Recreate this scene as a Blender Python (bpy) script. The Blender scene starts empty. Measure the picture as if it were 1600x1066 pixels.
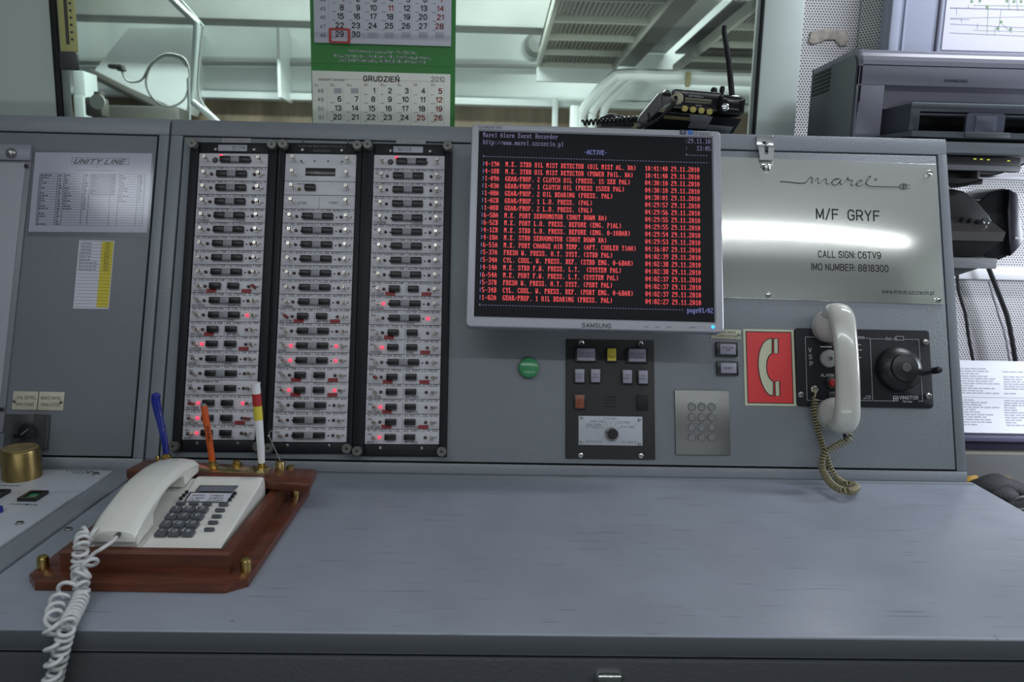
import bpy, bmesh, math, random
from mathutils import Vector, Matrix
D = bpy.data
SC = bpy.context.scene
COL = SC.collection
random.seed(7)
R = math.radians

# ------------------------------------------------------------------ camera
Z0 = 0.85                      # height of the desk top above the floor
F_PX = 1200.0                  # focal length in pixels of the 1600 px wide frame
CAM = Vector((-0.053, -1.2084, Z0 + 0.4254))
YAW, PITCH, ROLL = -0.0237, 0.1653, 0.0234
_f = Vector((-math.sin(YAW) * math.cos(PITCH), math.cos(YAW) * math.cos(PITCH), -math.sin(PITCH)))
_r = Vector((math.cos(YAW), math.sin(YAW), 0))
_u = _r.cross(_f)
CR = math.cos(ROLL) * _r + math.sin(ROLL) * _u
CU = -math.sin(ROLL) * _r + math.cos(ROLL) * _u
CF = _f
cd = D.cameras.new('camera'); cam = D.objects.new('camera', cd); COL.objects.link(cam)
cd.sensor_width = 36.0; cd.lens = F_PX / 1600 * 36.0; cd.clip_start = 0.02; cd.clip_end = 60
cm = Matrix((CR, CU, -CF)).transposed().to_4x4(); cm.translation = CAM
cam.matrix_world = cm
cd.dof.use_dof = True; cd.dof.focus_distance = 1.22; cd.dof.aperture_fstop = 8.0
SC.camera = cam

# ------------------------------------------------------------------ exposure, world, lamps
SC.view_settings.view_transform = 'Standard'
SC.view_settings.look = 'None'
SC.view_settings.exposure = 0.32
SC.view_settings.gamma = 1.0
SC.view_settings.use_curve_mapping = False
w = D.worlds.new('world'); SC.world = w; w.use_nodes = True
w.node_tree.nodes['Background'].inputs[0].default_value = (0.80, 0.86, 1.0, 1)
w.node_tree.nodes['Background'].inputs[1].default_value = 0.15

def area(name, loc, rot, sx, sy, power, col=(1, 1, 1), spread=180):
    l = D.lights.new(name, 'AREA'); l.shape = 'RECTANGLE'; l.size = sx; l.size_y = sy
    l.energy = power; l.color = col; l.spread = R(spread)
    o = D.objects.new(name, l); COL.objects.link(o); o.location = loc; o.rotation_euler = rot
    return o
def aimed(name, loc, to, sx, sy, power, col=(1, 1, 1)):
    q = (Vector(to) - Vector(loc)).to_track_quat('-Z', 'Y')
    return area(name, loc, q.to_euler(), sx, sy, power, col)
# lamps of the control room and of the engine room, with added fill lights
area('ceiling_lamp', (0.65, -1.535, 2.30), (0, 0, 0), 3.6, 0.06, 14, (0.90, 0.95, 1.0))
area('ceiling_fill', (0.40, -2.25, 0.95), (R(168), 0, 0), 2.6, 0.2, 17, (0.90, 0.95, 1.0))  # added unseen uplight, brightens the ceiling that the steel plate reflects
area('ceiling_lamp', (-1.20, -1.30, 2.30), (0, 0, 0), 0.9, 0.30, 2.5, (0.88, 0.94, 1.0))
aimed('bench_lamp', (1.80, 0.02, Z0 + 0.42), (1.12, 0.52, Z0 + 0.02), 0.3, 0.3, 8, (0.82, 0.88, 1.0))
area('wall_lamp', (1.30, 0.20, 2.20), (R(25), 0, 0), 0.7, 0.12, 9, (0.86, 0.9, 1.0))
area('engine_room_lamp', (-1.6, 4.6, 4.2), (0, 0, 0), 3.0, 0.5, 230, (0.88, 1.0, 1.0))
area('far_wall_fill', (-2.4, 6.85, 3.45), (R(-12), 0, 0), 5.6, 0.15, 17, (0.88, 1.0, 0.99))  # added fill hidden behind the girder, brightens the far wall
area('engine_room_lamp', (1.2, 5.2, 4.2), (0, 0, 0), 2.5, 0.5, 160, (0.90, 1.0, 1.0))
area('engine_room_lamp', (0.2, 4.4, 1.4), (R(100), 0, 0), 5.0, 0.3, 40, (0.92, 1.0, 0.97))

# ------------------------------------------------------------------ planes things are set out on
def ray(px, py):
    return CF + CR * ((px - 800) / F_PX) - CU * ((py - 533) / F_PX)

class Plane:
    """A real plane of the place (a door, the desk, a wall): position on it, in metres, of a point seen in the photo."""
    def __init__(s, o, u, v):
        s.o, s.u, s.v = Vector(o), Vector(u).normalized(), Vector(v).normalized()
        s.n = s.u.cross(s.v)
    def point(s, px, py, off=0.0):
        d = ray(px, py); o = s.o + s.n * off
        return CAM + d * ((o - CAM).dot(s.n) / d.dot(s.n))
    def at(s, px, py, off=0.0):
        p = s.point(px, py, off) - s.o
        return p.dot(s.u), p.dot(s.v)
    def quad(s, pts, off=0.0):
        tl, tr, br, bl = [Vector(s.at(x, y, off)) for x, y in pts]
        c = (tl + tr + br + bl) / 4
        ax = (tr + br - tl - bl) / 2; ay = (tl + tr - bl - br) / 2
        a1 = math.atan2(ax.y, ax.x); a2 = math.atan2(-ay.x, ay.y)
        return c.x, c.y, ax.length, ay.length, (a1 + a2) / 2
    def mat(s, a, b, off=0.0, ang=0.0):
        m = Matrix((s.u, s.v, s.n)).transposed().to_4x4()
        m.translation = s.o + s.u * a + s.v * b + s.n * off
        return m @ Matrix.Rotation(ang, 4, 'Z')

TILT = 0.3016
PANEL = Plane((0, 0, Z0), (1, 0, 0), (0, math.sin(TILT), math.cos(TILT)))
DESK = Plane((0, 0, Z0), (1, 0, 0), (0, 1, 0))
def wallplane(y): return Plane((0, y, Z0), (1, 0, 0), (0, 0, 1))
PH = 0.5993; XL = -0.6192; XR = 0.741; DD = 0.482
CT = PH * math.cos(TILT)       # console top above the desk

# ------------------------------------------------------------------ materials
MATS = {}
def mat(name, col, rough=0.5, metal=0.0, spec=0.5, bump=0.0, bscale=150.0, var=0.0, vscale=6.0, emit=None, es=0.0,
        coat=0.0, stretch=None, var2=None):
    if name in MATS: return MATS[name]
    m = D.materials.new(name); m.use_nodes = True; nt = m.node_tree; N = nt.nodes; L = nt.links
    b = N['Principled BSDF']
    c = tuple(col) + (1,)
    b.inputs['Base Color'].default_value = c; b.inputs['Roughness'].default_value = rough
    b.inputs['Metallic'].default_value = metal; b.inputs['Specular IOR Level'].default_value = spec
    b.inputs['Coat Weight'].default_value = coat
    if emit:
        b.inputs['Emission Color'].default_value = tuple(emit) + (1,); b.inputs['Emission Strength'].default_value = es
    tc = N.new('ShaderNodeTexCoord'); mp = N.new('ShaderNodeMapping'); L.new(tc.outputs['Object'], mp.inputs[0])
    if stretch: mp.inputs['Scale'].default_value = stretch
    if var:
        n = N.new('ShaderNodeTexNoise'); n.inputs['Scale'].default_value = vscale; n.inputs['Detail'].default_value = 6
        L.new(mp.outputs[0], n.inputs['Vector'])
        r = N.new('ShaderNodeValToRGB'); r.color_ramp.elements[0].position = 0.3; r.color_ramp.elements[1].position = 0.7
        lo = var2 or tuple(x * (1 - var) for x in col)
        r.color_ramp.elements[0].color = tuple(lo) + (1,)
        r.color_ramp.elements[1].color = tuple(min(1, x * (1 + var)) for x in col) + (1,)
        L.new(n.outputs['Fac'], r.inputs[0]); L.new(r.outputs[0], b.inputs['Base Color'])
    if bump:
        n = N.new('ShaderNodeTexNoise'); n.inputs['Scale'].default_value = bscale; n.inputs['Detail'].default_value = 3
        L.new(mp.outputs[0], n.inputs['Vector'])
        bp = N.new('ShaderNodeBump'); bp.inputs['Strength'].default_value = bump; bp.inputs['Distance'].default_value = 0.002
        L.new(n.outputs['Fac'], bp.inputs['Height']); L.new(bp.outputs[0], b.inputs['Normal'])
    MATS[name] = m
    return m

def glassy(name, tint, gloss=0.08, rough=0.02, dark=0.0):
    if name in MATS: return MATS[name]
    m = D.materials.new(name); m.use_nodes = True; nt = m.node_tree; N = nt.nodes; L = nt.links
    N.remove(N['Principled BSDF']); out = N['Material Output']
    t = N.new('ShaderNodeBsdfTransparent'); t.inputs[0].default_value = tuple(tint) + (1,)
    g = N.new('ShaderNodeBsdfGlossy'); g.inputs['Roughness'].default_value = rough
    mx = N.new('ShaderNodeMixShader'); mx.inputs[0].default_value = gloss
    L.new(t.outputs[0], mx.inputs[1]); L.new(g.outputs[0], mx.inputs[2])
    if dark:
        d = N.new('ShaderNodeBsdfDiffuse'); d.inputs[0].default_value = (0.05, 0.05, 0.06, 1)
        m2 = N.new('ShaderNodeMixShader'); m2.inputs[0].default_value = dark
        L.new(mx.outputs[0], m2.inputs[1]); L.new(d.outputs[0], m2.inputs[2]); L.new(m2.outputs[0], out.inputs[0])
    else:
        L.new(mx.outputs[0], out.inputs[0])
    MATS[name] = m
    return m

def worktop_mat():
    m = mat('worktop_paint', (0.29, 0.315, 0.368), 0.33, spec=0.45)
    nt = m.node_tree; N = nt.nodes; L = nt.links; b = N['Principled BSDF']
    tc = N.new('ShaderNodeTexCoord')
    def ramp(fac, p0, p1, c0, c1):
        r = N.new('ShaderNodeValToRGB'); r.color_ramp.elements[0].position = p0; r.color_ramp.elements[1].position = p1
        r.color_ramp.elements[0].color = (c0,) * 3 + (1,); r.color_ramp.elements[1].color = (c1,) * 3 + (1,)
        L.new(fac, r.inputs[0]); return r.outputs[0]
    def noise(scale, stretch, rot, detail):
        mp = N.new('ShaderNodeMapping'); mp.inputs['Scale'].default_value = stretch; mp.inputs['Rotation'].default_value = (0, 0, rot)
        L.new(tc.outputs['Object'], mp.inputs[0])
        n = N.new('ShaderNodeTexNoise'); n.inputs['Scale'].default_value = scale; n.inputs['Detail'].default_value = detail
        L.new(mp.outputs[0], n.inputs['Vector']); return n.outputs['Fac']
    a = ramp(noise(7, (1, 1, 1), 0, 6), 0.3, 0.7, 0.90, 1.06)               # worn patches
    s1 = ramp(noise(9, (1, 14, 1), 0.5, 2), 0.29, 0.35, 0.74, 1.0)           # scuffs in two directions
    s2 = ramp(noise(8, (1, 16, 1), -0.35, 2), 0.28, 0.33, 0.76, 1.0)
    d = ramp(noise(70, (1, 1, 1), 0, 1), 0.17, 0.23, 0.6, 1.0)               # specks of dirt
    cur = a
    for x in (s1, s2, d):
        mx = N.new('ShaderNodeMix'); mx.data_type = 'RGBA'; mx.blend_type = 'MULTIPLY'; mx.inputs[0].default_value = 1
        L.new(cur, mx.inputs[6]); L.new(x, mx.inputs[7]); cur = mx.outputs[2]
    mx = N.new('ShaderNodeMix'); mx.data_type = 'RGBA'; mx.blend_type = 'MULTIPLY'; mx.inputs[0].default_value = 1
    mx.inputs[6].default_value = (0.29, 0.315, 0.368, 1); L.new(cur, mx.inputs[7]); L.new(mx.outputs[2], b.inputs['Base Color'])
    r = ramp(noise(12, (1, 2, 1), 0.3, 5), 0.3, 0.7, 0.28, 0.42); L.new(r, b.inputs['Roughness'])
    return m

def perforated_mat(name, pitch=0.0072):
    m = mat(name, (0.62, 0.60, 0.60), 0.5)
    nt = m.node_tree; N = nt.nodes; L = nt.links; b = N['Principled BSDF']
    tc = N.new('ShaderNodeTexCoord'); sp = N.new('ShaderNodeSeparateXYZ'); L.new(tc.outputs['Object'], sp.inputs[0])
    def M(op, a, c=None):
        n = N.new('ShaderNodeMath'); n.operation = op
        for i, x in enumerate((a, c)):
            if x is None: continue
            if isinstance(x, (int, float)): n.inputs[i].default_value = x
            else: L.new(x, n.inputs[i])
        return n.outputs[0]
    x = M('DIVIDE', sp.outputs[0], pitch); y = M('DIVIDE', sp.outputs[1], pitch * 0.866)
    row = M('FLOOR', y); odd = M('MULTIPLY', M('FLOORED_MODULO', row, 2.0), 0.5)
    fx = M('SUBTRACT', M('FRACT', M('ADD', x, odd)), 0.5)
    fy = M('MULTIPLY', M('SUBTRACT', M('FRACT', y), 0.5), 0.866)
    d = M('SQRT', M('ADD', M('MULTIPLY', fx, fx), M('MULTIPLY', fy, fy)))
    k = N.new('ShaderNodeMapRange'); k.inputs['From Min'].default_value = 0.29; k.inputs['From Max'].default_value = 0.35; L.new(d, k.inputs[0])
    mx = N.new('ShaderNodeMix'); mx.data_type = 'RGBA'
    mx.inputs[6].default_value = (0.05, 0.05, 0.06, 1); mx.inputs[7].default_value = (0.58, 0.56, 0.56, 1)
    L.new(k.outputs[0], mx.inputs[0]); L.new(mx.outputs[2], b.inputs['Base Color'])
    return m

def wood_mat():
    m = mat('varnished_wood', (0.105, 0.031, 0.016), 0.3, spec=0.4, coat=0.2, var=0.35, vscale=14, stretch=(1, 9, 9))
    return m

def steel_mat():
    m = mat('brushed_steel', (0.84, 0.84, 0.79), 0.15, metal=0.80, bump=0.012, bscale=60, stretch=(0.6, 40, 1))
    return m

GREY = mat('console_paint', (0.215, 0.233, 0.258), 0.38, bump=0.25, bscale=260, var=0.06, vscale=4)
GREYD = mat('console_door_paint', (0.162, 0.176, 0.195), 0.42, spec=0.4, bump=0.25, bscale=260, var=0.07, vscale=3)
GREYL = mat('instrument_plate_paint', (0.46, 0.48, 0.52), 0.4, var=0.06, vscale=9)
GREYC = mat('door_paint_with_sheen', (0.205, 0.224, 0.242), 0.40, spec=0.5, bump=0.25, bscale=260, var=0.07, vscale=3)  # door paint lightened to stand in for the sheen below the monitor
SEAL = mat('black_seal', (0.008, 0.008, 0.009), 0.7)
BLACK = mat('black_plastic', (0.012, 0.012, 0.014), 0.35)
BLACKM = mat('black_matt_metal', (0.012, 0.0125, 0.016), 0.5, spec=0.25, bump=0.08, bscale=400)
BLACKG = mat('black_gloss', (0.008, 0.008, 0.009), 0.16)
DGREY = mat('dark_grey_plastic', (0.06, 0.06, 0.065), 0.45)
MGREY = mat('mid_grey_plastic', (0.16, 0.165, 0.18), 0.45)
PLATE = mat('module_plate', (0.58, 0.57, 0.61), 0.42, var=0.05, vscale=20)
PRINT = mat('black_print', (0.012, 0.012, 0.014), 0.6)
PRINTG = mat('grey_print', (0.10, 0.10, 0.11), 0.6)
PRINTR = mat('red_print', (0.42, 0.03, 0.025), 0.6)
PRINTW = mat('white_print', (0.62, 0.62, 0.64), 0.6)
CHROME = mat('chrome', (0.75, 0.75, 0.75), 0.14, metal=1)
STEEL = steel_mat()
ZINC = mat('screw_metal', (0.42, 0.42, 0.40), 0.32, metal=1)
NICKEL = mat('nickel', (0.60, 0.57, 0.50), 0.25, metal=1)
BRASS = mat('brass', (0.55, 0.40, 0.14), 0.24, metal=1, var=0.2, vscale=40)
OLDBRASS = mat('old_brass', (0.34, 0.25, 0.10), 0.34, metal=1, var=0.45, vscale=45, stretch=(1, 1, 0.25))
WOOD = wood_mat()
CREAM = mat('cream_plastic', (0.72, 0.71, 0.66), 0.2, spec=0.5, var=0.04, vscale=10)
OFFW = mat('aged_white_plastic', (0.58, 0.57, 0.52), 0.18, spec=0.5, coat=0.3, var=0.05, vscale=15)
PAPER = mat('paper', (0.60, 0.60, 0.67), 0.6)
PAPERW = mat('warm_paper', (0.82, 0.83, 0.74), 0.6)
PAPERB = mat('white_listing_paper', (0.82, 0.83, 0.88), 0.6)
IVORY = mat('ivory_label', (0.52, 0.50, 0.38), 0.4)
GREEN = mat('calendar_green', (0.03, 0.22, 0.035), 0.45)
YELLOW = mat('yellow_print', (0.62, 0.52, 0.05), 0.5)
RED = mat('sign_red', (0.72, 0.042, 0.045), 0.35)
GLOWCREAM = mat('pale_green_cream', (0.58, 0.60, 0.42), 0.4)
TAGRED = mat('red_tape', (0.30, 0.025, 0.03), 0.5)
LEDOFF = mat('unlit_red_lens', (0.05, 0.008, 0.012), 0.25)
LEDON = mat('lit_red_lens', (0.6, 0.05, 0.1), 0.3, emit=(1.0, 0.045, 0.10), es=1.1)
SILVER = mat('silver_plastic', (0.36, 0.36, 0.40), 0.36, metal=0.25)
LGREY = mat('light_grey_bar', (0.24, 0.24, 0.26), 0.4)
KEYG = mat('key_grey', (0.085, 0.09, 0.105), 0.35)
BLUEPEN = mat('blue_plastic', (0.008, 0.02, 0.22), 0.2, coat=0.5)
ORANGE = mat('orange_plastic', (0.55, 0.09, 0.012), 0.35)
WHITE = mat('white_plastic', (0.72, 0.72, 0.74), 0.35)
OLIVE = mat('olive_cord', (0.25, 0.22, 0.12), 0.4)
CORDW = mat('white_cord', (0.60, 0.60, 0.60), 0.3)
SCREEN = mat('screen_glass', (0.007, 0.007, 0.010), 0.4, spec=0.15)
SRED = mat('screen_red_text', (0.1, 0.0, 0.0), 0.5, emit=(1.0, 0.10, 0.11), es=0.66)
SBLU = mat('screen_blue_text', (0.0, 0.0, 0.05), 0.5, emit=(0.16, 0.18, 0.42), es=0.75)
SGRY = mat('screen_grey_text', (0.0, 0.0, 0.05), 0.5, emit=(0.13, 0.12, 0.20), es=0.8)
WORKTOP = worktop_mat()
PAINTW = mat('greenish_white_paint', (0.58, 0.66, 0.62), 0.5, var=0.05, vscale=1.5)
ENGW = mat('engine_room_paint', (0.61, 0.66, 0.65), 0.32, var=0.12, vscale=1.2, bump=0.2, bscale=8)
ENGG = mat('engine_room_grey', (0.26, 0.28, 0.26), 0.5, var=0.15, vscale=1.5)
ENGB = mat('brown_cladding', (0.17, 0.13, 0.085), 0.6, var=0.35, vscale=2.5, stretch=(3, 1, 0.6))
ENGD = mat('dark_machine_grey', (0.07, 0.07, 0.06), 0.5)
PERF = perforated_mat('perforated_panel')
BLUEG = mat('blue_grey_enamel', (0.30, 0.32, 0.40), 0.4)
PRN = mat('printer_grey', (0.175, 0.175, 0.22), 0.36)
PRNS = mat('printer_side_grey', (0.075, 0.085, 0.10), 0.5)
PRND = mat('printer_tray_grey', (0.060, 0.065, 0.085), 0.3)
GLASS = glassy('window_glass', (0.93, 0.96, 0.94), 0.035, 0.03)
SMOKE = glassy('smoked_cover', (0.80, 0.79, 0.78), 0.10, 0.1)
SLEEVE = glassy('clear_plastic', (0.93, 0.93, 0.95), 0.06, 0.12)

# ------------------------------------------------------------------ mesh building
# plain single-stroke lettering: pen strokes on a grid 6 units high, '|' lifts the pen
_STROKES = {
'A': '0,0 2,6 4,0|.65,1.9 3.35,1.9', 'B': '0,0 0,6 2.9,6 3.7,5.3 3.7,4 2.9,3.2 0,3.2|2.9,3.2 4,2.4 4,.8 3,0 0,0',
'C': '4,4.9 3,6 1.1,6 0,4.7 0,1.3 1.1,0 3,0 4,1.1', 'D': '0,0 0,6 2.5,6 4,4.6 4,1.4 2.5,0 0,0', 'E': '3.8,6 0,6 0,0 3.8,0|0,3.1 3.3,3.1',
'F': '3.8,6 0,6 0,0|0,3.1 3.2,3.1', 'G': '4,4.9 3,6 1.1,6 0,4.7 0,1.3 1.1,0 3,0 4,.9 4,2.8 2.4,2.8', 'H': '0,0 0,6|4,0 4,6|0,3.1 4,3.1', 'I': '0,0 0,6',
'J': '3,6 3,1.2 2.1,0 .9,0 0,1.2', 'K': '0,0 0,6|4,6 0,2.2|1.4,3.6 4,0', 'L': '0,6 0,0 3.5,0', 'M': '0,0 0,6 2.3,.8 4.6,6 4.6,0', 'N': '0,0 0,6 4,0 4,6',
'O': '1.2,0 0,1.4 0,4.6 1.2,6 3,6 4.2,4.6 4.2,1.4 3,0 1.2,0', 'P': '0,0 0,6 2.8,6 3.9,5.1 3.9,3.6 2.8,2.7 0,2.7', 'Q': '1.2,0 0,1.4 0,4.6 1.2,6 3,6 4.2,4.6 4.2,1.4 3,0 1.2,0|2.6,1.6 4.2,-.3',
'R': '0,0 0,6 2.8,6 3.9,5.1 3.9,3.6 2.8,2.7 0,2.7|2.2,2.7 4,0', 'S': '3.8,4.9 2.9,6 1.1,6 .1,5.1 .1,4.1 1,3.4 3,2.8 4,2 4,1 3,0 1,0 0,1.1', 'T': '0,6 4.2,6|2.1,6 2.1,0',
'U': '0,6 0,1.3 1.1,0 2.9,0 4,1.3 4,6', 'V': '0,6 2,0 4,6', 'W': '0,6 1.4,0 2.8,5.6 4.2,0 5.6,6', 'X': '0,0 4,6|0,6 4,0', 'Y': '0,6 2,2.8 4,6|2,2.8 2,0', 'Z': '0,6 4,6 0,0 4,0',
'0': '1.1,0 0,1.4 0,4.6 1.1,6 2.7,6 3.8,4.6 3.8,1.4 2.7,0 1.1,0', '1': '.2,4.7 1.6,6 1.6,0', '2': '.1,4.6 1,6 2.8,6 3.8,4.9 3.8,3.9 0,0 3.9,0',
'3': '.1,5 1,6 2.8,6 3.7,5.2 3.7,4 2.8,3.2 1.5,3.2|2.8,3.2 3.9,2.4 3.9,.9 2.9,0 1,0 0,1', '4': '3,0 3,6 0,1.9 4.1,1.9', '5': '3.6,6 .5,6 .2,3.2 1.1,3.8 2.8,3.8 3.9,2.7 3.9,1.1 2.8,0 1,0 0,1',
'6': '3.6,5.2 2.8,6 1.2,6 0,4.4 0,1.3 1.1,0 2.8,0 3.9,1.2 3.9,2.5 2.8,3.6 1.1,3.6 0,2.5', '7': '0,6 3.9,6 1.5,0',
'8': '1.1,3.2 .2,4 .2,5.2 1.1,6 2.8,6 3.7,5.2 3.7,4 2.8,3.2 1.1,3.2 0,2.2 0,.9 1,0 2.9,0 3.9,.9 3.9,2.2 2.8,3.2', '9': '.3,.8 1.1,0 2.7,0 3.9,1.6 3.9,4.7 2.8,6 1.1,6 0,4.8 0,3.5 1.1,2.4 2.8,2.4 3.9,3.5',
'.': '0,0 0,.3', ':': '0,.6 0,.9|0,3.4 0,3.7', ',': '.3,.3 0,-1', '-': '0,2.7 2,2.7', '/': '0,-.5 2.6,6.3', '+': '0,2.8 3,2.8|1.5,1.3 1.5,4.3', '*': '0,4 2.6,5.4|0,5.4 2.6,4|1.3,3.7 1.3,6', '#': '1,.5 1.6,5.5|2.6,.5 3.2,5.5|.2,2.2 4,2.2|.2,3.9 4,3.9',
'~': '0,2.6 1,3.5 2.2,2.7 3.2,3.6', '°': '.5,4.4 0,5.1 .5,5.9 1.2,5.9 1.7,5.1 1.2,4.4 .5,4.4',
'a': '3.3,4.2 3.3,0|3.3,3 2.4,4.3 1,4.3 0,3.1 0,1.2 1,0 2.4,0 3.3,1.2', 'b': '0,6 0,0|0,3.1 1,4.3 2.4,4.3 3.4,3.1 3.4,1.2 2.4,0 1,0 0,1.2', 'c': '3.2,3.4 2.3,4.3 1,4.3 0,3.1 0,1.2 1,0 2.3,0 3.2,.9',
'd': '3.4,6 3.4,0|3.4,3.1 2.4,4.3 1,4.3 0,3.1 0,1.2 1,0 2.4,0 3.4,1.2', 'e': '0,2.2 3.4,2.2 3.3,3.2 2.4,4.3 1,4.3 0,3.1 0,1.2 1,0 2.4,0 3.3,.8', 'f': '.9,0 .9,5 1.6,6 2.4,6|0,4.2 2.2,4.2',
'g': '3.4,4.2 3.4,-.6 2.5,-1.7 1,-1.7 .2,-1|3.4,3.1 2.4,4.3 1,4.3 0,3.1 0,1.2 1,0 2.4,0 3.4,1.2', 'h': '0,0 0,6|0,3 1,4.3 2.3,4.3 3.1,3.3 3.1,0', 'i': '0,0 0,4.2|0,5.6 0,5.9', 'j': '.8,4.2 .8,-.8 .2,-1.6 -.3,-1.6|.8,5.6 .8,5.9',
'k': '0,0 0,6|3,4.2 0,1.6|1.2,2.6 3.2,0', 'l': '0,0 0,6', 'm': '0,0 0,4.2|0,3 1,4.3 2,4.3 2.6,3.4 2.6,0|2.6,3 3.5,4.3 4.5,4.3 5.2,3.4 5.2,0', 'n': '0,0 0,4.2|0,3 1,4.3 2.3,4.3 3.1,3.3 3.1,0',
'o': '1,0 0,1.2 0,3.1 1,4.3 2.5,4.3 3.5,3.1 3.5,1.2 2.5,0 1,0', 'p': '0,4.2 0,-1.7|0,3.1 1,4.3 2.4,4.3 3.4,3.1 3.4,1.2 2.4,0 1,0 0,1.2', 'r': '0,0 0,4.2|0,2.9 .9,4.2 1.9,4.3',
's': '3,3.5 2.2,4.3 .9,4.3 .1,3.6 .1,2.9 .8,2.4 2.3,1.9 3.1,1.3 3.1,.7 2.2,0 .8,0 0,.8', 't': '.9,5.4 .9,.8 1.5,0 2.3,0|0,4.2 2.2,4.2', 'u': '0,4.2 0,1 .8,0 2.1,0 3.1,1.3|3.1,4.2 3.1,0', 'v': '0,4.2 1.6,0 3.2,4.2',
'w': '0,4.2 1.1,0 2.3,4 3.5,0 4.6,4.2', 'x': '0,0 3.2,4.2|0,4.2 3.2,0', 'y': '0,4.2 1.7,0|3.4,4.2 1,-1.7 0,-1.7', 'z': '0,4.2 3.1,4.2 0,0 3.2,0'}
for _n, _b, _x in (('ó', 'o', '1.6,5 2.4,6'), ('ś', 's', '1.5,5 2.3,6'), ('ń', 'n', '1.5,5 2.3,6'), ('Ń', 'N', '1.8,6.8 2.8,7.8'), ('Ó', 'O', '1.9,6.8 2.9,7.8'), ('ł', 'l', '-.9,2.3 .9,3.7')):
    _STROKES[_n] = _STROKES[_b] + '|' + _x
_TX = {}
def glyphs(s, bold=0.0, shear=0.0):
    """strokes of a line of writing as flat ribbons; cap height 0.73"""
    k = (s, bold, shear)
    if k not in _TX:
        wt = (0.095 + bold * 2.1) * 6 / 2; vs = []; fs = []; x = 0.0; u = 0.73 / 6
        for ch in s:
            d = _STROKES.get(ch)
            if not d: x += 2.6; continue
            mx = 0
            for run in d.split('|'):
                P = [tuple(float(v) for v in q.split(',')) for q in run.split()]; mx = max([mx] + [q[0] for q in P])
                for (ax, ay), (bx, by) in zip(P, P[1:]):
                    l = math.hypot(bx - ax, by - ay) or 1; tx, ty = (bx - ax) / l * wt * .8, (by - ay) / l * wt * .8; nx, ny = -(by - ay) / l * wt, (bx - ax) / l * wt
                    n = len(vs)
                    for qx, qy in ((ax - tx + nx, ay - ty + ny), (ax - tx - nx, ay - ty - ny), (bx + tx - nx, by + ty - ny), (bx + tx + nx, by + ty + ny)):
                        vs.append(((x + qx + shear * qy) * u, qy * u))
                    fs.append((n, n + 1, n + 2, n + 3))
            x += mx + 1.5 + wt
        if not vs: vs = [(0, 0)]
        _TX[k] = (vs, fs, min(v[0] for v in vs), max(v[0] for v in vs), min(v[1] for v in vs), max(v[1] for v in vs))
    return _TX[k]

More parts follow.
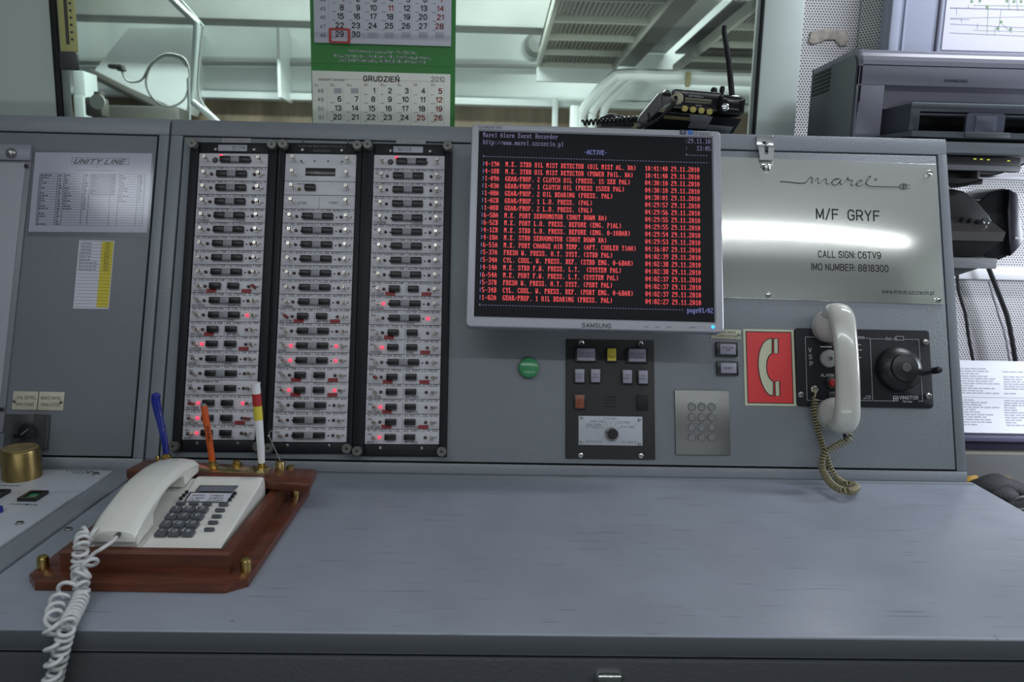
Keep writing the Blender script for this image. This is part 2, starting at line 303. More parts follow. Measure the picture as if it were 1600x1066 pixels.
# screen characters: rows of a dot matrix, 8 dots wide, from the top row down
_DOTS = {c: [int(h, 16) for h in r.split()] for c, r in {
'A': '10 38 6C C6 C6 FE C6 C6 C6 C6', 'B': 'FC 66 66 66 7C 66 66 66 66 FC', 'C': '3C 66 C2 C0 C0 C0 C0 C2 66 3C', 'D': 'F8 6C 66 66 66 66 66 66 6C F8', 'E': 'FE 66 62 68 78 68 60 62 66 FE',
'F': 'FE 66 62 68 78 68 60 60 60 F0', 'G': '3C 66 C2 C0 C0 DE C6 C6 66 3A', 'H': 'C6 C6 C6 C6 FE C6 C6 C6 C6 C6', 'I': '3C 18 18 18 18 18 18 18 18 3C', 'K': 'E6 66 66 6C 78 78 6C 66 66 E6',
'L': 'F0 60 60 60 60 60 60 62 66 FE', 'M': 'C6 EE FE FE D6 C6 C6 C6 C6 C6', 'N': 'C6 E6 F6 FE DE CE C6 C6 C6 C6', 'O': '7C C6 C6 C6 C6 C6 C6 C6 C6 7C', 'P': 'FC 66 66 66 7C 60 60 60 60 F0',
'R': 'FC 66 66 66 7C 6C 66 66 66 E6', 'S': '7C C6 C6 60 38 0C 06 C6 C6 7C', 'T': '7E 7E 5A 18 18 18 18 18 18 3C', 'U': 'C6 C6 C6 C6 C6 C6 C6 C6 C6 7C', 'V': 'C6 C6 C6 C6 C6 C6 C6 6C 38 10',
'W': 'C6 C6 C6 C6 D6 D6 D6 FE EE 6C', 'X': 'C6 C6 6C 7C 38 38 7C 6C C6 C6', 'Y': '66 66 66 66 3C 18 18 18 18 3C', '0': '38 6C C6 C6 D6 D6 C6 C6 6C 38', '1': '18 38 78 18 18 18 18 18 18 7E',
'2': '7C C6 06 0C 18 30 60 C0 C6 FE', '3': '7C C6 06 06 3C 06 06 06 C6 7C', '4': '0C 1C 3C 6C CC FE 0C 0C 0C 1E', '5': 'FE C0 C0 C0 FC 06 06 06 C6 7C', '6': '38 60 C0 C0 FC C6 C6 C6 C6 7C',
'7': 'FE C6 06 06 0C 18 30 30 30 30', '8': '7C C6 C6 C6 7C C6 C6 C6 C6 7C', '9': '7C C6 C6 C6 7E 06 06 06 0C 78', '.': '0 0 0 0 0 0 0 0 18 18', ':': '0 0 18 18 0 0 0 18 18 0',
'(': '0C 18 30 30 30 30 30 30 18 0C', ')': '30 18 0C 0C 0C 0C 0C 0C 18 30', '-': '0 0 0 0 0 7E 0 0 0 0', '/': '0 0 02 06 0C 18 30 60 C0 80', '+': '0 0 0 18 18 7E 18 18 0 0',
'a': '0 0 0 78 0C 7C CC CC CC 76', 'c': '0 0 0 7C C6 C0 C0 C0 C6 7C', 'd': '1C 0C 0C 3C 6C CC CC CC CC 76', 'e': '0 0 0 7C C6 FE C0 C0 C6 7C', 'g': '0 0 0 76 CC CC CC CC CC 7C 0C CC 78',
'h': 'E0 60 60 6C 76 66 66 66 66 E6', 'i': '18 18 0 38 18 18 18 18 18 3C', 'l': '38 18 18 18 18 18 18 18 18 3C', 'm': '0 0 0 EC FE D6 D6 D6 D6 C6', 'n': '0 0 0 DC 66 66 66 66 66 66', 'o': '0 0 0 7C C6 C6 C6 C6 C6 7C',
'p': '0 0 0 DC 66 66 66 66 66 7C 60 60 F0', 'r': '0 0 0 DC 76 66 60 60 60 F0', 's': '0 0 0 7C C6 60 38 0C C6 7C', 't': '10 30 30 FC 30 30 30 30 36 1C', 'u': '0 0 0 CC CC CC CC CC CC 76', 'v': '0 0 0 66 66 66 66 66 3C 18',
'w': '0 0 0 C6 C6 D6 D6 D6 FE 6C', 'z': '0 0 0 FE CC 18 30 60 C6 FE'}.items()}

def catmull(pts, n=8, closed=False):
    P = [Vector(p) for p in pts]; out = []; m = len(P)
    rng = range(m) if closed else range(m - 1)
    for i in rng:
        if closed: a, b, c, d = P[(i - 1) % m], P[i], P[(i + 1) % m], P[(i + 2) % m]
        else: a, b, c, d = P[max(i - 1, 0)], P[i], P[i + 1], P[min(i + 2, m - 1)]
        for j in range(n):
            t = j / n
            out.append(0.5 * ((2 * b) + (c - a) * t + (2 * a - 5 * b + 4 * c - d) * t * t + (3 * b - a - 3 * c + d) * t ** 3))
    if not closed: out.append(P[-1])
    return out

def frames(pts, up=None):
    T = []
    for i in range(len(pts)):
        a = pts[max(i - 1, 0)]; b = pts[min(i + 1, len(pts) - 1)]
        t = (b - a); T.append(t.normalized() if t.length > 1e-9 else (T[-1] if T else Vector((0, 0, 1))))
    n = Vector(up) if up else T[0].orthogonal()
    n = (n - T[0] * n.dot(T[0])).normalized(); out = []
    for t in T:
        n = n - t * n.dot(t)
        n = n.normalized() if n.length > 1e-6 else t.orthogonal().normalized()
        out.append((t, n, t.cross(n)))
    return out

def coil_path(center, radius, pitch, per=10, lead=0.0):
    """Helix wound around a center line."""
    c = [Vector(p) for p in center]; fr = frames(c); out = []
    L = [0.0]
    for i in range(1, len(c)): L.append(L[-1] + (c[i] - c[i - 1]).length)
    tot = L[-1]; n = max(8, int(tot / pitch * per)); j = 0
    for k in range(n + 1):
        s = tot * k / n
        while j < len(c) - 2 and L[j + 1] < s: j += 1
        t = (s - L[j]) / max(L[j + 1] - L[j], 1e-9)
        p = c[j].lerp(c[j + 1], t); _, nn, bb = fr[j]; _, n2, b2 = fr[j + 1]
        nn = nn.lerp(n2, t).normalized(); bb = bb.lerp(b2, t).normalized()
        a = 2 * math.pi * s / pitch
        r = radius(s / tot) if callable(radius) else radius
        out.append(p + (nn * math.cos(a) + bb * math.sin(a)) * r)
    return out

def rrect(w, h, r, n=4, cx=0.0, cy=0.0):
    out = []
    for (sx, sy, a0) in ((1, 1, 0), (-1, 1, 90), (-1, -1, 180), (1, -1, 270)):
        for i in range(n + 1):
            a = R(a0 + 90 * i / n)
            out.append((cx + sx * (w / 2 - r) + r * math.cos(a), cy + sy * (h / 2 - r) + r * math.sin(a)))
    return out

class MB:
    def __init__(s): s.bm = bmesh.new(); s.M = Matrix()
    def add(s, tb, mi=0, M=None):
        for f in tb.faces: f.material_index = mi
        me = D.meshes.new('tmp'); tb.to_mesh(me); tb.free()
        me.transform(s.M @ M if M else s.M)
        s.bm.from_mesh(me); D.meshes.remove(me); return s
    def raw(s, vs, fs, mi=0, M=None):
        T = s.M @ M if M else s.M
        V = [s.bm.verts.new(T @ Vector(v)) for v in vs]
        for f in fs:
            try: fc = s.bm.faces.new([V[i] for i in f]); fc.material_index = mi
            except ValueError: pass
        return s
    def box(s, c, d, b=0.0, mi=0, seg=2, M=None):
        tb = bmesh.new(); bmesh.ops.create_cube(tb, size=1)
        for v in tb.verts: v.co = Vector((v.co.x * d[0], v.co.y * d[1], v.co.z * d[2])) + Vector(c)
        if b > 0: bmesh.ops.bevel(tb, geom=list(tb.edges), offset=b, segments=seg, affect='EDGES', profile=0.5)
        return s.add(tb, mi, M)
    def lathe(s, prof, c=(0, 0, 0), n=20, axis='z', mi=0, M=None):
        """prof: (radius, height) pairs from bottom to top around the axis."""
        vs = []; fs = []; m = len(prof)
        for (r, h) in prof:
            for i in range(n):
                a = 2 * math.pi * i / n; x, y = r * math.cos(a), r * math.sin(a)
                p = {'z': (x, y, h), 'y': (y, h, x), 'x': (h, x, y)}[axis]
                vs.append((p[0] + c[0], p[1] + c[1], p[2] + c[2]))
        for j in range(m - 1):
            for i in range(n):
                k = (i + 1) % n
                fs.append((j * n + i, j * n + k, (j + 1) * n + k, (j + 1) * n + i))
        if prof[0][0] > 1e-6: fs.append(tuple(reversed(range(n))))
        if prof[-1][0] > 1e-6: fs.append(tuple((m - 1) * n + i for i in range(n)))
        tb = bmesh.new(); V = [tb.verts.new(v) for v in vs]
        for f in fs:
            try: tb.faces.new([V[i] for i in f])
            except ValueError: pass
        bmesh.ops.remove_doubles(tb, verts=tb.verts, dist=1e-7)
        return s.add(tb, mi, M)
    def cyl(s, c, r, h, n=16, axis='z', mi=0, b=0.0, r2=None, M=None):
        r2 = r if r2 is None else r2
        pr = [(r, 0), (r2, h)] if b <= 0 else [(r, 0), (r2, h - b), (r2 - b * 0.3, h - b * 0.3), (r2 - b, h)]
        return s.lathe(pr, c, n, axis, mi, M)
    def prism(s, pts, z0, z1, mi=0, b=0.0, M=None, seg=2, all_edges=False):
        tb = bmesh.new(); n = len(pts)
        lo = [tb.verts.new((p[0], p[1], z0)) for p in pts]; hi = [tb.verts.new((p[0], p[1], z1)) for p in pts]
        tb.faces.new(list(reversed(lo))); tb.faces.new(hi)
        for i in range(n): tb.faces.new((lo[i], lo[(i + 1) % n], hi[(i + 1) % n], hi[i]))
        bmesh.ops.recalc_face_normals(tb, faces=tb.faces)
        if b > 0:
            es = list(tb.edges) if all_edges else [e for e in tb.edges if all(abs(v.co.z - z1) < 1e-9 for v in e.verts)]
            bmesh.ops.bevel(tb, geom=es, offset=b, segments=seg, affect='EDGES', profile=0.5)
        return s.add(tb, mi, M)
    def frame(s, outer, inner, z0, z1, mi=0, M=None):
        """flat ring between two outlines with the same number of points"""
        n = len(outer); vs = [(p[0], p[1], z) for z in (z0, z1) for p in outer] + [(p[0], p[1], z) for z in (z0, z1) for p in inner]
        fs = []
        for i in range(n):
            k = (i + 1) % n
            fs += [(n + i, n + k, 3 * n + k, 3 * n + i), (i, k, n + k, n + i), (2 * n + k, 2 * n + i, 3 * n + i, 3 * n + k), (k, i, 2 * n + i, 2 * n + k)]
        return s.raw(vs, fs, mi, M)
    def tube(s, pts, r, n=6, mi=0, closed=False, M=None, flat=1.0):
        P = [Vector(p) for p in pts]; fr = frames(P); vs = []; fs = []; m = len(P)
        for i, p in enumerate(P):
            rr = r(i / (m - 1)) if callable(r) else r
            for k in range(n):
                a = 2 * math.pi * k / n
                vs.append(p + fr[i][1] * (rr * math.cos(a)) + fr[i][2] * (rr * flat * math.sin(a)))
        for i in range(m - 1 + (1 if closed else 0)):
            j = (i + 1) % m
            for k in range(n):
                q = (k + 1) % n; fs.append((i * n + k, i * n + q, j * n + q, j * n + k))
        if not closed: fs += [tuple(reversed(range(n))), tuple((m - 1) * n + k for k in range(n))]
        return s.raw(vs, fs, mi, M)
    def loft(s, rings, mi=0, M=None, cap=True):
        n = len(rings[0]); vs = [p for r in rings for p in r]; fs = []
        for i in range(len(rings) - 1):
            for k in range(n):
                q = (k + 1) % n; fs.append((i * n + k, i * n + q, (i + 1) * n + q, (i + 1) * n + k))
        if cap: fs += [tuple(reversed(range(n))), tuple((len(rings) - 1) * n + k for k in range(n))]
        tb = bmesh.new(); V = [tb.verts.new(v) for v in vs]
        for f in fs: tb.faces.new([V[i] for i in f])
        bmesh.ops.recalc_face_normals(tb, faces=tb.faces)
        return s.add(tb, mi, M)
    def ball(s, c, r, mi=0, sc=(1, 1, 1), n=16, M=None):
        tb = bmesh.new(); bmesh.ops.create_uvsphere(tb, u_segments=n, v_segments=max(6, n // 2), radius=r)
        for v in tb.verts: v.co = Vector((v.co.x * sc[0], v.co.y * sc[1], v.co.z * sc[2])) + Vector(c)
        return s.add(tb, mi, M)
    def text(s, t, x, y, h, z=0.0003, mi=0, align='c', fit=None, bold=0.0, shear=0.0, M=None):
        """cap height h, baseline y; fit = total width"""
        vs, fs, x0, x1, y0, y1 = glyphs(t, bold, shear)
        k = h / 0.73; kx = k if not fit else fit / max(x1 - x0, 1e-6)
        wd = (x1 - x0) * kx; ox = {'c': x - wd / 2, 'l': x, 'r': x - wd}[align]
        return s.raw([(ox + (a - x0) * kx, y + b * k, z) for a, b in vs], fs, mi, M)
    def mono(s, t, x, y, cw, h, z=0.0003, mi=0):
        """dot matrix characters, one per cell of width cw; h = height of ten rows, y = baseline"""
        dw = cw / 9; dh = h / 10
        for i, ch in enumerate(t):
            for r, bits in enumerate(_DOTS.get(ch, ())):
                c = 0
                while c < 8:
                    if bits >> (7 - c) & 1:
                        c0 = c
                        while c < 8 and bits >> (7 - c) & 1: c += 1
                        xa = x + cw * i + dw * (c0 + .5); s.flat(xa, y + h - dh * (r + 1), xa + dw * (c - c0), y + h - dh * r, z, mi)
                    else: c += 1
        return s
    def flat(s, x0, y0, x1, y1, z=0.0003, mi=0, M=None):
        return s.raw([(x0, y0, z), (x1, y0, z), (x1, y1, z), (x0, y1, z)], [(0, 1, 2, 3)], mi, M)
    def mesh(s, name, mats, smooth=0.6):
        me = D.meshes.new(name); s.bm.to_mesh(me); s.bm.free()
        for m in (mats if isinstance(mats, (list, tuple)) else [mats]): me.materials.append(m)
        if smooth and len(me.polygons):
            me.polygons.foreach_set('use_smooth', [True] * len(me.polygons)); me.set_sharp_from_angle(angle=smooth)
        me.update(); return me
    def build(s, name, mats, parent=None, M=None, smooth=0.6):
        return obj(name, s.mesh(name, mats, smooth), parent, M)

def obj(name, me, parent=None, M=None):
    o = D.objects.new(name, me); COL.objects.link(o)
    if parent: o.parent = parent
    if M is not None: o.matrix_local = M
    return o
def T(x, y, z): return Matrix.Translation((x, y, z))
def tag(o, label, cat, group=None):
    o['label'] = label; o['category'] = cat
    if group: o['group'] = group
    return o
def thing(name, label, cat, M=None, group=None):
    o = D.objects.new(name, None); COL.objects.link(o); o.empty_display_size = 0.02
    if M is not None: o.matrix_world = M
    return tag(o, label, cat, group)
def struct(o): o['kind'] = 'structure'; return o
def screw_mesh(r=0.004, h=0.0025, m=None):
    b = MB(); b.lathe([(r, 0), (r, h * 0.5), (r * 0.75, h * 0.9), (r * 0.3, h)], n=12); b.box((0, 0, h), (r * 1.5, r * 0.28, h * 0.25), mi=1)
    return b.mesh('screw', [m or ZINC, BLACK])
SCREW = screw_mesh(); SCREWS = screw_mesh(0.0028, 0.002); SCREWB = screw_mesh(0.0052, 0.003)
def dashes(b, x0, y, x1, h, n, mi, rnd, z=0.0003):
    """print too small to read: a run of word-length strokes"""
    x = x0
    for _ in range(n):
        wl = rnd.uniform(0.5, 1.6) * h * 2
        if x + wl > x1: break
        b.flat(x, y, x + wl, y + h, z, mi); x += wl + h * 0.7
# ------------------------------------------------------------------ the room and the engine room behind the window
def wbox(name, x0, x1, y0, y1, z0, z1, m, b=0.0):
    o = MB().box(((x0 + x1) / 2, (y0 + y1) / 2, Z0 + (z0 + z1) / 2), (x1 - x0, y1 - y0, z1 - z0), b).build(name, m)
    return struct(o)
FL = mat('floor_vinyl', (0.05, 0.055, 0.055), 0.5, var=0.1)
wbox('floor', -3.2, 3.2, -2.6, 7.6, -Z0 - 0.1, -Z0, FL)
CW = mat('ceiling_white', (0.70, 0.72, 0.72), 0.6)
wbox('ceiling_control_room', -3.2, 3.2, -2.6, 0.86, 1.55, 1.60, CW)
wbox('wall_front', -3.2, 3.2, -2.7, -2.6, -Z0, 1.6, mat('rear_wall_dark', (0.12, 0.13, 0.13), 0.6))
wbox('wall_port', -3.3, -3.2, -2.6, 0.56, -Z0, 1.6, PAINTW)
wbox('wall_starboard', 3.2, 3.3, -2.6, 0.86, -Z0, 1.6, PAINTW)
YW = 0.50                                        # the control room's window wall
WX0, WX1, WX2 = -0.990, 0.505, 0.592
wbox('wall_left', -3.0, WX0, YW, YW + 0.06, -Z0, 1.55, PAINTW)
wbox('wall_right', WX1, WX2, YW, YW + 0.06, -Z0, 1.55, PAINTW, 0.004)
wbox('wall_back', WX0, WX1, YW, YW + 0.06, -Z0, 0.50, PAINTW)
b = MB()
for x0, x1, z0, z1 in ((WX0, WX0 + 0.011, 0.5, 1.55), (WX1 - 0.005, WX1, 0.5, 1.55), (WX0, WX1, 0.49, 0.51), (WX0, WX1, 1.53, 1.55)):
    b.box(((x0 + x1) / 2, YW + 0.008, Z0 + (z0 + z1) / 2), (x1 - x0, 0.024, z1 - z0), 0.002)
wf = struct(b.build('window_1', SEAL))
g = MB().box(((WX0 + WX1) / 2, YW + 0.030, Z0 + 1.02), (WX1 - WX0 - 0.02, 0.006, 1.04)).build('pane', GLASS, wf)
b = MB().box((WX0 + 0.0165, YW + 0.012, Z0 + 1.02), (0.010, 0.016, 1.02), 0.002).box((WX1 - 0.0075, YW + 0.012, Z0 + 1.02), (0.004, 0.016, 1.02), 0.001)
struct(b.build('trim_1', mat('trim_grey', (0.22, 0.25, 0.25), 0.5)))

ENGM = mat('engine_room_dull_paint', (0.33, 0.37, 0.36), 0.45)
# engine room shell
YF = 7.3
FAR = wallplane(YF)
zl = FAR.at(600, 151)[1]; zt = FAR.at(600, 36)[1]
wbox('wall_far', -7.0, 6.0, YF, YF + 0.1, zl, zt + 2.5, ENGW)
wbox('trim_2', -7.0, 6.0, YF - 0.10, YF + 0.1, zl - 0.07, zl, ENGW, 0.01)
wbox('wall_lower', -7.0, 6.0, YF + 0.12, YF + 0.2, -Z0, zl - 0.03, ENGB)
wbox('ceiling', -7.0, 6.0, 0.7, YF + 0.1, 4.4, 4.5, ENGG)
wbox('wall_side', -7.1, -7.0, 0.7, YF + 0.1, -Z0, 4.5, ENGG)
wbox('wall_east', 6.0, 6.1, 0.7, YF + 0.1, -Z0, 4.5, ENGG)
G = wallplane(6.4)
zg = G.at(600, 37)[1]
o = wbox('deck_girder', -7.0, G.at(866, 20)[0], 6.4, 6.7, zg, zg + 1.6, ENGG, 0.02)

def eng(name, label, cat, b, mats, group=None, smooth=0.6):
    return tag(b.build(name, mats, smooth=smooth), label, cat, group)
def P3(px, py, y): return wallplane(y).point(px, py)
# pipe along the bulkhead
eng('wall_pipe', 'thin grey pipe running level along the white bulkhead behind the window', 'pipe',
    MB().tube([P3(60, 96, YF - 0.06), P3(300, 97, YF - 0.06), P3(700, 100, YF - 0.06), P3(850, 102, YF - 0.06)], 0.035, 8), [ENGG])
# stiffener plate on the bulkhead
p0 = P3(431, 16, YF - 0.45); p1 = P3(436, 152, YF - 0.45); x0 = p0.x; z1 = p0.z; z0 = p1.z
b = MB().raw([(x0, YF, z0), (x0 + 0.03, YF, z0), (x0 + 0.03, YF - 0.45, z0), (x0, YF - 0.45, z0),
              (x0, YF, z1 - 0.15), (x0 + 0.03, YF, z1 - 0.15), (x0 + 0.03, YF - 0.45, z1), (x0, YF - 0.45, z1)],
             [(0, 1, 2, 3), (7, 6, 5, 4), (0, 4, 5, 1), (1, 5, 6, 2), (2, 6, 7, 3), (3, 7, 4, 0)])
eng('stiffener_plate', 'upright white bracket plate on the bulkhead beside the green calendar', 'bracket', b, [ENGW])
# upright post of the lower cladding
for i, (px, lab) in enumerate(((868, 'thin pale post before the brown cladding, above the monitor'),)):
    a = P3(px, 154, YF - 0.14); c = P3(px, 215, YF - 0.14); c.z = 0.0
    eng('pale_post', lab, 'post', MB().box(((a.x), YF - 0.14, (a.z + c.z) / 2), (0.06, 0.06, abs(a.z - c.z)), 0.008), [ENGW])
# sloping hood with its edge rail, at the left of the window
H = 6.95
pts = [P3(146, 112, H), P3(200, 44, H), P3(300, 44, H), P3(300, 150, H), P3(288, 176, H)]
th = thing('sloping_hood', 'pale sloping hood with dark lower edge at the left behind the window', 'hood')
b = MB(); n = len(pts)
vs = [tuple(p) for p in pts] + [(p.x, p.y + 0.35, p.z) for p in pts]
b.raw(vs, [tuple(range(n)), tuple(reversed(range(n, 2 * n)))] + [(i, n + i, n + (i + 1) % n, (i + 1) % n) for i in range(n)])
b.build('hood_panel', ENGW, th)
a, c = P3(140, 113, H - 0.05), P3(296, 192, H - 0.05)
MB().tube([a, c], 0.042, 8).build('edge_rail', ENGD, th)
# conduit in front of it
C = 4.6
cp = [P3(x, y, C) for x, y in ((262, -8), (284, 14), (304, 33), (307, 42), (304, 90), (301, 130), (299, 155), (306, 163), (330, 182), (345, 197))]
eng('conduit_pipe', 'pale bent conduit pipe coming down behind the left part of the window', 'pipe',
    MB().tube(catmull(cp, 5), 0.024, 10), [ENGM])
cp = [P3(x, y, C + 0.06) for x, y in ((276, -8), (314, 36), (317, 48), (311, 100), (311, 150), (330, 178))]
eng('conduit_pipe', 'thinner pale conduit just to the right of the thick bent one', 'pipe', MB().tube(catmull(cp, 5), 0.008, 6), [ENGG])
lp = [P3(x, y, C - 0.030) for x, y in ((190, 108), (195, 122), (205, 128), (222, 124), (236, 100), (258, 85), (282, 88), (293, 100), (296, 125), (288, 155), (264, 167), (240, 155), (228, 130), (236, 103), (256, 88), (280, 91), (292, 104))]
eng('looped_cable', 'grey cable hanging in a round loop behind the window', 'cable', MB().tube(catmull(lp, 6), 0.008, 6), [ENGG])
th = thing('lamp_bracket', 'small dark bracket at the end of the looped cable', 'bracket')
a = P3(182, 104, C - 0.03); MB().box(tuple(a), (0.10, 0.06, 0.03), 0.008, M=None).build('bracket_arm', ENGD, th)
a = P3(190, 109, C - 0.03); MB().box(tuple(a), (0.05, 0.05, 0.02), 0.006).build('bracket_plate', ENGD, th)
a, c = P3(294, 122, C - 0.12), P3(291, 205, C - 0.12); c = Vector((c.x, c.y, 0.0))
eng('standing_pipe', 'thin white upright pipe below the cable loop', 'pipe', MB().tube([a, c], 0.011, 8), [ENGM])
# cabinet and machine low at the left
a, c = P3(112, 110, 5.0), P3(137, 200, 5.0); c.z = 0.0
th = thing('switch_cabinet', 'narrow pale switch cabinet low at the left behind the window', 'cabinet')
MB().box(((a.x + c.x) / 2, 5.1, (a.z + c.z) / 2), (c.x - a.x, 0.2, a.z - c.z), 0.01).build('body', ENGM, th)
MB().box(((a.x + c.x) / 2, 4.992, (a.z + c.z) / 2 - 0.02), ((c.x - a.x) * 0.8, 0.02, (a.z - c.z) * 0.85), 0.004).build('door', ENGM, th)
a = P3(152, 168, 4.8)
th = thing('valve_block', 'dark valve block beside the pale switch cabinet', 'valve')
MB().box(tuple(a), (0.13, 0.12, 0.14), 0.02).cyl((a.x, a.y, 0.0), 0.04, a.z - 0.06, 12).cyl((a.x + 0.02, a.y, a.z + 0.06), 0.035, 0.05, 12).build('body', ENGD, th)
MB().lathe([(0.055, -0.008), (0.055, 0.008), (0.03, 0.01)], (a.x + 0.05, a.y - 0.09, a.z + 0.03), 14, 'y').build('hand_wheel', ENGG, th)
a = P3(230, 176, 6.6)
eng('machine_casing', 'dark machine casing under the sloping hood', 'machine', MB().box((a.x, 6.6, (a.z + 0.05) / 2), (0.75, 0.3, a.z + 0.05), 0.05), [ENGD])

# overhead gratings seen from below
def grating(label, x0, x1, y0, y1, z, nbars, slat, skip=None):
    th = thing('overhead_grating', label, 'grating', T(0, 0, 0), 'overhead gratings')
    b = MB()
    for x in (x0, x1): b.box((x, (y0 + y1) / 2, z), (0.035, y1 - y0, 0.09), 0.004)
    for i in range(nbars):
        y = y0 + (y1 - y0) * i / (nbars - 1); b.box(((x0 + x1) / 2, y, z - 0.006), (x1 - x0, 0.032, 0.07), 0.004)
    b.build('grating_frame', mat('grating_paint', (0.38, 0.40, 0.35), 0.4), th)
    s = MB(); x = x0 + slat
    while x < x1 - 0.01:
        s.box((x, (y0 + y1) / 2, z + 0.02), (0.026, y1 - y0, 0.03)); x += slat
    s.build('slats', mat('slat_grey', (0.15, 0.155, 0.13), 0.5), th, smooth=0)
    MB().box(((x0 + x1) / 2, (y0 + y1) / 2, z + 0.16), (x1 - x0, y1 - y0, 0.02)).build('plate', ENGD, th)
    return th
ZG = Z0 + 1.9
grating('slatted overhead grating seen from below in the middle of the window', 0.335, 1.09, 3.1, 6.75, ZG, 7, 0.036)
grating('slatted overhead grating behind the radio antenna, at the window right edge', 1.72, 2.7, 3.1, 6.9, ZG, 7, 0.036)
b = MB().box((0.72, 6.81, ZG - 0.06), (0.80, 0.06, 0.22), 0.01)
eng('end_plate', 'pale upright plate closing the far end of the middle grating', 'plate', b, [ENGW])
wbox('deck_beam', 1.13, 1.34, 3.1, 7.0, 1.93, 2.35, ENGD, 0.01)
wbox('ceiling_panel', 1.36, 1.70, 3.1, 7.25, 2.12, 2.16, ENGG, 0.005)
# bent white pipes
for i, dx in enumerate((0, 14, 28)):
    yy = 5.6 + i * 0.22
    foot = P3(909 + dx * 1.2, 215, yy); foot.z = 0.0
    cp = [foot, P3(907 + dx * 1.25, 215, yy), P3(909 + dx * 1.2, 178, yy), P3(930 + dx, 148 + dx * 0.1, yy), P3(955 + dx, 122 + dx * 0.16, yy), P3(972 + dx, 116 + dx * 0.2, yy), P3(1040, 117 + dx * 0.28, yy), P3(1195, 121 + dx * 0.3, yy)]
    eng('bent_pipe', ('thick bent white pipe nearest the window, left of the radio', 'middle one of the three bent white pipes left of the radio',
                      'last of the three bent white pipes, tucked behind the others')[i], 'pipe',
        MB().tube(catmull(cp, 6), (0.045, 0.038, 0.036)[i], 10), [ENGW], 'bent white pipes')
a = P3(903, 181, 5.4)
eng('pipe_junction_box', 'small white box at the foot of the bent pipes', 'box', MB().box((a.x - 0.03, 5.4, (a.z + 0.08) / 2), (0.07, 0.08, a.z + 0.08), 0.01), [ENGW])
a = P3(1060, 135, 6.6)
eng('pipe_clamp', 'small yellowish clamp holding the bent pipes', 'clamp', MB().box((P3(1075, 124, 5.53).x, 5.53, P3(1075, 124, 5.53).z), (0.04, 0.05, 0.12), 0.008), [mat('clamp_ochre', (0.30, 0.27, 0.14), 0.5)])
a = P3(842, 68, 7.2)
eng('round_lamp', 'round white lamp beside the middle grating', 'lamp', MB().lathe([(0, -0.11), (0.09, -0.10), (0.13, -0.05), (0.13, 0)], (a.x - 0.02, 7.3, a.z), 20, 'y'), [ENGG])

# ------------------------------------------------------------------ perforated recess on the right
YP = 0.80
m = wallplane(YP).mat(0, 0)
xa = wallplane(YP).at(1346, 30)[0]; xb = wallplane(YP).at(1600, 30)[0] + 0.5
x00 = WX2 + 0.045
o = MB().box(((x00 + xb) / 2, 0.35, -0.02), (xb - x00, 2.4, 0.04)).build('wall_perforated', PERF, None, m); struct(o)
# angled side panel running forward to the board
ang = Plane((xa, YP - 0.002, Z0), (0.085, -0.10, 0), (0, 0, 1))
o = MB().box((0.06, 1.0, 0.004), (0.12, 0.95, 0.008)).build('wall_perforated_return', PERF, None, ang.mat(0, 0)); struct(o)
wbox('trim_3', xa - 0.004, xa + 0.004, YP - 0.006, YP, 0.62, 1.5, mat('seam_white', (0.75, 0.75, 0.78), 0.4), 0.002)
# patch of old filler on the perforated wall
W8 = wallplane(YP)
pp = [(1262, 66), (1266, 50), (1276, 47), (1290, 45), (1308, 46), (1322, 48), (1326, 60), (1322, 72), (1312, 73), (1304, 63), (1290, 63), (1278, 68), (1268, 70)]
c = [W8.at(x, y) for x, y in pp]
b = MB().prism(c, 0, 0.006, 0, 0.004)
tag(b.build('glue_patch', mat('old_glue', (0.36, 0.32, 0.28), 0.8, bump=0.8, bscale=120, var=0.25, vscale=60), None, W8.mat(0, 0)), 'beige ragged patch of old glue on the perforated wall', 'patch')
# tall blue grey board cabinet and the diagram on it
YB = 0.70; WB = wallplane(YB)
x0, x1 = WB.at(1387, 40)[0], WB.at(1700, 40)[0]; z0, z1 = WB.at(1430, 95)[1] - 0.02, 1.35
th = thing('diagram_board', 'tall blue grey metal board standing behind the printer', 'board', WB.mat(0, 0))
MB().box(((x0 + x1) / 2, (z0 + z1) / 2, -0.02), (x1 - x0, z1 - z0, 0.04), 0.004).build('board_panel', BLUEG, th)
MB().box((x0 + 0.012, (z0 + z1) / 2, 0.004), (0.024, z1 - z0, 0.02), 0.005).build('edge_frame', BLUEG, th)
MB().box((WB.at(1412, 40)[0], (z0 + z1) / 2, 0.001), (0.006, z1 - z0, 0.008), 0.002).build('ridge', BLUEG, th)
cx = WB.at(1465, 40)[0]
MB().box((cx, (z0 + z1) / 2, 0.002), (0.006, z1 - z0, 0.010), 0.002).build('clip_rail', mat('rail_dark', (0.10, 0.10, 0.13), 0.4), th)
xs, zs = WB.at(1470, 78); xe = x1
rnd = random.Random(3)
b = MB().box(((xs + xe) / 2, zs + 0.3, 0.002), (xe - xs, 0.6, 0.0015))
def L(p, q, w, mi):
    (ax, ay), (bx, by) = WB.at(*p), WB.at(*q); d = Vector((bx - ax, by - ay, 0)); n = Vector((-d.y, d.x, 0)).normalized() * w / 2
    b.raw([(ax + n.x, ay + n.y, 0.0031), (ax - n.x, ay - n.y, 0.0031), (bx - n.x, by - n.y, 0.0031), (bx + n.x, by + n.y, 0.0031)], [(0, 1, 2, 3)], mi)
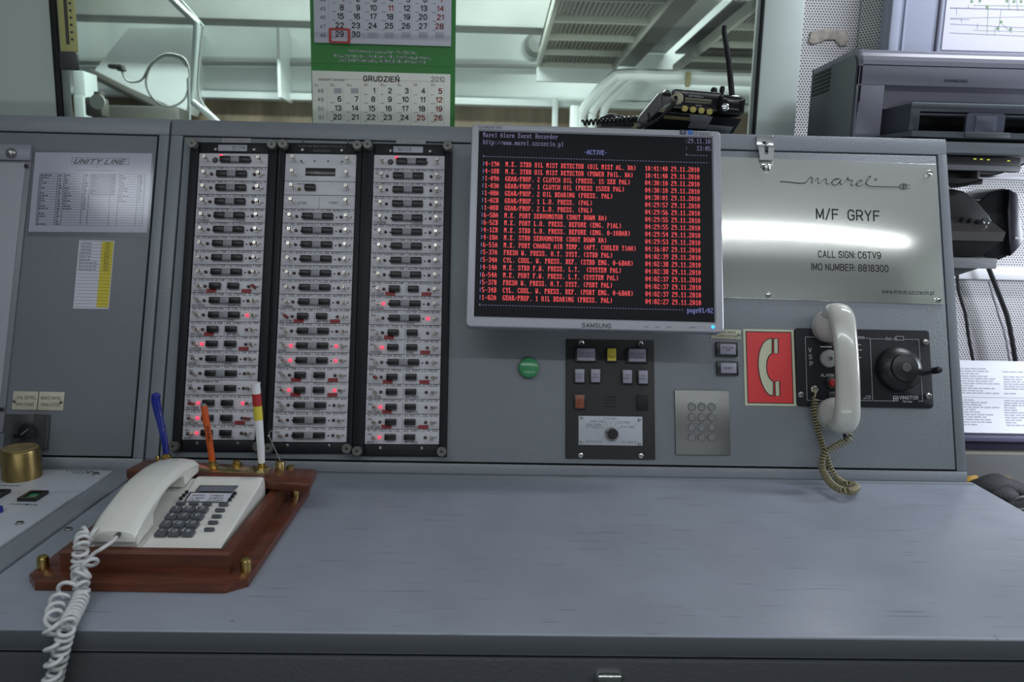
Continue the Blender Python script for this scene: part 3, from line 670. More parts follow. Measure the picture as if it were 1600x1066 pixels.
for p, q, w, mi in (((1483, 13), (1600, 16), 0.0022, 1), ((1483, 30), (1513, 31), 0.0012, 1), ((1483, 38), (1600, 44), 0.0012, 1), ((1484, 29), (1600, 27), 0.0008, 1),
                    ((1483, 52), (1600, 57), 0.0012, 1), ((1520, 9), (1600, 10), 0.0012, 2), ((1493, 12), (1494, 24), 0.001, 1), ((1543, 10), (1541, 52), 0.001, 2),
                    ((1563, 16), (1559, 50), 0.001, 2), ((1500, 30), (1502, 36), 0.001, 1), ((1526, 37), (1526, 46), 0.001, 1), ((1565, 38), (1580, 52), 0.001, 2),
                    ((1575, 0), (1575, 16), 0.001, 2), ((1587, 0), (1589, 18), 0.001, 2), ((1512, 8), (1512, 14), 0.001, 1), ((1553, 44), (1553, 56), 0.001, 2), ((1520, 48), (1600, 50), 0.0008, 2)):
    L(p, q, w, mi)
for px, py in ((1517, 3), (1530, 2), (1572, 2), (1583, 3), (1594, 3), (1541, 12), (1563, 35), (1557, 45), (1578, 46)):
    x, y = WB.at(px, py); b.flat(x - 0.003, y - 0.003, x + 0.003, y + 0.003, 0.0032, 2)
tag(b.build('diagram_sheet', [mat('diagram_paper', (0.50, 0.49, 0.57), 0.6), mat('diagram_grey', (0.16, 0.17, 0.22), 0.6), mat('diagram_green', (0.12, 0.22, 0.10), 0.6)], None, WB.mat(0, 0)),
    'white sheet with a piping diagram pinned on the blue grey board', 'diagram')

# ------------------------------------------------------------------ console cabinets, worktop, lower cabinet
def console(name, label, x0, x1, door, parts, paint):
    th = thing(name, label, 'console', T(0, 0, Z0))
    st, ct = math.sin(TILT), math.cos(TILT)
    rec = 0.006                                  # depth of the door recess
    b = MB()
    prof = [(rec / ct, 0.0), (PH * st + rec / ct, CT), (0.43, CT), (0.43, -0.80), (rec / ct, -0.80)]
    n = len(prof)
    vs = [(x0, y, z) for y, z in prof] + [(x1, y, z) for y, z in prof]
    b.raw(vs, [tuple(reversed(range(n))), tuple(range(n, 2 * n))] + [(i, (i + 1) % n, n + (i + 1) % n, n + i) for i in range(n)])
    b.build('cabinet_body', GREY, th)
    u0, u1, v0, v1 = door; g = 0.0028
    pm = PANEL.mat(0, 0); pm.translation -= Vector((0, 0, Z0))
    fr = MB()
    def strip(a0, a1, c0, c1): fr.box(((a0 + a1) / 2, (c0 + c1) / 2, -rec / 2), (a1 - a0, c1 - c0, rec), 0.0016)
    strip(x0, x1, v1 + g, PH); strip(x0, x1, 0.0, v0 - g); strip(x0, u0 - g, v0 - g, v1 + g); strip(u1 + g, x1, v0 - g, v1 + g)
    fr.build('face_frame', GREY, th, pm)
    MB().flat(u0 - g, v0 - g, u1 + g, v1 + g, -rec + 0.0004).build('door_seal', SEAL, th, pm)
    MB().box(((u0 + u1) / 2, (v0 + v1) / 2, -rec / 2 + 0.0008), (u1 - u0, v1 - v0, rec - 0.001), 0.0014).build('door', paint, th, pm)
    parts(th, pm)
    return th
DOORV = (0.0205, 0.5675)
def c_parts(th, pm):
    # draw latch over the top seam
    q = PANEL.at(1195, 240)
    lm = pm @ T(q[0], q[1], 0)
    lt = MB().box((0, 0.022, 0.002), (0.030, 0.020, 0.004), 0.001).cyl((-0.006, 0.020, 0.004), 0.004, 0.012, 10, 'x').cyl((0.002, 0.018, 0.004), 0.003, 0.007, 10)
    lt.cyl((-0.014, 0.0105, 0.007), 0.0022, 0.028, 10, 'x').build('draw_latch', CHROME, th, lm)
    out = [(-0.0145, 0.012), (-0.012, -0.014), (0.012, -0.014), (0.0145, 0.012)]
    lb = [o for o in th.children if o.name.startswith('draw_latch')][0]
    k = MB().frame([(-0.0145, 0.012), (-0.0115, -0.0145), (0.0115, -0.0145), (0.0145, 0.012)], [(-0.0036, 0.0095), (-0.0030, -0.0045), (0.0030, -0.0045), (0.0036, 0.0095)], 0.004, 0.0085)
    k.build('latch_lever', CHROME, lb)
    MB().lathe([(0.0085, 0), (0.0075, 0.003), (0.004, 0.006), (0, 0.007)], (0.001, -0.026, 0), 14).box((0.001, -0.022, 0.003), (0.02, 0.007, 0.005), 0.001).build('strike_hook', CHROME, lb, T(0, 0, 0.0028))
def no_parts(th, pm): pass
console('instrument_console', 'grey steel instrument console carrying the alarm racks, screen and telephone panel', XL + 0.0015, XR, (-0.594, 0.7215) + DOORV, c_parts, GREYC)
console('side_console', 'grey steel console cabinet on the left with the telephone list', -1.32, XL - 0.0015, (-1.26, -0.6405) + DOORV, no_parts, GREYD)

def slab(name, pts, z0, z1, m, label, cat, b=0.004):
    o = MB().prism(pts, z0, z1, 0, b, seg=3).build(name, m, None, T(0, 0, Z0)); return tag(o, label, cat)
EX = 0.751
top = slab('worktop', [(XL - 0.002 + 0.0005, -DD), (EX, -DD), (EX, 0.0), (XL - 0.002 + 0.0005, 0.0)], -0.0235, 0.0, WORKTOP, 'worn grey painted steel worktop in front of the instrument console', 'worktop')
for q in ((107, 828),):
    x, y = DESK.at(*q); obj('screw', SCREWB, top, T(x, y, 0))
MB().box(((XL + EX) / 2, -DD - 0.0003, -0.0122), (EX - XL - 0.004, 0.0008, 0.0205), 0.0003).build('edge_shade_strip', mat('edge_shade_grey', (0.105, 0.114, 0.126), 0.4), top)  # added strip, painted darker as if the worktop's front edge were in shade
MB().box((0.065, 0.004, 0.0), (1.36, 0.010, 0.0035), 0.0015).build('back_seam', GREY, top, T(0, -0.012, 0))
# seam strip between the two worktops
sd = slab('side_worktop', [(-1.32, -DD), (XL - 0.0035, -DD), (XL - 0.0035, 0.0), (-1.32, 0.0)], -0.0235, 0.0015, GREY, 'grey steel worktop on the left that holds the instrument plate', 'worktop', 0.003)
# lower cabinet in front
th = thing('lower_cabinet', 'grey steel cabinet front, painted darker as if in shade, below the worktop with a quarter-turn lock', 'cabinet', T(0, 0, Z0))
MB().box((-0.28, -0.2385, -0.44), (2.06, 0.46, 0.80), 0.003).build('cabinet_body', SEAL, th)
MB().box((-0.28, -DD + 0.006, -0.2395), (2.06, 0.012, 0.425), 0.004).build('flap', mat('flap_shade_grey', (0.070, 0.075, 0.082), 0.38, bump=0.25, bscale=260), th)  # flap colour darkened to stand in for shade and vignetting
q = wallplane(-DD).at(950, 1066)
lk = MB().prism(rrect(0.030, 0.040, 0.006), 0, 0.010, 0, 0.003).build('lock', CHROME, th, Matrix.Translation((q[0], -DD, q[1] - 0.006)) @ Matrix.Rotation(R(90), 4, 'X'))
MB().lathe([(0.0085, 0), (0.0085, 0.002), (0.006, 0.0025)], (0, 0.003, 0.010), 16).box((0, 0.003, 0.0128), (0.014, 0.0022, 0.001), M=Matrix.Rotation(R(-40), 4, 'Z') @ T(0, 0, 0)).build('lock_slot', OLDBRASS, lk)

# ------------------------------------------------------------------ left: instrument plate, cover, lists, selector
th = thing('instrument_plate', 'pale grey instrument plate with green push buttons on the left worktop', 'instrument plate', T(0, 0, Z0 + 0.0015))
xr = DESK.at(172, 738, 0.005)[0]; yb = -0.022
MB().box(((-1.30 + xr) / 2, (yb - 0.46) / 2, 0.002), (xr + 1.30, 0.46 + yb, 0.004), 0.001).build('plate', GREYL, th)
for q in ((150, 741), (31, 818)):
    x, y = DESK.at(*q, 0.006); obj('screw', SCREWB, th, T(x, y, 0.004))
def sq_button(px, py):
    x, y = DESK.at(px, py, 0.006); s = 0.026
    f = MB().frame([(-s / 2, -s * .62), (s / 2, -s * .62), (s / 2, s * .62), (-s / 2, s * .62)], [(-s * .33, -s * .42), (s * .33, -s * .42), (s * .33, s * .42), (-s * .33, s * .42)], 0, 0.005).build('push_button', BLACK, th, T(x, y, 0.004))
    MB().box((0, 0, 0.0012), (s * .64, s * .82, 0.002)).build('lens', mat('green_lens', (0.03, 0.20, 0.11), 0.3), f)
sq_button(52, 777); sq_button(-8, 775)
x, y = DESK.at(-4, 800, 0.006); MB().cyl((0, 0, 0), 0.007, 0.008, 14, b=0.002).build('knob', BLUEPEN, th, T(x, y, 0.004))
b = MB(); rnd = random.Random(5)
for (px, py, wd) in ((102, 736, 0.045), (112, 739, 0.03), (135, 738, 0.02), (14, 788, 0.03), (38, 789, 0.02), (0, 759, 0.035)):
    x, y = DESK.at(px, py, 0.006); dashes(b, x, y, x + wd, 0.0022, 9, 0, rnd, 0)
b.build('print', PRINT, th, T(0, 0, 0.0043))
x, y = DESK.at(35, 746, 0.005)
t2 = thing('brass_cover', 'round brass cover standing on the pale instrument plate', 'cover', T(x, y, Z0 + 0.0055))
MB().lathe([(0.0272, 0), (0.0276, 0.004), (0.0272, 0.010), (0.0272, 0.042), (0.0262, 0.0455), (0.0245, 0.0468)], n=36).build('sleeve', OLDBRASS, t2)
MB().lathe([(0.0245, 0.0), (0.0235, 0.0010), (0.0215, 0.0014), (0.0208, 0.0010), (0, 0.0010)], n=36).build('cap_disc', mat('dull_brass', (0.30, 0.23, 0.11), 0.55, metal=0.6, var=0.3, vscale=50), t2, T(0, 0, 0.0468))

cu, cv, ww, hh, an = PANEL.quad([(22.5, 611.5), (101.8, 613), (99.4, 643), (19.5, 639.5)])
b = MB().box((0, 0, 0.001), (ww, hh, 0.002), 0.0006)
b.flat(-0.0006, -hh / 2, 0.0006, hh / 2, 0.00225, 1)
for s, t in ((-1, ('LOCAL CONTROL', 'MAIN ENGINE')), (1, ('REMOTE CONTROL', 'FROM ULSTEIN'))):
    b.text(t[0], s * ww / 4, hh * 0.09, hh * 0.15, 0.0023, 1, fit=ww * 0.40, bold=0.01); b.text(t[1], s * ww / 4, -hh * 0.27, hh * 0.15, 0.0023, 1, fit=ww * 0.36, bold=0.01)
o = tag(b.build('engraved_plate', [IVORY, PRINT], None, PANEL.mat(cu, cv, 0.0003, an)), 'ivory engraved plate reading local control and remote control', 'name plate')
for s in (-1, 1): obj('screw', SCREWS, o, T(s * ww * 0.455, -hh * 0.05, 0.002))

cu, cv, ww, hh, an = PANEL.quad([(35, 649), (79, 649), (77, 703), (33, 702)])
th = thing('selector_switch', 'rotary selector switch under a smoky cover above the brass cover', 'switch', PANEL.mat(cu, cv, 0.0003, an))
MB().box((0, 0, 0.003), (ww, hh, 0.006), 0.001).box((0, 0, 0.0065), (ww * 0.8, hh * 0.8, 0.002)).build('base_plate', mat('switch_base_grey', (0.13, 0.135, 0.145), 0.5), th)
kn = MB().cyl((0, 0, 0.006), 0.006, 0.012, 16).cyl((0, 0, 0.016), 0.0125, 0.014, 24, b=0.002).box((-0.006, -0.006, 0.024), (0.026, 0.008, 0.010), 0.002, M=None)
kn.M = Matrix.Rotation(R(40), 4, 'Z')
kn.box((0, 0, 0.0305), (0.014, 0.0016, 0.0006), mi=1)
kn.build('knob', [BLACKM, PRINTW], th)
c = MB(); d = 0.045
c.box((0, 0, d), (ww, hh, 0.002), 0.0006)
for s in (-1, 1):
    c.box((s * (ww / 2 - 0.001), 0, d / 2), (0.002, hh, d)); c.box((0, s * (hh / 2 - 0.001), d / 2), (ww, 0.002, d))
c.build('cover', SMOKE, th)

# clipped white board at the left edge
uL = -1.05; uR = PANEL.at(15, 620)[0]; vB = PANEL.at(6, 676)[1]; vT = PANEL.at(48, 229)[1]; vS = PANEL.at(48, 253.5)[1]
uR2 = PANEL.at(49, 245)[0]
ur = (uR + uR2) / 2
th = thing('status_board', 'white board in a grey holder at the left edge of the console', 'board', PANEL.mat(0, 0, 0.0004))
MB().box(((uL + ur) / 2, (vB + vT) / 2, 0.002), (ur - uL, vT - vB, 0.004), 0.001).build('backing', mat('board_backing', (0.20, 0.20, 0.23), 0.4), th)
v1 = vS - 0.004
MB().box(((uL + ur) / 2 - 0.004, (vB + 0.03 + v1) / 2, 0.005), (ur - uL - 0.008, v1 - vB - 0.03, 0.003), 0.0006).build('white_sheet', mat('board_white', (0.34, 0.34, 0.38), 0.5), th)
MB().box(((uL + ur) / 2, (vS + vT) / 2, 0.006), (ur - uL, vT - vS, 0.005), 0.001).build('clamp_bar', mat('board_bar', (0.24, 0.24, 0.28), 0.35), th)
for q in ((42, 260), (4, 640)):
    x, y = PANEL.at(*q, 0.006); MB().box((x, y, 0.0075), (0.006, 0.006, 0.003), 0.001).build('clip', BLACK, th)
x, y = PANEL.at(17, 239, 0.012); MB().lathe([(0.0085, 0), (0.0085, 0.004), (0.006, 0.008), (0.0035, 0.0095), (0, 0.0095)], n=16).build('screw', ZINC, th, T(x, y, 0.0085))

# telephone list in a clear sleeve
cu, cv, ww, hh, an = PANEL.quad([(56.3, 239.4), (239, 239.4), (229.4, 363.8), (45, 363)])
th = thing('telephone_list', 'white telephone list headed with a slanted line logo in a clear sleeve', 'sheet', PANEL.mat(cu, cv, 0.0006, an))
b = MB().box((0, 0, 0.0006), (ww, hh, 0.0006)); rnd = random.Random(11); Zp = 0.00105
X = lambda f: (f - 0.5) * ww
Y = lambda f: (0.5 - f) * hh
b.frame([(X(.315), Y(.065)), (X(.805), Y(.065)), (X(.805), Y(.152)), (X(.315), Y(.152))], [(X(.318), Y(.069)), (X(.802), Y(.069)), (X(.802), Y(.148)), (X(.318), Y(.148))], 0.0008, Zp, 1)
b.text('UNITY LINE', X(.56), Y(.137), hh * 0.052, Zp, 1, fit=ww * 0.455, bold=0.06, shear=0.4)
b.text('m/f GRYF', X(.53), Y(.188), hh * 0.016, Zp, 1, bold=0.01)
b.text('SPIS NUMERÓW TELEFONICZNYCH', X(.53), Y(.232), hh * 0.016, Zp, 1, bold=0.01, fit=ww * 0.33)
t0, t1, l0, l1 = .27, .915, .055, .955
cols = [l0, .21, .265, .43, .485, .665, .735, .895, l1]
for c in cols: b.flat(X(c) - 0.0004, Y(t1), X(c) + 0.0004, Y(t0), Zp, 1)
b.raw([(X(.50), Y(t0), Zp - .0001), (X(.71), Y(t0), Zp - .0001), (X(.71), Y(.545), Zp - .0001), (X(.50), Y(.545), Zp - .0001)], [(3, 2, 1, 0)], 2)
NR = 20; fill = {0: 20, 2: 14, 4: 8, 6: 11}
for r in range(NR + 1):
    y = t0 + (t1 - t0) * r / NR; b.flat(X(l0), Y(y) - 0.00025, X(l1), Y(y) + 0.00025, Zp, 1)
for r in range(NR):
    y = Y(t0 + (t1 - t0) * (r + 0.78) / NR)
    for ci in (0, 2, 4, 6):
        if r >= fill[ci]: continue
        dashes(b, X(cols[ci] + .008), y, X(cols[ci + 1] - .01), hh * 0.013, rnd.choice((1, 2, 2, 3)), 1, rnd, Zp)
        dashes(b, X(cols[ci + 1] + .012), y, X(cols[ci + 2] - .004), hh * 0.013, 1, 1, rnd, Zp)
b.build('printed_sheet', [PAPER, PRINT, mat('shaded_cells', (0.34, 0.34, 0.39), 0.6)], th)
MB().box((0.001, -hh * 0.012, 0.0016), (ww * 1.035, hh * 1.09, 0.0004)).build('clear_sleeve', SLEEVE, th)

cu, cv, ww, hh, an = PANEL.quad([(124, 376), (179.6, 376), (170, 484), (115, 482)])
b = MB().box((0, 0, 0.0005), (ww, hh, 0.0009)); Zp = 0.0011
th = PANEL.mat(cu, cv, 0.0003, an)
b.flat(ww * .15, -hh * .475, ww * .485, hh * .485, Zp - .0001, 2)
names = ['C. Mechanik', 'I Mechanik', 'II Mechanik', 'III Mechanik', 'Elektryk', 'Magazynier', 'Motorzysta kab. 452', 'Motorzysta kab. 453', 'Motorzysta kab. 454']
nums = ['754', '752', '753', '655', '656', '657', '452', '453', '454']
for r in range(21):
    y = hh * (.485 - .96 * r / 20); b.flat(-ww * .47, y - .0002, ww * .485, y + .0002, Zp, 1)
    if r < 9:
        b.text(names[r], -ww * .45, y - hh * .040, hh * .026, Zp, 1, 'l', fit=ww * (.5 if r > 5 else .32), bold=0.02); b.text(nums[r], ww * .32, y - hh * .040, hh * .026, Zp, 1, bold=0.03)
tag(b.build('cabin_number_list', [PAPER, PRINT, YELLOW], None, th), 'narrow list with a yellow number column below the telephone list', 'sheet')
# ------------------------------------------------------------------ alarm racks
POST = MB().cyl((0, 0, 0), 0.0030, 0.004, 6).cyl((0, 0, 0.004), 0.0024, 0.012, 10).lathe([(0.0031, 0.012), (0.0031, 0.0175), (0.0026, 0.0185), (0.0012, 0.0185), (0.0010, 0.016), (0, 0.016)], n=12).mesh('test_post', NICKEL)
POSTR = POST.copy(); POSTR.materials.clear(); POSTR.materials.append(mat('red_brown_post', (0.28, 0.07, 0.05), 0.35, metal=0.3))
def led_mesh(m): return MB().cyl((0, 0, 0), 0.0027, 0.001, 12).lathe([(0.0024, 0.001), (0.0024, 0.0030), (0.0018, 0.0042), (0, 0.0048)], n=12).mesh('indicator_led', m)
LEDM_OFF, LEDM_ON = led_mesh(LEDOFF), led_mesh(LEDON)
HOLE = MB().cyl((0, 0, 0), 0.0014, 0.0004, 10).mesh('adjust_hole', SEAL)
W3 = 0.0105
def key_mesh(w, m, nm):
    return MB().box((0, 0, 0.0040), (w, 0.0102, 0.0080), 0.0010).mesh(nm, m)
KEYB = key_mesh(0.0182, mat('module_key_black', (0.010, 0.0105, 0.012), 0.32, spec=0.35), 'push_key')
KEYC = key_mesh(0.0150, LGREY, 'centre_key')
KNOBS = MB().lathe([(0.0082, 0), (0.0082, 0.010), (0.0074, 0.0112), (0.0050, 0.0112), (0.0046, 0.0106), (0, 0.0106)], n=18).cyl((0, 0, 0.0106), 0.0022, 0.0008, 8, mi=1).mesh('thumb_screw', [mat('thumb_screw_grey', (0.17, 0.165, 0.15), 0.4, metal=0.6), BLACK])
SM = 0.0003
def module(rack, rw, rh, vc, kind, lt, rt, lit=(0, 0), tags=(0, 0), dots=1, nums=('', ''), redpost=0, low=('', '')):
    """one alarm module of a rack: plate with print, then its keys, lamps and test posts"""
    b = MB(); hz = 0.0012
    b.box((0, 0, hz / 2), (rw, rh - 0.0004, hz), 0.0003); z = hz + 0.0002
    b.flat(-rw / 2, -rh / 2, rw / 2, -rh / 2 + 0.0005, z, 1)
    if kind != 'head': b.flat(-0.0002, -rh / 2, 0.0002, rh / 2, z, 1)
    X = lambda f: (f - 0.5) * rw
    Y = lambda f: (0.5 - f) * rh
    th_ = rh * 0.135
    def put(s, x0, x1, y, al='l', h=th_):
        if not s: return
        mx = abs(x1 - x0) * rw; nat = len(s) * h * 0.95
        b.text(s, X(x0), Y(y), h, z, 1, al, fit=min(mx, nat), bold=0.035)
    if kind in ('long', 'split'):
        put(lt, .03, .475, .165); put(rt, .525, .975, .165)
        put(low[0], .03, .2, .94); put(low[1], .53, .72, .94)
        put(nums[0], .03, .09, .42); put(nums[1], .965, .92, .62, 'r')
    pm = b.build('alarm_module', [PLATE, PRINT, TAGRED], rack, T(0, vc, 0.0))
    def sub(nm, me, fx, fy, zz=hz): return obj(nm, me, pm, T(X(fx), Y(fy), zz))
    if kind == 'long':
        sub('push_key', KEYB, .355, .54); sub('push_key', KEYB, .635, .54); sub('centre_key', KEYC, .497, .54)
        if dots: sub('adjust_hole', HOLE, .262, .56); sub('adjust_hole', HOLE, .752, .56)
    elif kind == 'split':
        sub('push_key', KEYB, .345, .53); sub('push_key', KEYB, .605, .53)
        for i, x in ((0, .285), (1, .785)):
            if tags[i]:
                me = MB().box((0, 0, 0.0004), (0.0165, 0.0062, 0.0005)).text('OUT', 0, -0.0022, 0.0035, 0.0008, 1).mesh('red_tag', [TAGRED, mat('tag_print', (0.14, 0.01, 0.01), 0.6)])
                sub('red_tag', me, x, .84)
    if kind in ('long', 'split'):
        sub('indicator_led', LEDM_ON if lit[0] else LEDM_OFF, .195, .54); sub('indicator_led', LEDM_ON if lit[1] else LEDM_OFF, .815, .54)
        sub('test_post', POSTR if redpost & 1 else POST, .125, .60); sub('test_post', POSTR if redpost & 2 else POST, .905, .60)
    return pm, sub, X, Y, put

def rack(quad, inner, label, name_strip, rows, first=0):
    cu, cv, ww, hh, an = PANEL.quad(quad)
    th = thing('alarm_rack', label, 'alarm rack', PANEL.mat(cu, cv, 0.0004, an), 'alarm racks on the console')
    iu, iv, iw, ih, ia = PANEL.quad(inner, 0.006)
    iu -= cu; iv -= cv
    base = MB().box((0, 0, 0.0022), (ww - 0.0015, hh, 0.0044), 0.0008)
    base.build('back_plate', BLACKM, th)
    # side rails, top and bottom strips
    rl = iu - iw / 2 + ww / 2
    def bar(x0, x1, y0, y1, h, nm):
        return MB().box(((x0 + x1) / 2, (y0 + y1) / 2, h / 2), (x1 - x0, y1 - y0, h), 0.0012).build(nm, BLACKM, th, T(0, 0, 0.0044))
    bar(-ww / 2 + 0.002, iu - iw / 2 - 0.001, -hh / 2 + 0.001, hh / 2 - 0.001, 0.0060, 'side_rail')
    bar(iu + iw / 2 + 0.001, ww / 2 - 0.002, -hh / 2 + 0.001, hh / 2 - 0.001, 0.0060, 'side_rail')
    ht = bar(iu - iw / 2, iu + iw / 2, iv + ih / 2 + 0.0005, hh / 2 - 0.001, 0.0020, 'header_strip')
    fb = bar(iu - iw / 2, iu + iw / 2, -hh / 2 + 0.001, iv - ih / 2 - 0.0005, 0.0020, 'footer_strip')
    for x in (-ww / 2 + 0.0085, ww / 2 - 0.0085):
        for y in (hh / 2 - 0.0085, -hh / 2 + 0.0085): obj('thumb_screw', KNOBS, th, T(x, y, 0.0104))
    yt = (iv + ih / 2 + hh / 2) / 2; yb = (iv - ih / 2 - hh / 2) / 2
    for x in (iu - iw * .29, iu + iw * .27):
        obj('screw', SCREWS, fb, T(x, yb + 0.004, 0.002)); obj('screw', SCREWS, ht, T(x + iw * .02, yt - 0.003, 0.002))
    if name_strip:
        t1, t2 = name_strip
        q = MB().box((iu - iw * .02, yt - 0.001, 0.0008), (iw * .42, 0.011, 0.0016), 0.0003).text(t1, iu + iw * t2, yt - 0.0036, 0.0052, 0.0018, 1, bold=0.02, fit=iw * .19)
        q.build('name_strip', [mat('strip_grey', (0.36, 0.36, 0.42), 0.35), PRINT], th, T(0, 0, 0.0066))
        tp = MB().box((iu + iw * .01, hh / 2 + 0.0052, 0.0004), (iw * .42, 0.0085, 0.0008)); rnd = random.Random(2)
        for k in range(7): tp.text('G11200 34'[k], iu - iw * .14 + k * iw * .047, hh / 2 + 0.003, 0.004, 0.0010, 1)
        tp.build('label_tape', [mat('tape_grey', (0.27, 0.27, 0.28), 0.4), PRINTG], th)
    else:
        q = MB().text('ALARM AND MONITORING SYSTEM AM-2', iu, yt + 0.0022, 0.0030, 0.0, 0, fit=iw * .66)
        q.text('Autronica', iu, yt - 0.0062, 0.0042, 0.0, 0, shear=0.3)
        q.build('header_print', [mat('engraved_grey', (0.22, 0.22, 0.23), 0.5)], th, T(0, 0, 0.0067))
        for x in (iu - iw * .28, iu + iw * .36): MB().box((x, hh / 2 + 0.004, 0.0003), (0.003, 0.008, 0.0006)).build('tape_scrap', DGREY, th)
    md = D.objects.new('module_column', None); 
    D.objects.remove(md)
    n = 20; rh = ih / n
    # modules sit in the column between the rails
    for i, r in enumerate(rows):
        if r is None: continue
        span = r.get('span', 1)
        vc = iv + ih / 2 - rh * (i + span / 2)
        kw = {k: v for k, v in r.items() if k in ('lit', 'tags', 'dots', 'nums', 'redpost', 'low')}
        pm, sub, X, Y, put = module(th, iw, rh * span, vc, r['k'], r.get('l', ''), r.get('r', ''), **kw)
        pm.location = (iu, vc, 0.0050)
        if r['k'] == 'head' and span == 1 and r.get('head') == 'sel':
            dial = MB().lathe([(0.0052, 0), (0.0052, 0.0008), (0.0042, 0.0009), (0, 0.0009)], n=16).lathe([(0.0030, 0.0009), (0.0030, 0.0030), (0, 0.0032)], n=12, mi=1).box((0.0010, 0, 0.0034), (0.003, 0.0009, 0.0006), mi=0)
            sub('code_dial', dial.mesh('code_dial', [BLACK, PRINTG]), .235, .52)
            sub('push_key', KEYB, .395, .5); sub('push_key', KEYB, .675, .5); sub('centre_key', KEYC, .537, .5)
            sub('adjust_hole', HOLE, .755, .54)
            sub('indicator_led', MB().box((0, 0, 0.0015), (0.0042, 0.0040, 0.003), 0.0006).mesh('indicator_led', LEDON), .32, .20)
            sub('test_post', POST, .125, .52); sub('test_post', POST, .90, .52)
        if r.get('head') == 'display':
            for fx, fy in ((.13, .24), (.13, .74), (.89, .26), (.89, .76)): sub('test_post', POST, fx, fy)
            sub('display_window', MB().box((0, 0, 0.0006), (0.0510, 0.0138, 0.0012), 0.0004).mesh('display_window', mat('display_dark', (0.025, 0.025, 0.022), 0.2)), .5, .66)
            for fx in (.22, .41, .60, .80): sub('adjust_hole', HOLE, fx, .26)
        if r.get('head') == 'mute':
            for fx in (.13, .89): sub('test_post', POST, fx, .5)
            sub('push_key', KEYB, .37, .48)
            sub('indicator_led', MB().cyl((0, 0, 0), 0.003, 0.003, 12, b=0.001).mesh('indicator_led', mat('ochre_lens', (0.15, 0.12, 0.03), 0.3)), .215, .58)
        if r.get('head') == 'side':
            for fx in (.13, .89): sub('test_post', POST, fx, .5)
    return th

def L_(l, r, **k): return dict(k='long', l=l, r=r, **k)
def S_(l, r, **k): return dict(k='split', l=l, r=r, **k)
def engine_rows(S, c0, lits):
    M_ = 'M.E. %s ' % S
    n = lambda i: {'nums': ('%02dA' % (c0 + i), '%02dB' % (c0 + i))}
    rows = [dict(k='head', head='sel')]
    for i in range(1, 4): rows.append(L_(M_ + 'EXH. TEMP. CYL. %d' % (2 * i - 1), M_ + 'EXH. TEMP. CYL. %d' % (2 * i), dots=0, low=('', ''), **n(i)))
    rows.append(L_(M_ + 'EXH. TEMP. BEFORE', M_ + 'EXH. TEMP. BEFORE', low=('TURBINE', 'TURBINE'), **n(4)))
    rows.append(L_(M_ + 'THRUST BEARING', M_ + 'MAIN BEAR. 1 TEMP.', **n(5)))
    for i, (a, c) in enumerate(((2, 3), (4, 5), (6, 7))): rows.append(L_(M_ + 'MAIN BEAR. %d TEMP.' % a, M_ + 'MAIN BEAR. %d TEMP.' % c, **n(6 + i)))
    rows.append(S_(M_ + 'CHARGE AIR TEMP.', M_ + 'MECHANICAL GROUP', low=('AFT. COOLER', ''), tags=(1, 1), redpost=2 if S == 'STBD' else 0, **n(9)))
    rows.append(L_(M_ + 'CHARGE AIR TEMP.', M_ + 'FUEL OIL TEMP.', low=('AFT. COOLER', 'BEFORE ENG.'), **n(10)))
    rows.append(L_('SEA WATER PRESSURE' if S == 'STBD' else 'STEAM PRESSURE', M_ + 'L.O. PRESS. BEFORE', low=('', 'ENG.'), **n(11)))
    rows.append(S_(M_ + 'CYL. COOL. W. TEMP.' if S == 'STBD' else M_ + 'CYL. COOL. W.', M_ + 'F.O. FILTER', low=('AFT. ENG.', 'DIFF. PRESS.'), tags=(1, 0), **n(12)))
    rows.append(S_(M_ + 'F.W. PRESS. L.T.', M_ + 'L.O. TEMP. BEFORE', low=('SYSTEM', 'ENG.'), tags=(0, 1), **n(13)))
    rows.append(L_(M_ + 'L.O. TEMP. BEFORE', M_ + 'L.O. TEMP. BEFORE', low=('ENG.', 'ENG.'), **n(14)))
    if S == 'STBD':
        rows.append(L_('SHAFT GEN. WINDING U TEMP.', 'SHAFT GEN. WINDING V TEMP.', **n(15)))
        rows.append(L_('SHAFT GEN. WINDING W TEMP.', '', **n(16)))
        rows.append(S_(M_ + 'SERVOMOTOR', M_ + 'OIL MIST DETECTOR', low=('SHUT DOWN', 'POWER FAIL.'), redpost=1, **n(17)))
        rows.append(S_(M_ + 'OIL MIST DETECTOR', M_ + 'CYL. COOL. WATER', low=('OIL MIST ALARM', 'PRESSURE'), tags=(0, 1), redpost=2, **n(18)))
    else:
        rows.append(S_('M.E. STBD L.O. PRESS.', M_ + 'L.O. PRESS.', tags=(1, 1), redpost=1, **n(15)))
        rows.append(S_('BY-PASS FLAP FAILURE', 'BY-PASS FLAP FAILURE', low=('M.E. STBD', 'M.E. PORT'), **n(16)))
        rows.append(S_(M_ + 'SERVOMOTOR', M_ + 'OIL MIST DETECTOR', low=('SHUT DOWN', 'POWER FAIL.'), tags=(1, 0), **n(17)))
        rows.append(S_(M_ + 'OIL MIST DETECTOR', M_ + 'CYL. COOL. WATER', low=('OIL MIST ALARM', 'PRESSURE'), tags=(1, 1), **n(18)))
    rows.append(S_(M_ + 'CONTR. VOLT. FAIL.', M_ + 'L.O. FILTER', low=('M.E.', 'DIFF. PRESS.'), **n(19)))
    for i, v in lits.items(): rows[i]['lit'] = v
    return rows

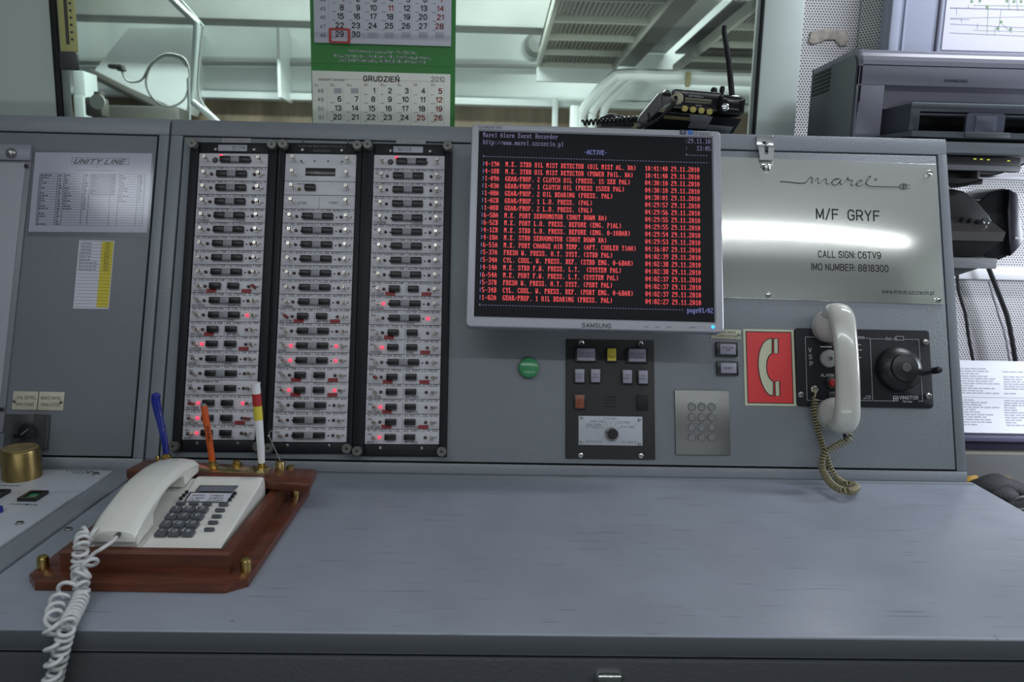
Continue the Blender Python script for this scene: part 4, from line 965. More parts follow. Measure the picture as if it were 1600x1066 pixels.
rack([(302, 224), (434, 225), (420, 707), (267, 705)], [(315.7, 239.7), (423, 240.5), (394, 689.5), (281, 686)],
     'alarm rack behind the orange pen, nearest the side console', ('SG 2 PB', .07), engine_rows('STBD', 41, {11: (0, 1), 13: (1, 0), 17: (1, 1), 18: (1, 0), 19: (1, 0)}))
mid = [dict(k='head', head='display', span=2), None, dict(k='head', head='mute'), dict(k='head', head='side')]
for i, (a, c) in enumerate(((1, 1), (2, 2), (3, 3), (4, 4), (5, 5), (6, 6))):
    mid.append(L_('CYL. COOL. WATER AFT. CYL. %d' % a, 'CYL. COOL. WATER AFT. CYL. %d' % c, nums=('%02dA' % (24 + i), '%02dB' % (24 + i))))
mid.append(L_('CYL. COOL. WATER AFT.', 'CYL. COOL. WATER AFT.', low=('TURBINE', 'TURBINE'), nums=('30A', '30B')))
mid.append(S_('CYL. LUB. OIL FLOW', 'CYL. LUB. OIL FLOW', low=('M.E. STBD', 'M.E. PORT'), tags=(1, 1), redpost=1, nums=('32A', '32B')))
mid.append(L_('FUEL NOZZLE COOL. W. AFTER', 'FUEL NOZZLE COOL. W. AFTER', low=('ENG.', ''), nums=('33A', '33B')))
mid.append(L_('CYL. COOL. W. PRESS. BEFORE', 'CYL. COOL. W. PRESS. BEFORE', low=('ENG.', ''), lit=(1, 1), nums=('34A', '34B')))
mid.append(L_('FUEL NOZZLE COOL. W. PRESS.', 'FUEL NOZZLE COOL. W. PRESS.', low=('AFT. ENG.', ''), lit=(1, 1), nums=('35A', '35B')))
mid.append(S_('FRESH W. TEMP. H.T. SYST.', 'FRESH W. TEMP. H.T. SYST.', tags=(1, 1), nums=('36A', '36B')))
mid.append(S_('FRESH W. PRESS. H.T. SYST.', 'FRESH W. PRESS. H.T. SYST.', tags=(1, 1), lit=(1, 1), nums=('37A', '37B')))
mid.append(L_('THRUST BEARING TEMP. GEAR', 'THRUST BEARING TEMP. GEAR', low=('STBD', 'PORT'), nums=('38A', '38B')))
mid.append(L_('SERVO OIL TEMP. GEAR STBD', 'SERVO OIL TEMP. GEAR PORT', nums=('39A', '39B')))
mid.append(L_('START AIR PRESS.', 'CONTROL AIR PRESS.', nums=('40A', '40B')))
r2 = rack([(434, 225), (571, 226), (551, 711), (421, 707)], [(449, 240), (560.5, 242), (538, 692.6), (423, 690)],
          'middle alarm rack, topped by a dark display window and a STBD PORT strip', None, mid)
mods = [o for o in r2.children if o.name.startswith('alarm_module')]
def mark(mod, s, fx, fy, h, rw=0.113, rh=0.0236):
    MB().text(s, (fx - .5) * rw, (.5 - fy) * rh, h, 0.0015, 0, bold=0.015).build('print', PRINT, mod)
mark(mods[2], 'STBD', .245, .66, 0.0042); mark(mods[2], 'PORT', .72, .62, 0.0042); mark(mods[1], 'MUTE', .21, .24, 0.0028); mark(mods[0], 'Bar', .23, .18, 0.0028); mark(mods[0], '°C', .80, .18, 0.0028)
MB().flat(-0.0002, -0.0118, 0.0002, 0.0118, 0.0015).build('print', PRINT, mods[2])
rack([(571, 226), (709, 227), (698, 714), (551, 713)], [(587, 242), (696.6, 244), (684, 695.6), (567.6, 693.6)],
     'alarm rack nearest the screen, with red tags in its lower half', ('SG 1 LB', -.07), engine_rows('PORT', 51, {10: (1, 0), 11: (0, 1), 13: (1, 0), 17: (1, 0), 19: (1, 0)}))

# ------------------------------------------------------------------ monitor
cu, cv, ww, hh, an = PANEL.quad([(738, 191.5), (1125, 206), (1133, 519), (726, 512)], 0.10)
iu, iv, iw, ih, _ = PANEL.quad([(747.6, 204), (1111.6, 214.8), (1117.6, 503), (741, 494.4)], 0.10)
th = thing('monitor', 'silver flat screen monitor showing red alarm lines in front of the console', 'monitor', PANEL.mat(cu, cv, 0.10, an))
dx, dy = iu - cu, iv - cv
b = MB(); ro = rrect(ww, hh, 0.007, 4); ri = rrect(iw, ih, 0.0006, 4, dx, dy); rin = rrect(iw + 0.004, ih + 0.004, 0.001, 4, dx, dy); rb = rrect(ww - 0.004, hh - 0.004, 0.006, 4)
b.loft([[(x, y, -0.030) for x, y in rrect(ww - .002, hh - .002, 0.006, 4)], [(x, y, -0.004) for x, y in ro], [(x, y, -0.0012) for x, y in rrect(ww - .001, hh - .001, 0.007, 4)], [(x, y, 0) for x, y in rb],
        [(x, y, 0) for x, y in rin], [(x, y, -0.0025) for x, y in ri]], cap=False)
fr = b.build('bezel', SILVER, th)
b = MB(); b.loft([[(x, y, -0.030) for x, y in rrect(ww - .002, hh - .002, 0.006, 4)], [(x, y, -0.045) for x, y in rrect(ww * .86, hh * .84, 0.02, 4)], [(x, y, -0.062) for x, y in rrect(ww * .5, hh * .5, 0.03, 4)]])
b.build('back_shell', DGREY, th)
MB().box((0, 0, -0.080), (0.10, 0.10, 0.036), 0.004).build('wall_mount', BLACKM, th)
cw = iw / 80 * 0.992; rh = ih / 25; ox = dx - iw / 2 + cw * 0.4
def row(r): return dy + ih / 2 - rh * (r + 0.80)
sm_ = MB().box((dx, dy, -0.0045), (iw + 0.002, ih + 0.002, 0.003)); CH = rh * 0.66; SZ = -0.0026
class Ink:
    def __init__(s, mi): s.mi = mi
    def mono(s, t, x, y, cw, h, z=0, mi=0): sm_.mono(t, x, y, cw, h, SZ, s.mi)
    def flat(s, a, c, d, e, z=0): sm_.flat(a, c, d, e, SZ, s.mi)
tr, tb, tg = Ink(1), Ink(2), Ink(3)
lines = '''4-19A|M.E. STBD OIL MIST DETECTOR (OIL MIST AL. XA)|10:41:40
4-18B|M.E. STBD OIL MIST DETECTOR (POWER FAIL. XA)|10:41:40
1-09A|GEAR/PROP. 2 CLUTCH OIL (PRESS. 15 SEK PAL)|04:30:10
1-03A|GEAR/PROP. 1 CLUTCH OIL (PRESS 15SEK PAL)|04:30:10
1-08A|GEAR/PROP. 2 OIL BEARING (PRESS. PAL)|04:30:01
1-02B|GEAR/PROP. 1 L.O. PRESS. (PAL)|04:29:57
1-08B|GEAR/PROP. 2 L.O. PRESS. (PAL)|04:29:56
6-58A|M.E. PORT SERVOMOTOR (SHUT DOWN XA)|04:29:55
6-52B|M.E. PORT L.O. PRESS. BEFORE (ENG. PIAL)|04:29:55
4-12B|M.E. STBD L.O. PRESS. BEFORE (ENG. 0-10BAR)|04:29:54
4-18A|M.E. STBD SERVOMOTOR (SHUT DOWN XA)|04:29:53
6-51A|M.E. PORT CHARGE AIR TEMP. (AFT. COOLER TIAH)|04:16:07
5-37A|FRESH W. PRESS. H.T. SYST. (STBD PAL)|04:02:39
5-34A|CYL. COOL. W. PRESS. BEF. (STBD ENG. 0-6BAR)|04:02:38
4-14A|M.E. STBD F.W. PRESS. L.T.  (SYSTEM PAL)|04:02:38
6-54A|M.E. PORT F.W. PRESS. L.T. (SYSTEM PAL)|04:02:37
5-37B|FRESH W. PRESS. H.T. SYST. (PORT PAL)|04:02:37
5-34B|CYL. COOL. W. PRESS. BEF. (PORT ENG. 0-6BAR)|04:02:37
1-02A|GEAR/PROP. 1 OIL BEARING (PRESS. PAL)|04:02:27'''.split('\n')
BO = 0.028
for i, ln in enumerate(lines):
    c, t, h = ln.split('|'); y = row(4 + i)
    for k, s in ((2, c), (9, t), (57, h), (66, '29.11.2010')):
        tr.mono(s, ox + cw * k, y, cw, CH, 0)
    for q in (0.1, 0.55): tb.flat(ox + cw * 1.35, y + CH * q, ox + cw * 1.6, y + CH * (q + .35), 0)
tg.mono('Marel Alarm Event Recorder', ox + cw, row(0), cw, CH, 0); tg.mono('http://www.marel.szczecin.pl', ox + cw, row(1), cw, CH, 0)
tb.mono('-ACTIVE-', ox + cw * 36, row(2), cw, CH, 0); tb.mono('page01/02', ox + cw * 71, row(23), cw, CH, 0)
tg.mono('29.11.10', ox + cw * 72, row(0), cw, CH, 0); tg.mono('13:05', ox + cw * 75, row(1), cw, CH, 0)
for r in (0, 1): tg.mono(':', ox + cw * 71, row(r), cw, CH, 0)
for r, k0, k1 in ((3, 1, 79), (23, 1, 70), (2, 71, 79)):
    tg.mono('+', ox + cw * k0, row(r) + CH * .1, cw, CH, 0)
    for k in range(k0 + 1, k1): tg.flat(ox + cw * (k + .2), row(r) + CH * .42, ox + cw * (k + .75), row(r) + CH * .55, 0)
sm_.build('screen', [SCREEN, SRED, SBLU, SGRY], th, smooth=0)
def mpx(px, py): 
    a, c = PANEL.at(px, py, 0.10); v = Vector((a - cu, c - cv)); v.rotate(Matrix.Rotation(-an, 2)); return v.x, v.y
b = MB(); x, y = mpx(932, 512); b.text('SAMSUNG', x, y, 0.0062, 0.0004, 0, fit=0.046, bold=0.03)
x, y = mpx(748, 200.5); b.text('SyncMaster 943', x, y, 0.0044, 0.0004, 0, 'l', fit=0.037, bold=0.01)
for i, px in enumerate((1010, 1028, 1046, 1064, 1082, 1100)):
    x, y = mpx(px, 511 + i * 0.2); b.text(('MENU', 'AUTO', 'MAGIC', '+  -', 'SOURCE', 'o')[i], x, y - 0.001, 0.0020, 0.0004, 0)
x, y = mpx(1101, 209.5); b.text('5000:1', x, y - 0.0025, 0.0045, 0.0004, 0, bold=0.02, fit=0.019)
x, y = mpx(1087, 208.5); b.frame(rrect(0.006, 0.0055, 0.002, 2, x, y), rrect(0.0045, 0.004, 0.0015, 2, x, y), 0.0002, 0.0004, 0)
b.build('printed_marks', PRINT, fr)
x, y = mpx(1067, 206.6); MB().box((x, y, 0.0003), (0.0105, 0.0080, 0.0005)).text('HD', x, y - 0.0015, 0.003, 0.0007, 1).build('sticker', [mat('sticker_navy', (0.03, 0.035, 0.08), 0.4), PRINTW], th)
x, y = mpx(1078.5, 207); MB().box((x, y, 0.0003), (0.0085, 0.0080, 0.0005)).text('~', x, y - 0.0015, 0.004, 0.0007, 1).build('sticker', [mat('sticker_blue', (0.02, 0.12, 0.45), 0.4), PRINTW], th)
x, y = mpx(1114, 511); MB().lathe([(0.0028, 0), (0.0022, 0.001), (0, 0.0013)], n=14).build('power_light', mat('blue_light', (0.05, 0.3, 0.8), 0.3, emit=(0.02, 0.35, 1.0), es=1.6), th, T(x, y, 0))
# ------------------------------------------------------------------ small things on the console door
OFF = 0.0004
class Item:
    """a plate on the console door; loc() gives its own coordinates of a point seen in the photo"""
    def __init__(s, quad, off=OFF):
        s.cu, s.cv, s.w, s.h, s.a = PANEL.quad(quad, off); s.off = off; s.M = PANEL.mat(s.cu, s.cv, off, s.a)
    def loc(s, px, py, z=0.0):
        a, c = PANEL.at(px, py, s.off + z); v = Vector((a - s.cu, c - s.cv)); v.rotate(Matrix.Rotation(-s.a, 2)); return v.x, v.y
    def size(s, dx, dy, px, py):
        x0, y0 = s.loc(px, py); x1, y1 = s.loc(px + dx, py + dy); return abs(x1 - x0), abs(y1 - y0)

# green lamp
x, y = PANEL.at(826, 575, 0.006)
th = thing('signal_lamp', 'round green signal lamp below the left corner of the monitor', 'signal lamp', PANEL.mat(x, y, OFF))
MB().lathe([(0.0175, 0), (0.0175, 0.004), (0.0165, 0.005)], n=28).build('lamp_base', DGREY, th)
MB().lathe([(0.0175, 0.004), (0.0172, 0.009), (0.0155, 0.0125), (0.010, 0.0150), (0, 0.0158)], n=32).build('lens', mat('green_lamp_lens', (0.05, 0.28, 0.11), 0.25, coat=0.3), th)

# call panel
it = Item([(884.5, 530.5), (1021.5, 532.6), (1023, 718), (883, 717)])
S5 = 4.635
def z5(a, c): return 790 + a / S5, 510 + c / S5
th = thing('call_panel', 'dark engineer call panel with label buttons and a rotary switch below the monitor', 'call panel', it.M)
PT = 0.004
MB().box((0, 0, PT / 2), (it.w, it.h, PT), 0.0012).build('panel_plate', mat('call_panel_grey', (0.034, 0.034, 0.033), 0.55, spec=0.3, bump=0.2, bscale=400), th)
def P(a, c, z=PT): return it.loc(*z5(a, c), z)
MM = it.w / 640 # metres per zoom pixel
def cbutton(name, a, c, wz, hz, face, lines, rim=0.17, h=0.005, txt=PRINT, ts=0.15):
    x, y = P(a, c); w_, h_ = wz * MM, hz * MM
    f = MB().box((0, 0, h / 2), (w_, h_, h), 0.0008).build(name, BLACK, th, T(x, y, PT))
    fw, fh = w_ * (1 - rim * 1.6), h_ * (1 - rim)
    q = MB().box((0, 0, h + 0.0006), (fw, fh, 0.0014), 0.0003)
    for i, t in enumerate(lines):
        q.text(t, 0, fh * ((len(lines) / 2 - i - 1) * .26 + .04), fh * ts, h + 0.0015, 1, fit=min(fw * .85, len(t) * fh * ts * .85), bold=0.0)
    q.build('label_cap', [face, txt], f)
LAB = mat('button_label', (0.30, 0.29, 0.36), 0.4)
cbutton('call_button', 580, 208, 165, 102, LAB, ['ENG. ROOM', 'UNATTENDED'], .14)
cbutton('call_button', 950, 213, 158, 106, LAB, ['ENG. ROOM', 'ATTENDED'], .14)
x, y = P(765, 208); w_, h_ = 78 * MM, 106 * MM
f = MB().box((0, 0, 0.0025), (w_, h_, 0.005), 0.0008).build('call_button', BLACK, th, T(x, y, PT))
q = MB().box((0, 0, 0.0056), (w_ * .80, h_ * .84, 0.0014), 0.0003)
pts = [Vector((w_ * .30 * math.cos(R(a)), h_ * .02 + h_ * .24 * math.sin(R(a)), 0.0064)) for a in range(190, 355, 15)]
q.tube(pts, 0.0003, 4, 1)
for s in (-1, 1): q.cyl((s * w_ * .16, h_ * .20, 0.0063), 0.0006, 0.0003, 8, mi=1)
q.build('label_cap', [YELLOW, PRINT], f)
for a, c, t in ((534, 360, ['CHIEF', 'ENG.']), (648, 360, ['2nd', 'ENG.']), (878, 366, ['3rd', 'ENG.']), (993, 370, ['4th', 'ENG.'])): cbutton('call_button', a, c, 80, 106, LAB, t, .13)
cbutton('call_button', 534, 547, 80, 108, mat('button_orange', (0.25, 0.055, 0.015), 0.4), ['RE', 'SET'], .15)
x, y = P(990, 553); MB().box((0, 0, 0.001), (85 * MM, 110 * MM, 0.002), 0.0005).build('blank_cap', BLACKM, th, T(x, y, PT))
b = MB(); x, y = P(758, 547)
for k in range(4): b.prism(rrect(88 * MM, 9 * MM, 4 * MM, 3, 0, (1.5 - k) * 23 * MM), 0, 0.0003)
b.build('sounder_slots', SEAL, th, T(x, y, PT))
x, y = P(759, 757); w_, h_ = 457 * MM, 206 * MM
b = MB().box((0, 0, 0.0008), (w_, h_, 0.0016), 0.0004); zt = 0.0018
kx, ky = 8 * MM, -22 * MM
def tp(a, c): return ((a - 759) * MM, (757 - c) * MM)
for a0, c0, a1, c1 in ((697, 728, 717, 745), (722, 692, 738, 722), (762, 688, 762, 714), (804, 693, 788, 720), (832, 728, 810, 742)):
    (xa, ya), (xb_, yb_) = tp(a0, c0), tp(a1, c1); b.tube([(xa, ya, zt), (xb_, yb_, zt)], 0.00022, 4, 1)
for t, a, c, al in (('ENG. ROOM', 690, 722, 'r'), ('ATTENDED', 690, 740, 'r'), ('CHIEF ENG.', 716, 698, 'r'), ('2 nd. ENG.', 758, 678, 'c'), ('3 rd. ENG.', 808, 702, 'l'), ('4 th. ENG.', 836, 735, 'l')):
    X_, Y_ = tp(a, c); b.text(t, X_, Y_ , 14 * MM, zt, 1, al, bold=0.0)
X_, Y_ = tp(580, 842); b.text('Autronica', X_, Y_, 17 * MM, zt, 1, 'l', shear=0.3); X_, Y_ = tp(942, 844); b.text('AK-300/5', X_, Y_, 15 * MM, zt, 1, 'r')
sp = b.build('switch_plate', [GREYL, PRINT], th, T(x, y, PT))
for a, c in ((553, 668), (968, 676), (552, 838), (966, 846)): X_, Y_ = tp(a, c); obj('screw', SCREWS, sp, T(X_, Y_, 0.0016))
X_, Y_ = tp(768, 780)
MB().lathe([(0.0115, 0), (0.0115, 0.003), (0.0105, 0.004)], n=24, mi=1).lathe([(0.0085, 0.004), (0.0082, 0.015), (0.0072, 0.0165), (0, 0.0165)], n=24).box((-0.009, 0.003, 0.0042), (0.004, 0.001, 0.0006)).build('rotary_knob', [BLACK, mat('knob_skirt', (0.28, 0.28, 0.28), 0.35)], sp, T(X_, Y_, 0.0016))
for a, c in ((547, 120), (976, 126), (541, 935), (978, 938)):
    x, y = P(a, c); obj('screw', MB().lathe([(0.0042, 0), (0.0042, 0.0025), (0.0034, 0.0032), (0.0022, 0.0030)], n=16).cyl((0, 0, 0.001), 0.0022, 0.0012, 6, mi=1).mesh('screw', [CHROME, BLACK]), th, T(x, y, PT))

# steel keypad
it = Item([(1053.6, 610.5), (1138.8, 610.5), (1139.7, 711), (1055, 711)])
th = thing('steel_keypad', 'square steel keypad with twelve round keys below the alarm buttons', 'keypad', it.M)
KS = mat('keypad_steel', (0.21, 0.21, 0.20), 0.38, metal=0.85, bump=0.06, bscale=70, stretch=(1, 20, 1))
MB().box((0, 0, 0.002), (it.w, it.h, 0.004), 0.0006).build('plate', KS, th)
KEY = MB().lathe([(0.0070, 0), (0.0070, 0.0012), (0.0063, 0.0020), (0.0056, 0.0020), (0.0052, 0.0013), (0, 0.0011)], n=22).mesh('key', mat('key_steel', (0.36, 0.36, 0.37), 0.28, metal=0.9))
MM6 = it.w / 392
for c in (628, 703, 778, 853):
    for a in (190, 262, 335):
        x, y = it.loc(1040 + a / 4.635, 500 + c / 4.635, 0.004); obj('key', KEY, th, T(x, y, 0.004))

# name plate and buttons of the alarm system
it = Item([(1110.5, 514.5), (1157.5, 515.5), (1157, 530.2), (1110.5, 529.5)])
b = MB().box((0, 0, 0.0008), (it.w, it.h, 0.0016), 0.0004)
b.text('DEAD MAN', 0, it.h * .10, it.h * .22, 0.0018, 1, bold=0.02, fit=it.w * .62); b.text('ALARM SYSTEM', 0, -it.h * .30, it.h * .22, 0.0018, 1, bold=0.02, fit=it.w * .76)
o = tag(b.build('engraved_plate', [IVORY, PRINT], None, it.M), 'small ivory dead man alarm system plate tucked under the monitor corner', 'name plate')
for s in (-1, 1): obj('screw', SCREWS, o, T(s * it.w * .44, 0, 0.0016))
for pts, t, lab in (([(1117.5, 535.5), (1151.5, 536), (1151, 558), (1117.5, 557.5)], ['SYSTEM', 'ON'], 'upper framed push button reading system on, left of the red sign'),
                    ([(1118.5, 565), (1152, 565.5), (1152.5, 587), (1119, 587)], ['RESET'], 'framed push button reading reset, under the system on button')):
    it = Item(pts)
    th = thing('push_button', lab, 'push button', it.M, 'alarm system push buttons')
    MB().box((0, 0, 0.0035), (it.w, it.h, 0.007), 0.001).build('button_frame', BLACK, th)
    q = MB().box((0.0008, 0, 0.0078), (it.w * .72, it.h * .72, 0.0016), 0.0004)
    for i, s in enumerate(t): q.text(s, 0.0008, it.h * (.05 - .17 * i) if len(t) > 1 else -it.h * .07, it.h * .13, 0.0088, 1, bold=0.03)
    q.build('label_cap', [LAB, PRINT], th)

# red telephone sign
it = Item([(1160.4, 514), (1239.6, 516), (1244, 634.8), (1164, 634)])
def Zs(a, c): return it.loc(1040 + a / 4.635, 500 + c / 4.635)
b = MB().box((0, 0, 0.0006), (it.w, it.h, 0.0012), 0.0003)
m_ = it.w * .048
b.flat(-it.w / 2 + m_, -it.h / 2 + m_ * .9, it.w / 2 - m_, it.h / 2 - m_ * .9, 0.00135, 1)
b.flat(-it.w / 2 + m_ * 1.35, -it.h / 2 + m_ * 1.25, it.w / 2 - m_ * 1.35, it.h / 2 - m_ * 1.25, 0.00140, 2)
outer = catmull([Zs(770, 135) + (0,), Zs(735, 142) + (0,), Zs(703, 172) + (0,), Zs(680, 225) + (0,), Zs(669, 300) + (0,), Zs(674, 380) + (0,), Zs(694, 460) + (0,), Zs(725, 520) + (0,), Zs(750, 543) + (0,), Zs(778, 550) + (0,)], 4)
inner = catmull([Zs(778, 447) + (0,), Zs(755, 430) + (0,), Zs(736, 390) + (0,), Zs(729, 340) + (0,), Zs(735, 290) + (0,), Zs(750, 258) + (0,), Zs(768, 243) + (0,)], 4)
poly = [(p.x, p.y) for p in outer] + [(p.x, p.y) for p in inner]
def blob(pts, wd):
    c = Vector((sum(p[0] for p in pts) / len(pts), sum(p[1] for p in pts) / len(pts)))
    tb = bmesh.new(); f = tb.faces.new([tb.verts.new((p[0], p[1], 0.00155)) for p in pts])
    bmesh.ops.triangulate(tb, faces=[f]); b.add(tb, 0)
    P_ = [Vector((p[0], p[1], 0.0015)) for p in pts]; b.tube(P_ + [P_[0]], wd, 4, 1)
blob(poly, 0.0009)
for q in ([(780, 138), (812, 134), (814, 243), (782, 243)], [(790, 447), (822, 441), (826, 550), (793, 552)]): blob([Zs(*p) for p in q], 0.0009)
tag(b.build('telephone_sign', [GLOWCREAM, PRINT, RED], None, it.M, smooth=0), 'red sign with a cream handset symbol beside the telephone panel', 'sign')

# sound powered telephone panel
it = Item([(1240.4, 513.4), (1450.5, 517), (1456.5, 637.7), (1244.6, 635.6)])
def Zv(a, c, z=0.004): return it.loc(1220 + a / 3.332, 460 + c / 3.332, z)
MV = it.w / 700
th = thing('ship_telephone', 'black ship telephone panel with crank handle right of the red sign', 'telephone', it.M)
pl = MB().prism(rrect(it.w, it.h, 0.006, 4), 0, 0.004, 0, 0.0008); z = 0.0043
def line(a0, c0, a1, c1, wd=0.0007):
    (xa, ya), (xb_, yb_) = Zv(a0, c0), Zv(a1, c1); pl.tube([(xa, ya, 0.0041), (xb_, yb_, 0.0041)], wd / 2, 4, 1)
for l in ((127, 222, 190, 223), (127, 222, 137, 552), (137, 552, 240, 553), (400, 553, 475, 554), (440, 228, 465, 229), (465, 232, 478, 550), (465, 232, 545, 233), (640, 234, 718, 236), (718, 236, 738, 556), (480, 554, 590, 556), (715, 557, 738, 557)): line(*l)
for t, a, c, h, al in (('V', 152, 301, 21, 'c'), ('S', 155, 336, 21, 'c'), ('P', 159, 372, 21, 'c'), ('ALARM STOP', 208, 428, 14, 'l'), ('INSTRUCTIONS', 436, 232, 12, 'r'), ('Ext. no.', 548, 237, 12, 'l'), ('VINGTOR', 617, 546, 16, 'l'), ('Norway', 636, 562, 9, 'l'), ('TYPE', 455, 535, 7, 'c'), ('VSP 211', 448, 546, 7, 'c')):
    x, y = Zv(a, c); pl.text(t, x, y, h * MV, z, 1, al, bold=0.02)
rnd = random.Random(4)
for r, yy in enumerate((252, 264, 276, 291, 303, 330, 342)): 
    x, y = Zv(360, yy); dashes(pl, x, y, x + 0.028, 0.0013, (5, 5, 4, 5, 3, 5, 4)[r], 1, rnd, z)
(xa, ya), (xb_, yb_) = Zv(597, 218), Zv(640, 240); pl.frame([(xa, ya), (xb_, ya), (xb_, yb_), (xa, yb_)], [(xa + .0006, ya - .0006), (xb_ - .0006, ya - .0006), (xb_ - .0006, yb_ + .0006), (xa + .0006, yb_ + .0006)], 0.004, z, 1)
x, y = Zv(598, 543); pl.frame(rrect(0.0085, 0.0085, 0.0015, 2, x, y), rrect(0.0068, 0.0068, 0.001, 2, x, y), 0.004, z, 1); pl.flat(x - .002, y - .001, x + .002, y + .001, z, 1)
pl.build('panel_plate', [BLACKM, PRINTW], th)
for a, c in ((752, 250), (768, 530), (103, 523)): x, y = Zv(a, c); obj('screw', SCREWB, th, T(x, y, 0.004))
x, y = Zv(93, 241); MB().cyl((0, 0, 0), 0.0028, 0.0004, 12).build('empty_hole', SEAL, th, T(x, y, 0.004))
x, y = Zv(247, 336); MB().lathe([(0.0150, 0), (0.0150, 0.004), (0.0135, 0.0056), (0.004, 0.0062), (0.0035, 0.004), (0, 0.004)], n=28).cyl((0.003, 0, 0.0062), 0.0022, 0.0003, 10, mi=1).box((-0.004, 0.020, 0.002), (0.020, 0.0018, 0.002), mi=2).build('whistle_disc', [mat('disc_grey', (0.30, 0.30, 0.28), 0.4), BLACK, PRINTW], th, T(x, y, 0.004))
x, y = Zv(262, 462); rb = MB().cyl((0, 0, 0), 0.0105, 0.005, 20, b=0.001).build('alarm_button', BLACK, th, T(x, y, 0.004))
MB().lathe([(0.0062, 0.005), (0.0058, 0.0085), (0.0035, 0.0092), (0.003, 0.0086), (0, 0.0086)], n=20).build('button_cap', mat('button_red', (0.40, 0.02, 0.02), 0.35), rb)
x, y = Zv(172, 496); MB().lathe([(0.0062, 0), (0.0060, 0.003), (0.0045, 0.0038), (0.0035, 0.002), (0, 0.002)], n=20).build('cord_socket', NICKEL, th, T(x, y, 0.004))
x, y = Zv(275, 525); MB().box((0, 0, 0.0012), (0.020, 0.012, 0.0024), 0.0006).build('cradle_hook', BLACK, th, T(x, y, 0.004))
x, y = Zv(255, 262); MB().box((0, 0, 0.0012), (0.024, 0.006, 0.0024), 0.0006).build('cradle_hook', BLACK, th, T(x, y, 0.004))
x, y = Zv(606, 390); gm = T(x, y, 0.004)
gb = MB().lathe([(0.0375, 0), (0.0375, 0.006), (0.0362, 0.012), (0.0300, 0.0195), (0.0235, 0.0225), (0.0222, 0.0265), (0.0130, 0.0285), (0, 0.0285)], n=40).build('generator_housing', BLACK, th, gm)
MB().lathe([(0.0075, 0.0285), (0.0072, 0.0302), (0.0050, 0.0306), (0.0045, 0.0298), (0, 0.0298)], n=20).build('hub', mat('hub_grey', (0.10, 0.10, 0.095), 0.45), gb)
cr = MB().tube(catmull([(0.024, -0.006, 0.019), (0.034, -0.007, 0.021), (0.046, -0.005, 0.021), (0.052, -0.004, 0.022)], 5), lambda t: 0.0062 - 0.0014 * t, 10, flat=0.7)
cr.lathe([(0.0052, -0.002), (0.0056, 0.004), (0.0058, 0.016), (0.0046, 0.020), (0, 0.0212)], (0.050, -0.004, 0.019), 14)
cr.build('crank_handle', BLACK, gb)

# handset of the panel, held on its cradle, with its coiled cord
hu, hv = PANEL.at(1313, 575, 0.055)
hm = PANEL.mat(hu, hv, 0.0, R(0.5))
th = thing('telephone_handset', 'large aged white handset hanging on the black telephone panel', 'handset', hm)
HL = 0.100
# grip: centre line in (v, n); cross sections wide in u
prof = [(0.085, 0.036, .0195, .016), (0.0925, 0.052, .020, .0145), (0.082, 0.0675, .0205, .0125), (0.057, 0.0745, .0195, .0110), (0.020, 0.0785, .0188, .0105), (-0.020, 0.0785, .0188, .0105), (-0.057, 0.0745, .0195, .0110), (-0.082, 0.0675, .0205, .0125), (-0.0925, 0.052, .020, .0145), (-0.085, 0.036, .0195, .016)]
cl = catmull([(0, p[0], p[1]) for p in prof], 5); ra = catmull([(p[2], p[3], 0) for p in prof], 5)
rings = []
for i, c in enumerate(cl):
    t = (cl[min(i + 1, len(cl) - 1)] - cl[max(i - 1, 0)]).normalized(); nn = t.cross(Vector((1, 0, 0))).normalized()
    ring = []
    for k in range(20):
        a = 2 * math.pi * k / 20; ca, sa = math.cos(a), math.sin(a); e = 0.8
        ring.append(c + Vector((1, 0, 0)) * (ra[i].x * math.copysign(abs(ca) ** e, ca)) + nn * (ra[i].y * math.copysign(abs(sa) ** e, sa)))
    rings.append(ring)
MB().loft(rings).build('grip', OFFW, th, smooth=1.0)
for s, nm in ((1, 'earpiece'), (-1, 'mouthpiece')):
    c = MB(); m = T(0, s * 0.0775, 0.0) @ Matrix.Rotation(R(s * 10), 4, 'X')
    c.lathe([(0.020, 0.0130), (0.0255, 0.0133), (0.0275, 0.0155), (0.0275, 0.021), (0.0268, 0.0225), (0.0275, 0.024), (0.0265, 0.032), (0.0235, 0.042), (0.019, 0.051), (0.011, 0.057), (0, 0.059)], n=32, M=m)
    c.build(nm, OFFW, th, smooth=1.0)
MB().cyl((0, 0, 0), 0.0035, 0.012, 12, 'z').build('cord_boot', BLACK, th, T(0.006, -0.106, 0.046) @ Matrix.Rotation(R(70), 4, 'X'))
inv = hm.inverted()
def PP(px, py, off): return PANEL.point(px, py, off)
def DP(px, py, z): return DESK.point(px, py, z)
cpts = [PP(1272, 610, 0.012), PP(1274, 622, 0.016), PP(1272, 640, 0.016), PP(1276, 662, 0.016), PP(1283, 690, 0.018), PP(1291, 715, 0.020), PP(1298, 735, 0.022),
        DP(1309, 749, 0.010), DP(1322, 757, 0.009), DP(1334, 757, 0.009), DP(1338, 763, 0.009), DP(1326, 768, 0.016), DP(1310, 764, 0.016), DP(1297, 754, 0.018), PP(1287, 738, 0.040), PP(1283, 723, 0.042), PP(1289, 709, 0.044), PP(1303, 699, 0.046), PP(1320, 690, 0.048), PP(1331, 684, 0.050)]
cc = catmull(cpts, 6)
hel = coil_path(cc[6:], 0.0046, 0.0049, 12)
wire = catmull([PP(1272, 609, 0.0100), PP(1274, 614, 0.015), hel[0]], 4)[:-1] + hel + [PP(1332, 680, 0.052), PP(1325, 677, 0.054)]
MB().tube([inv @ p for p in wire], 0.00150, 6).build('coiled_cord', OLIVE, th, smooth=1.2)

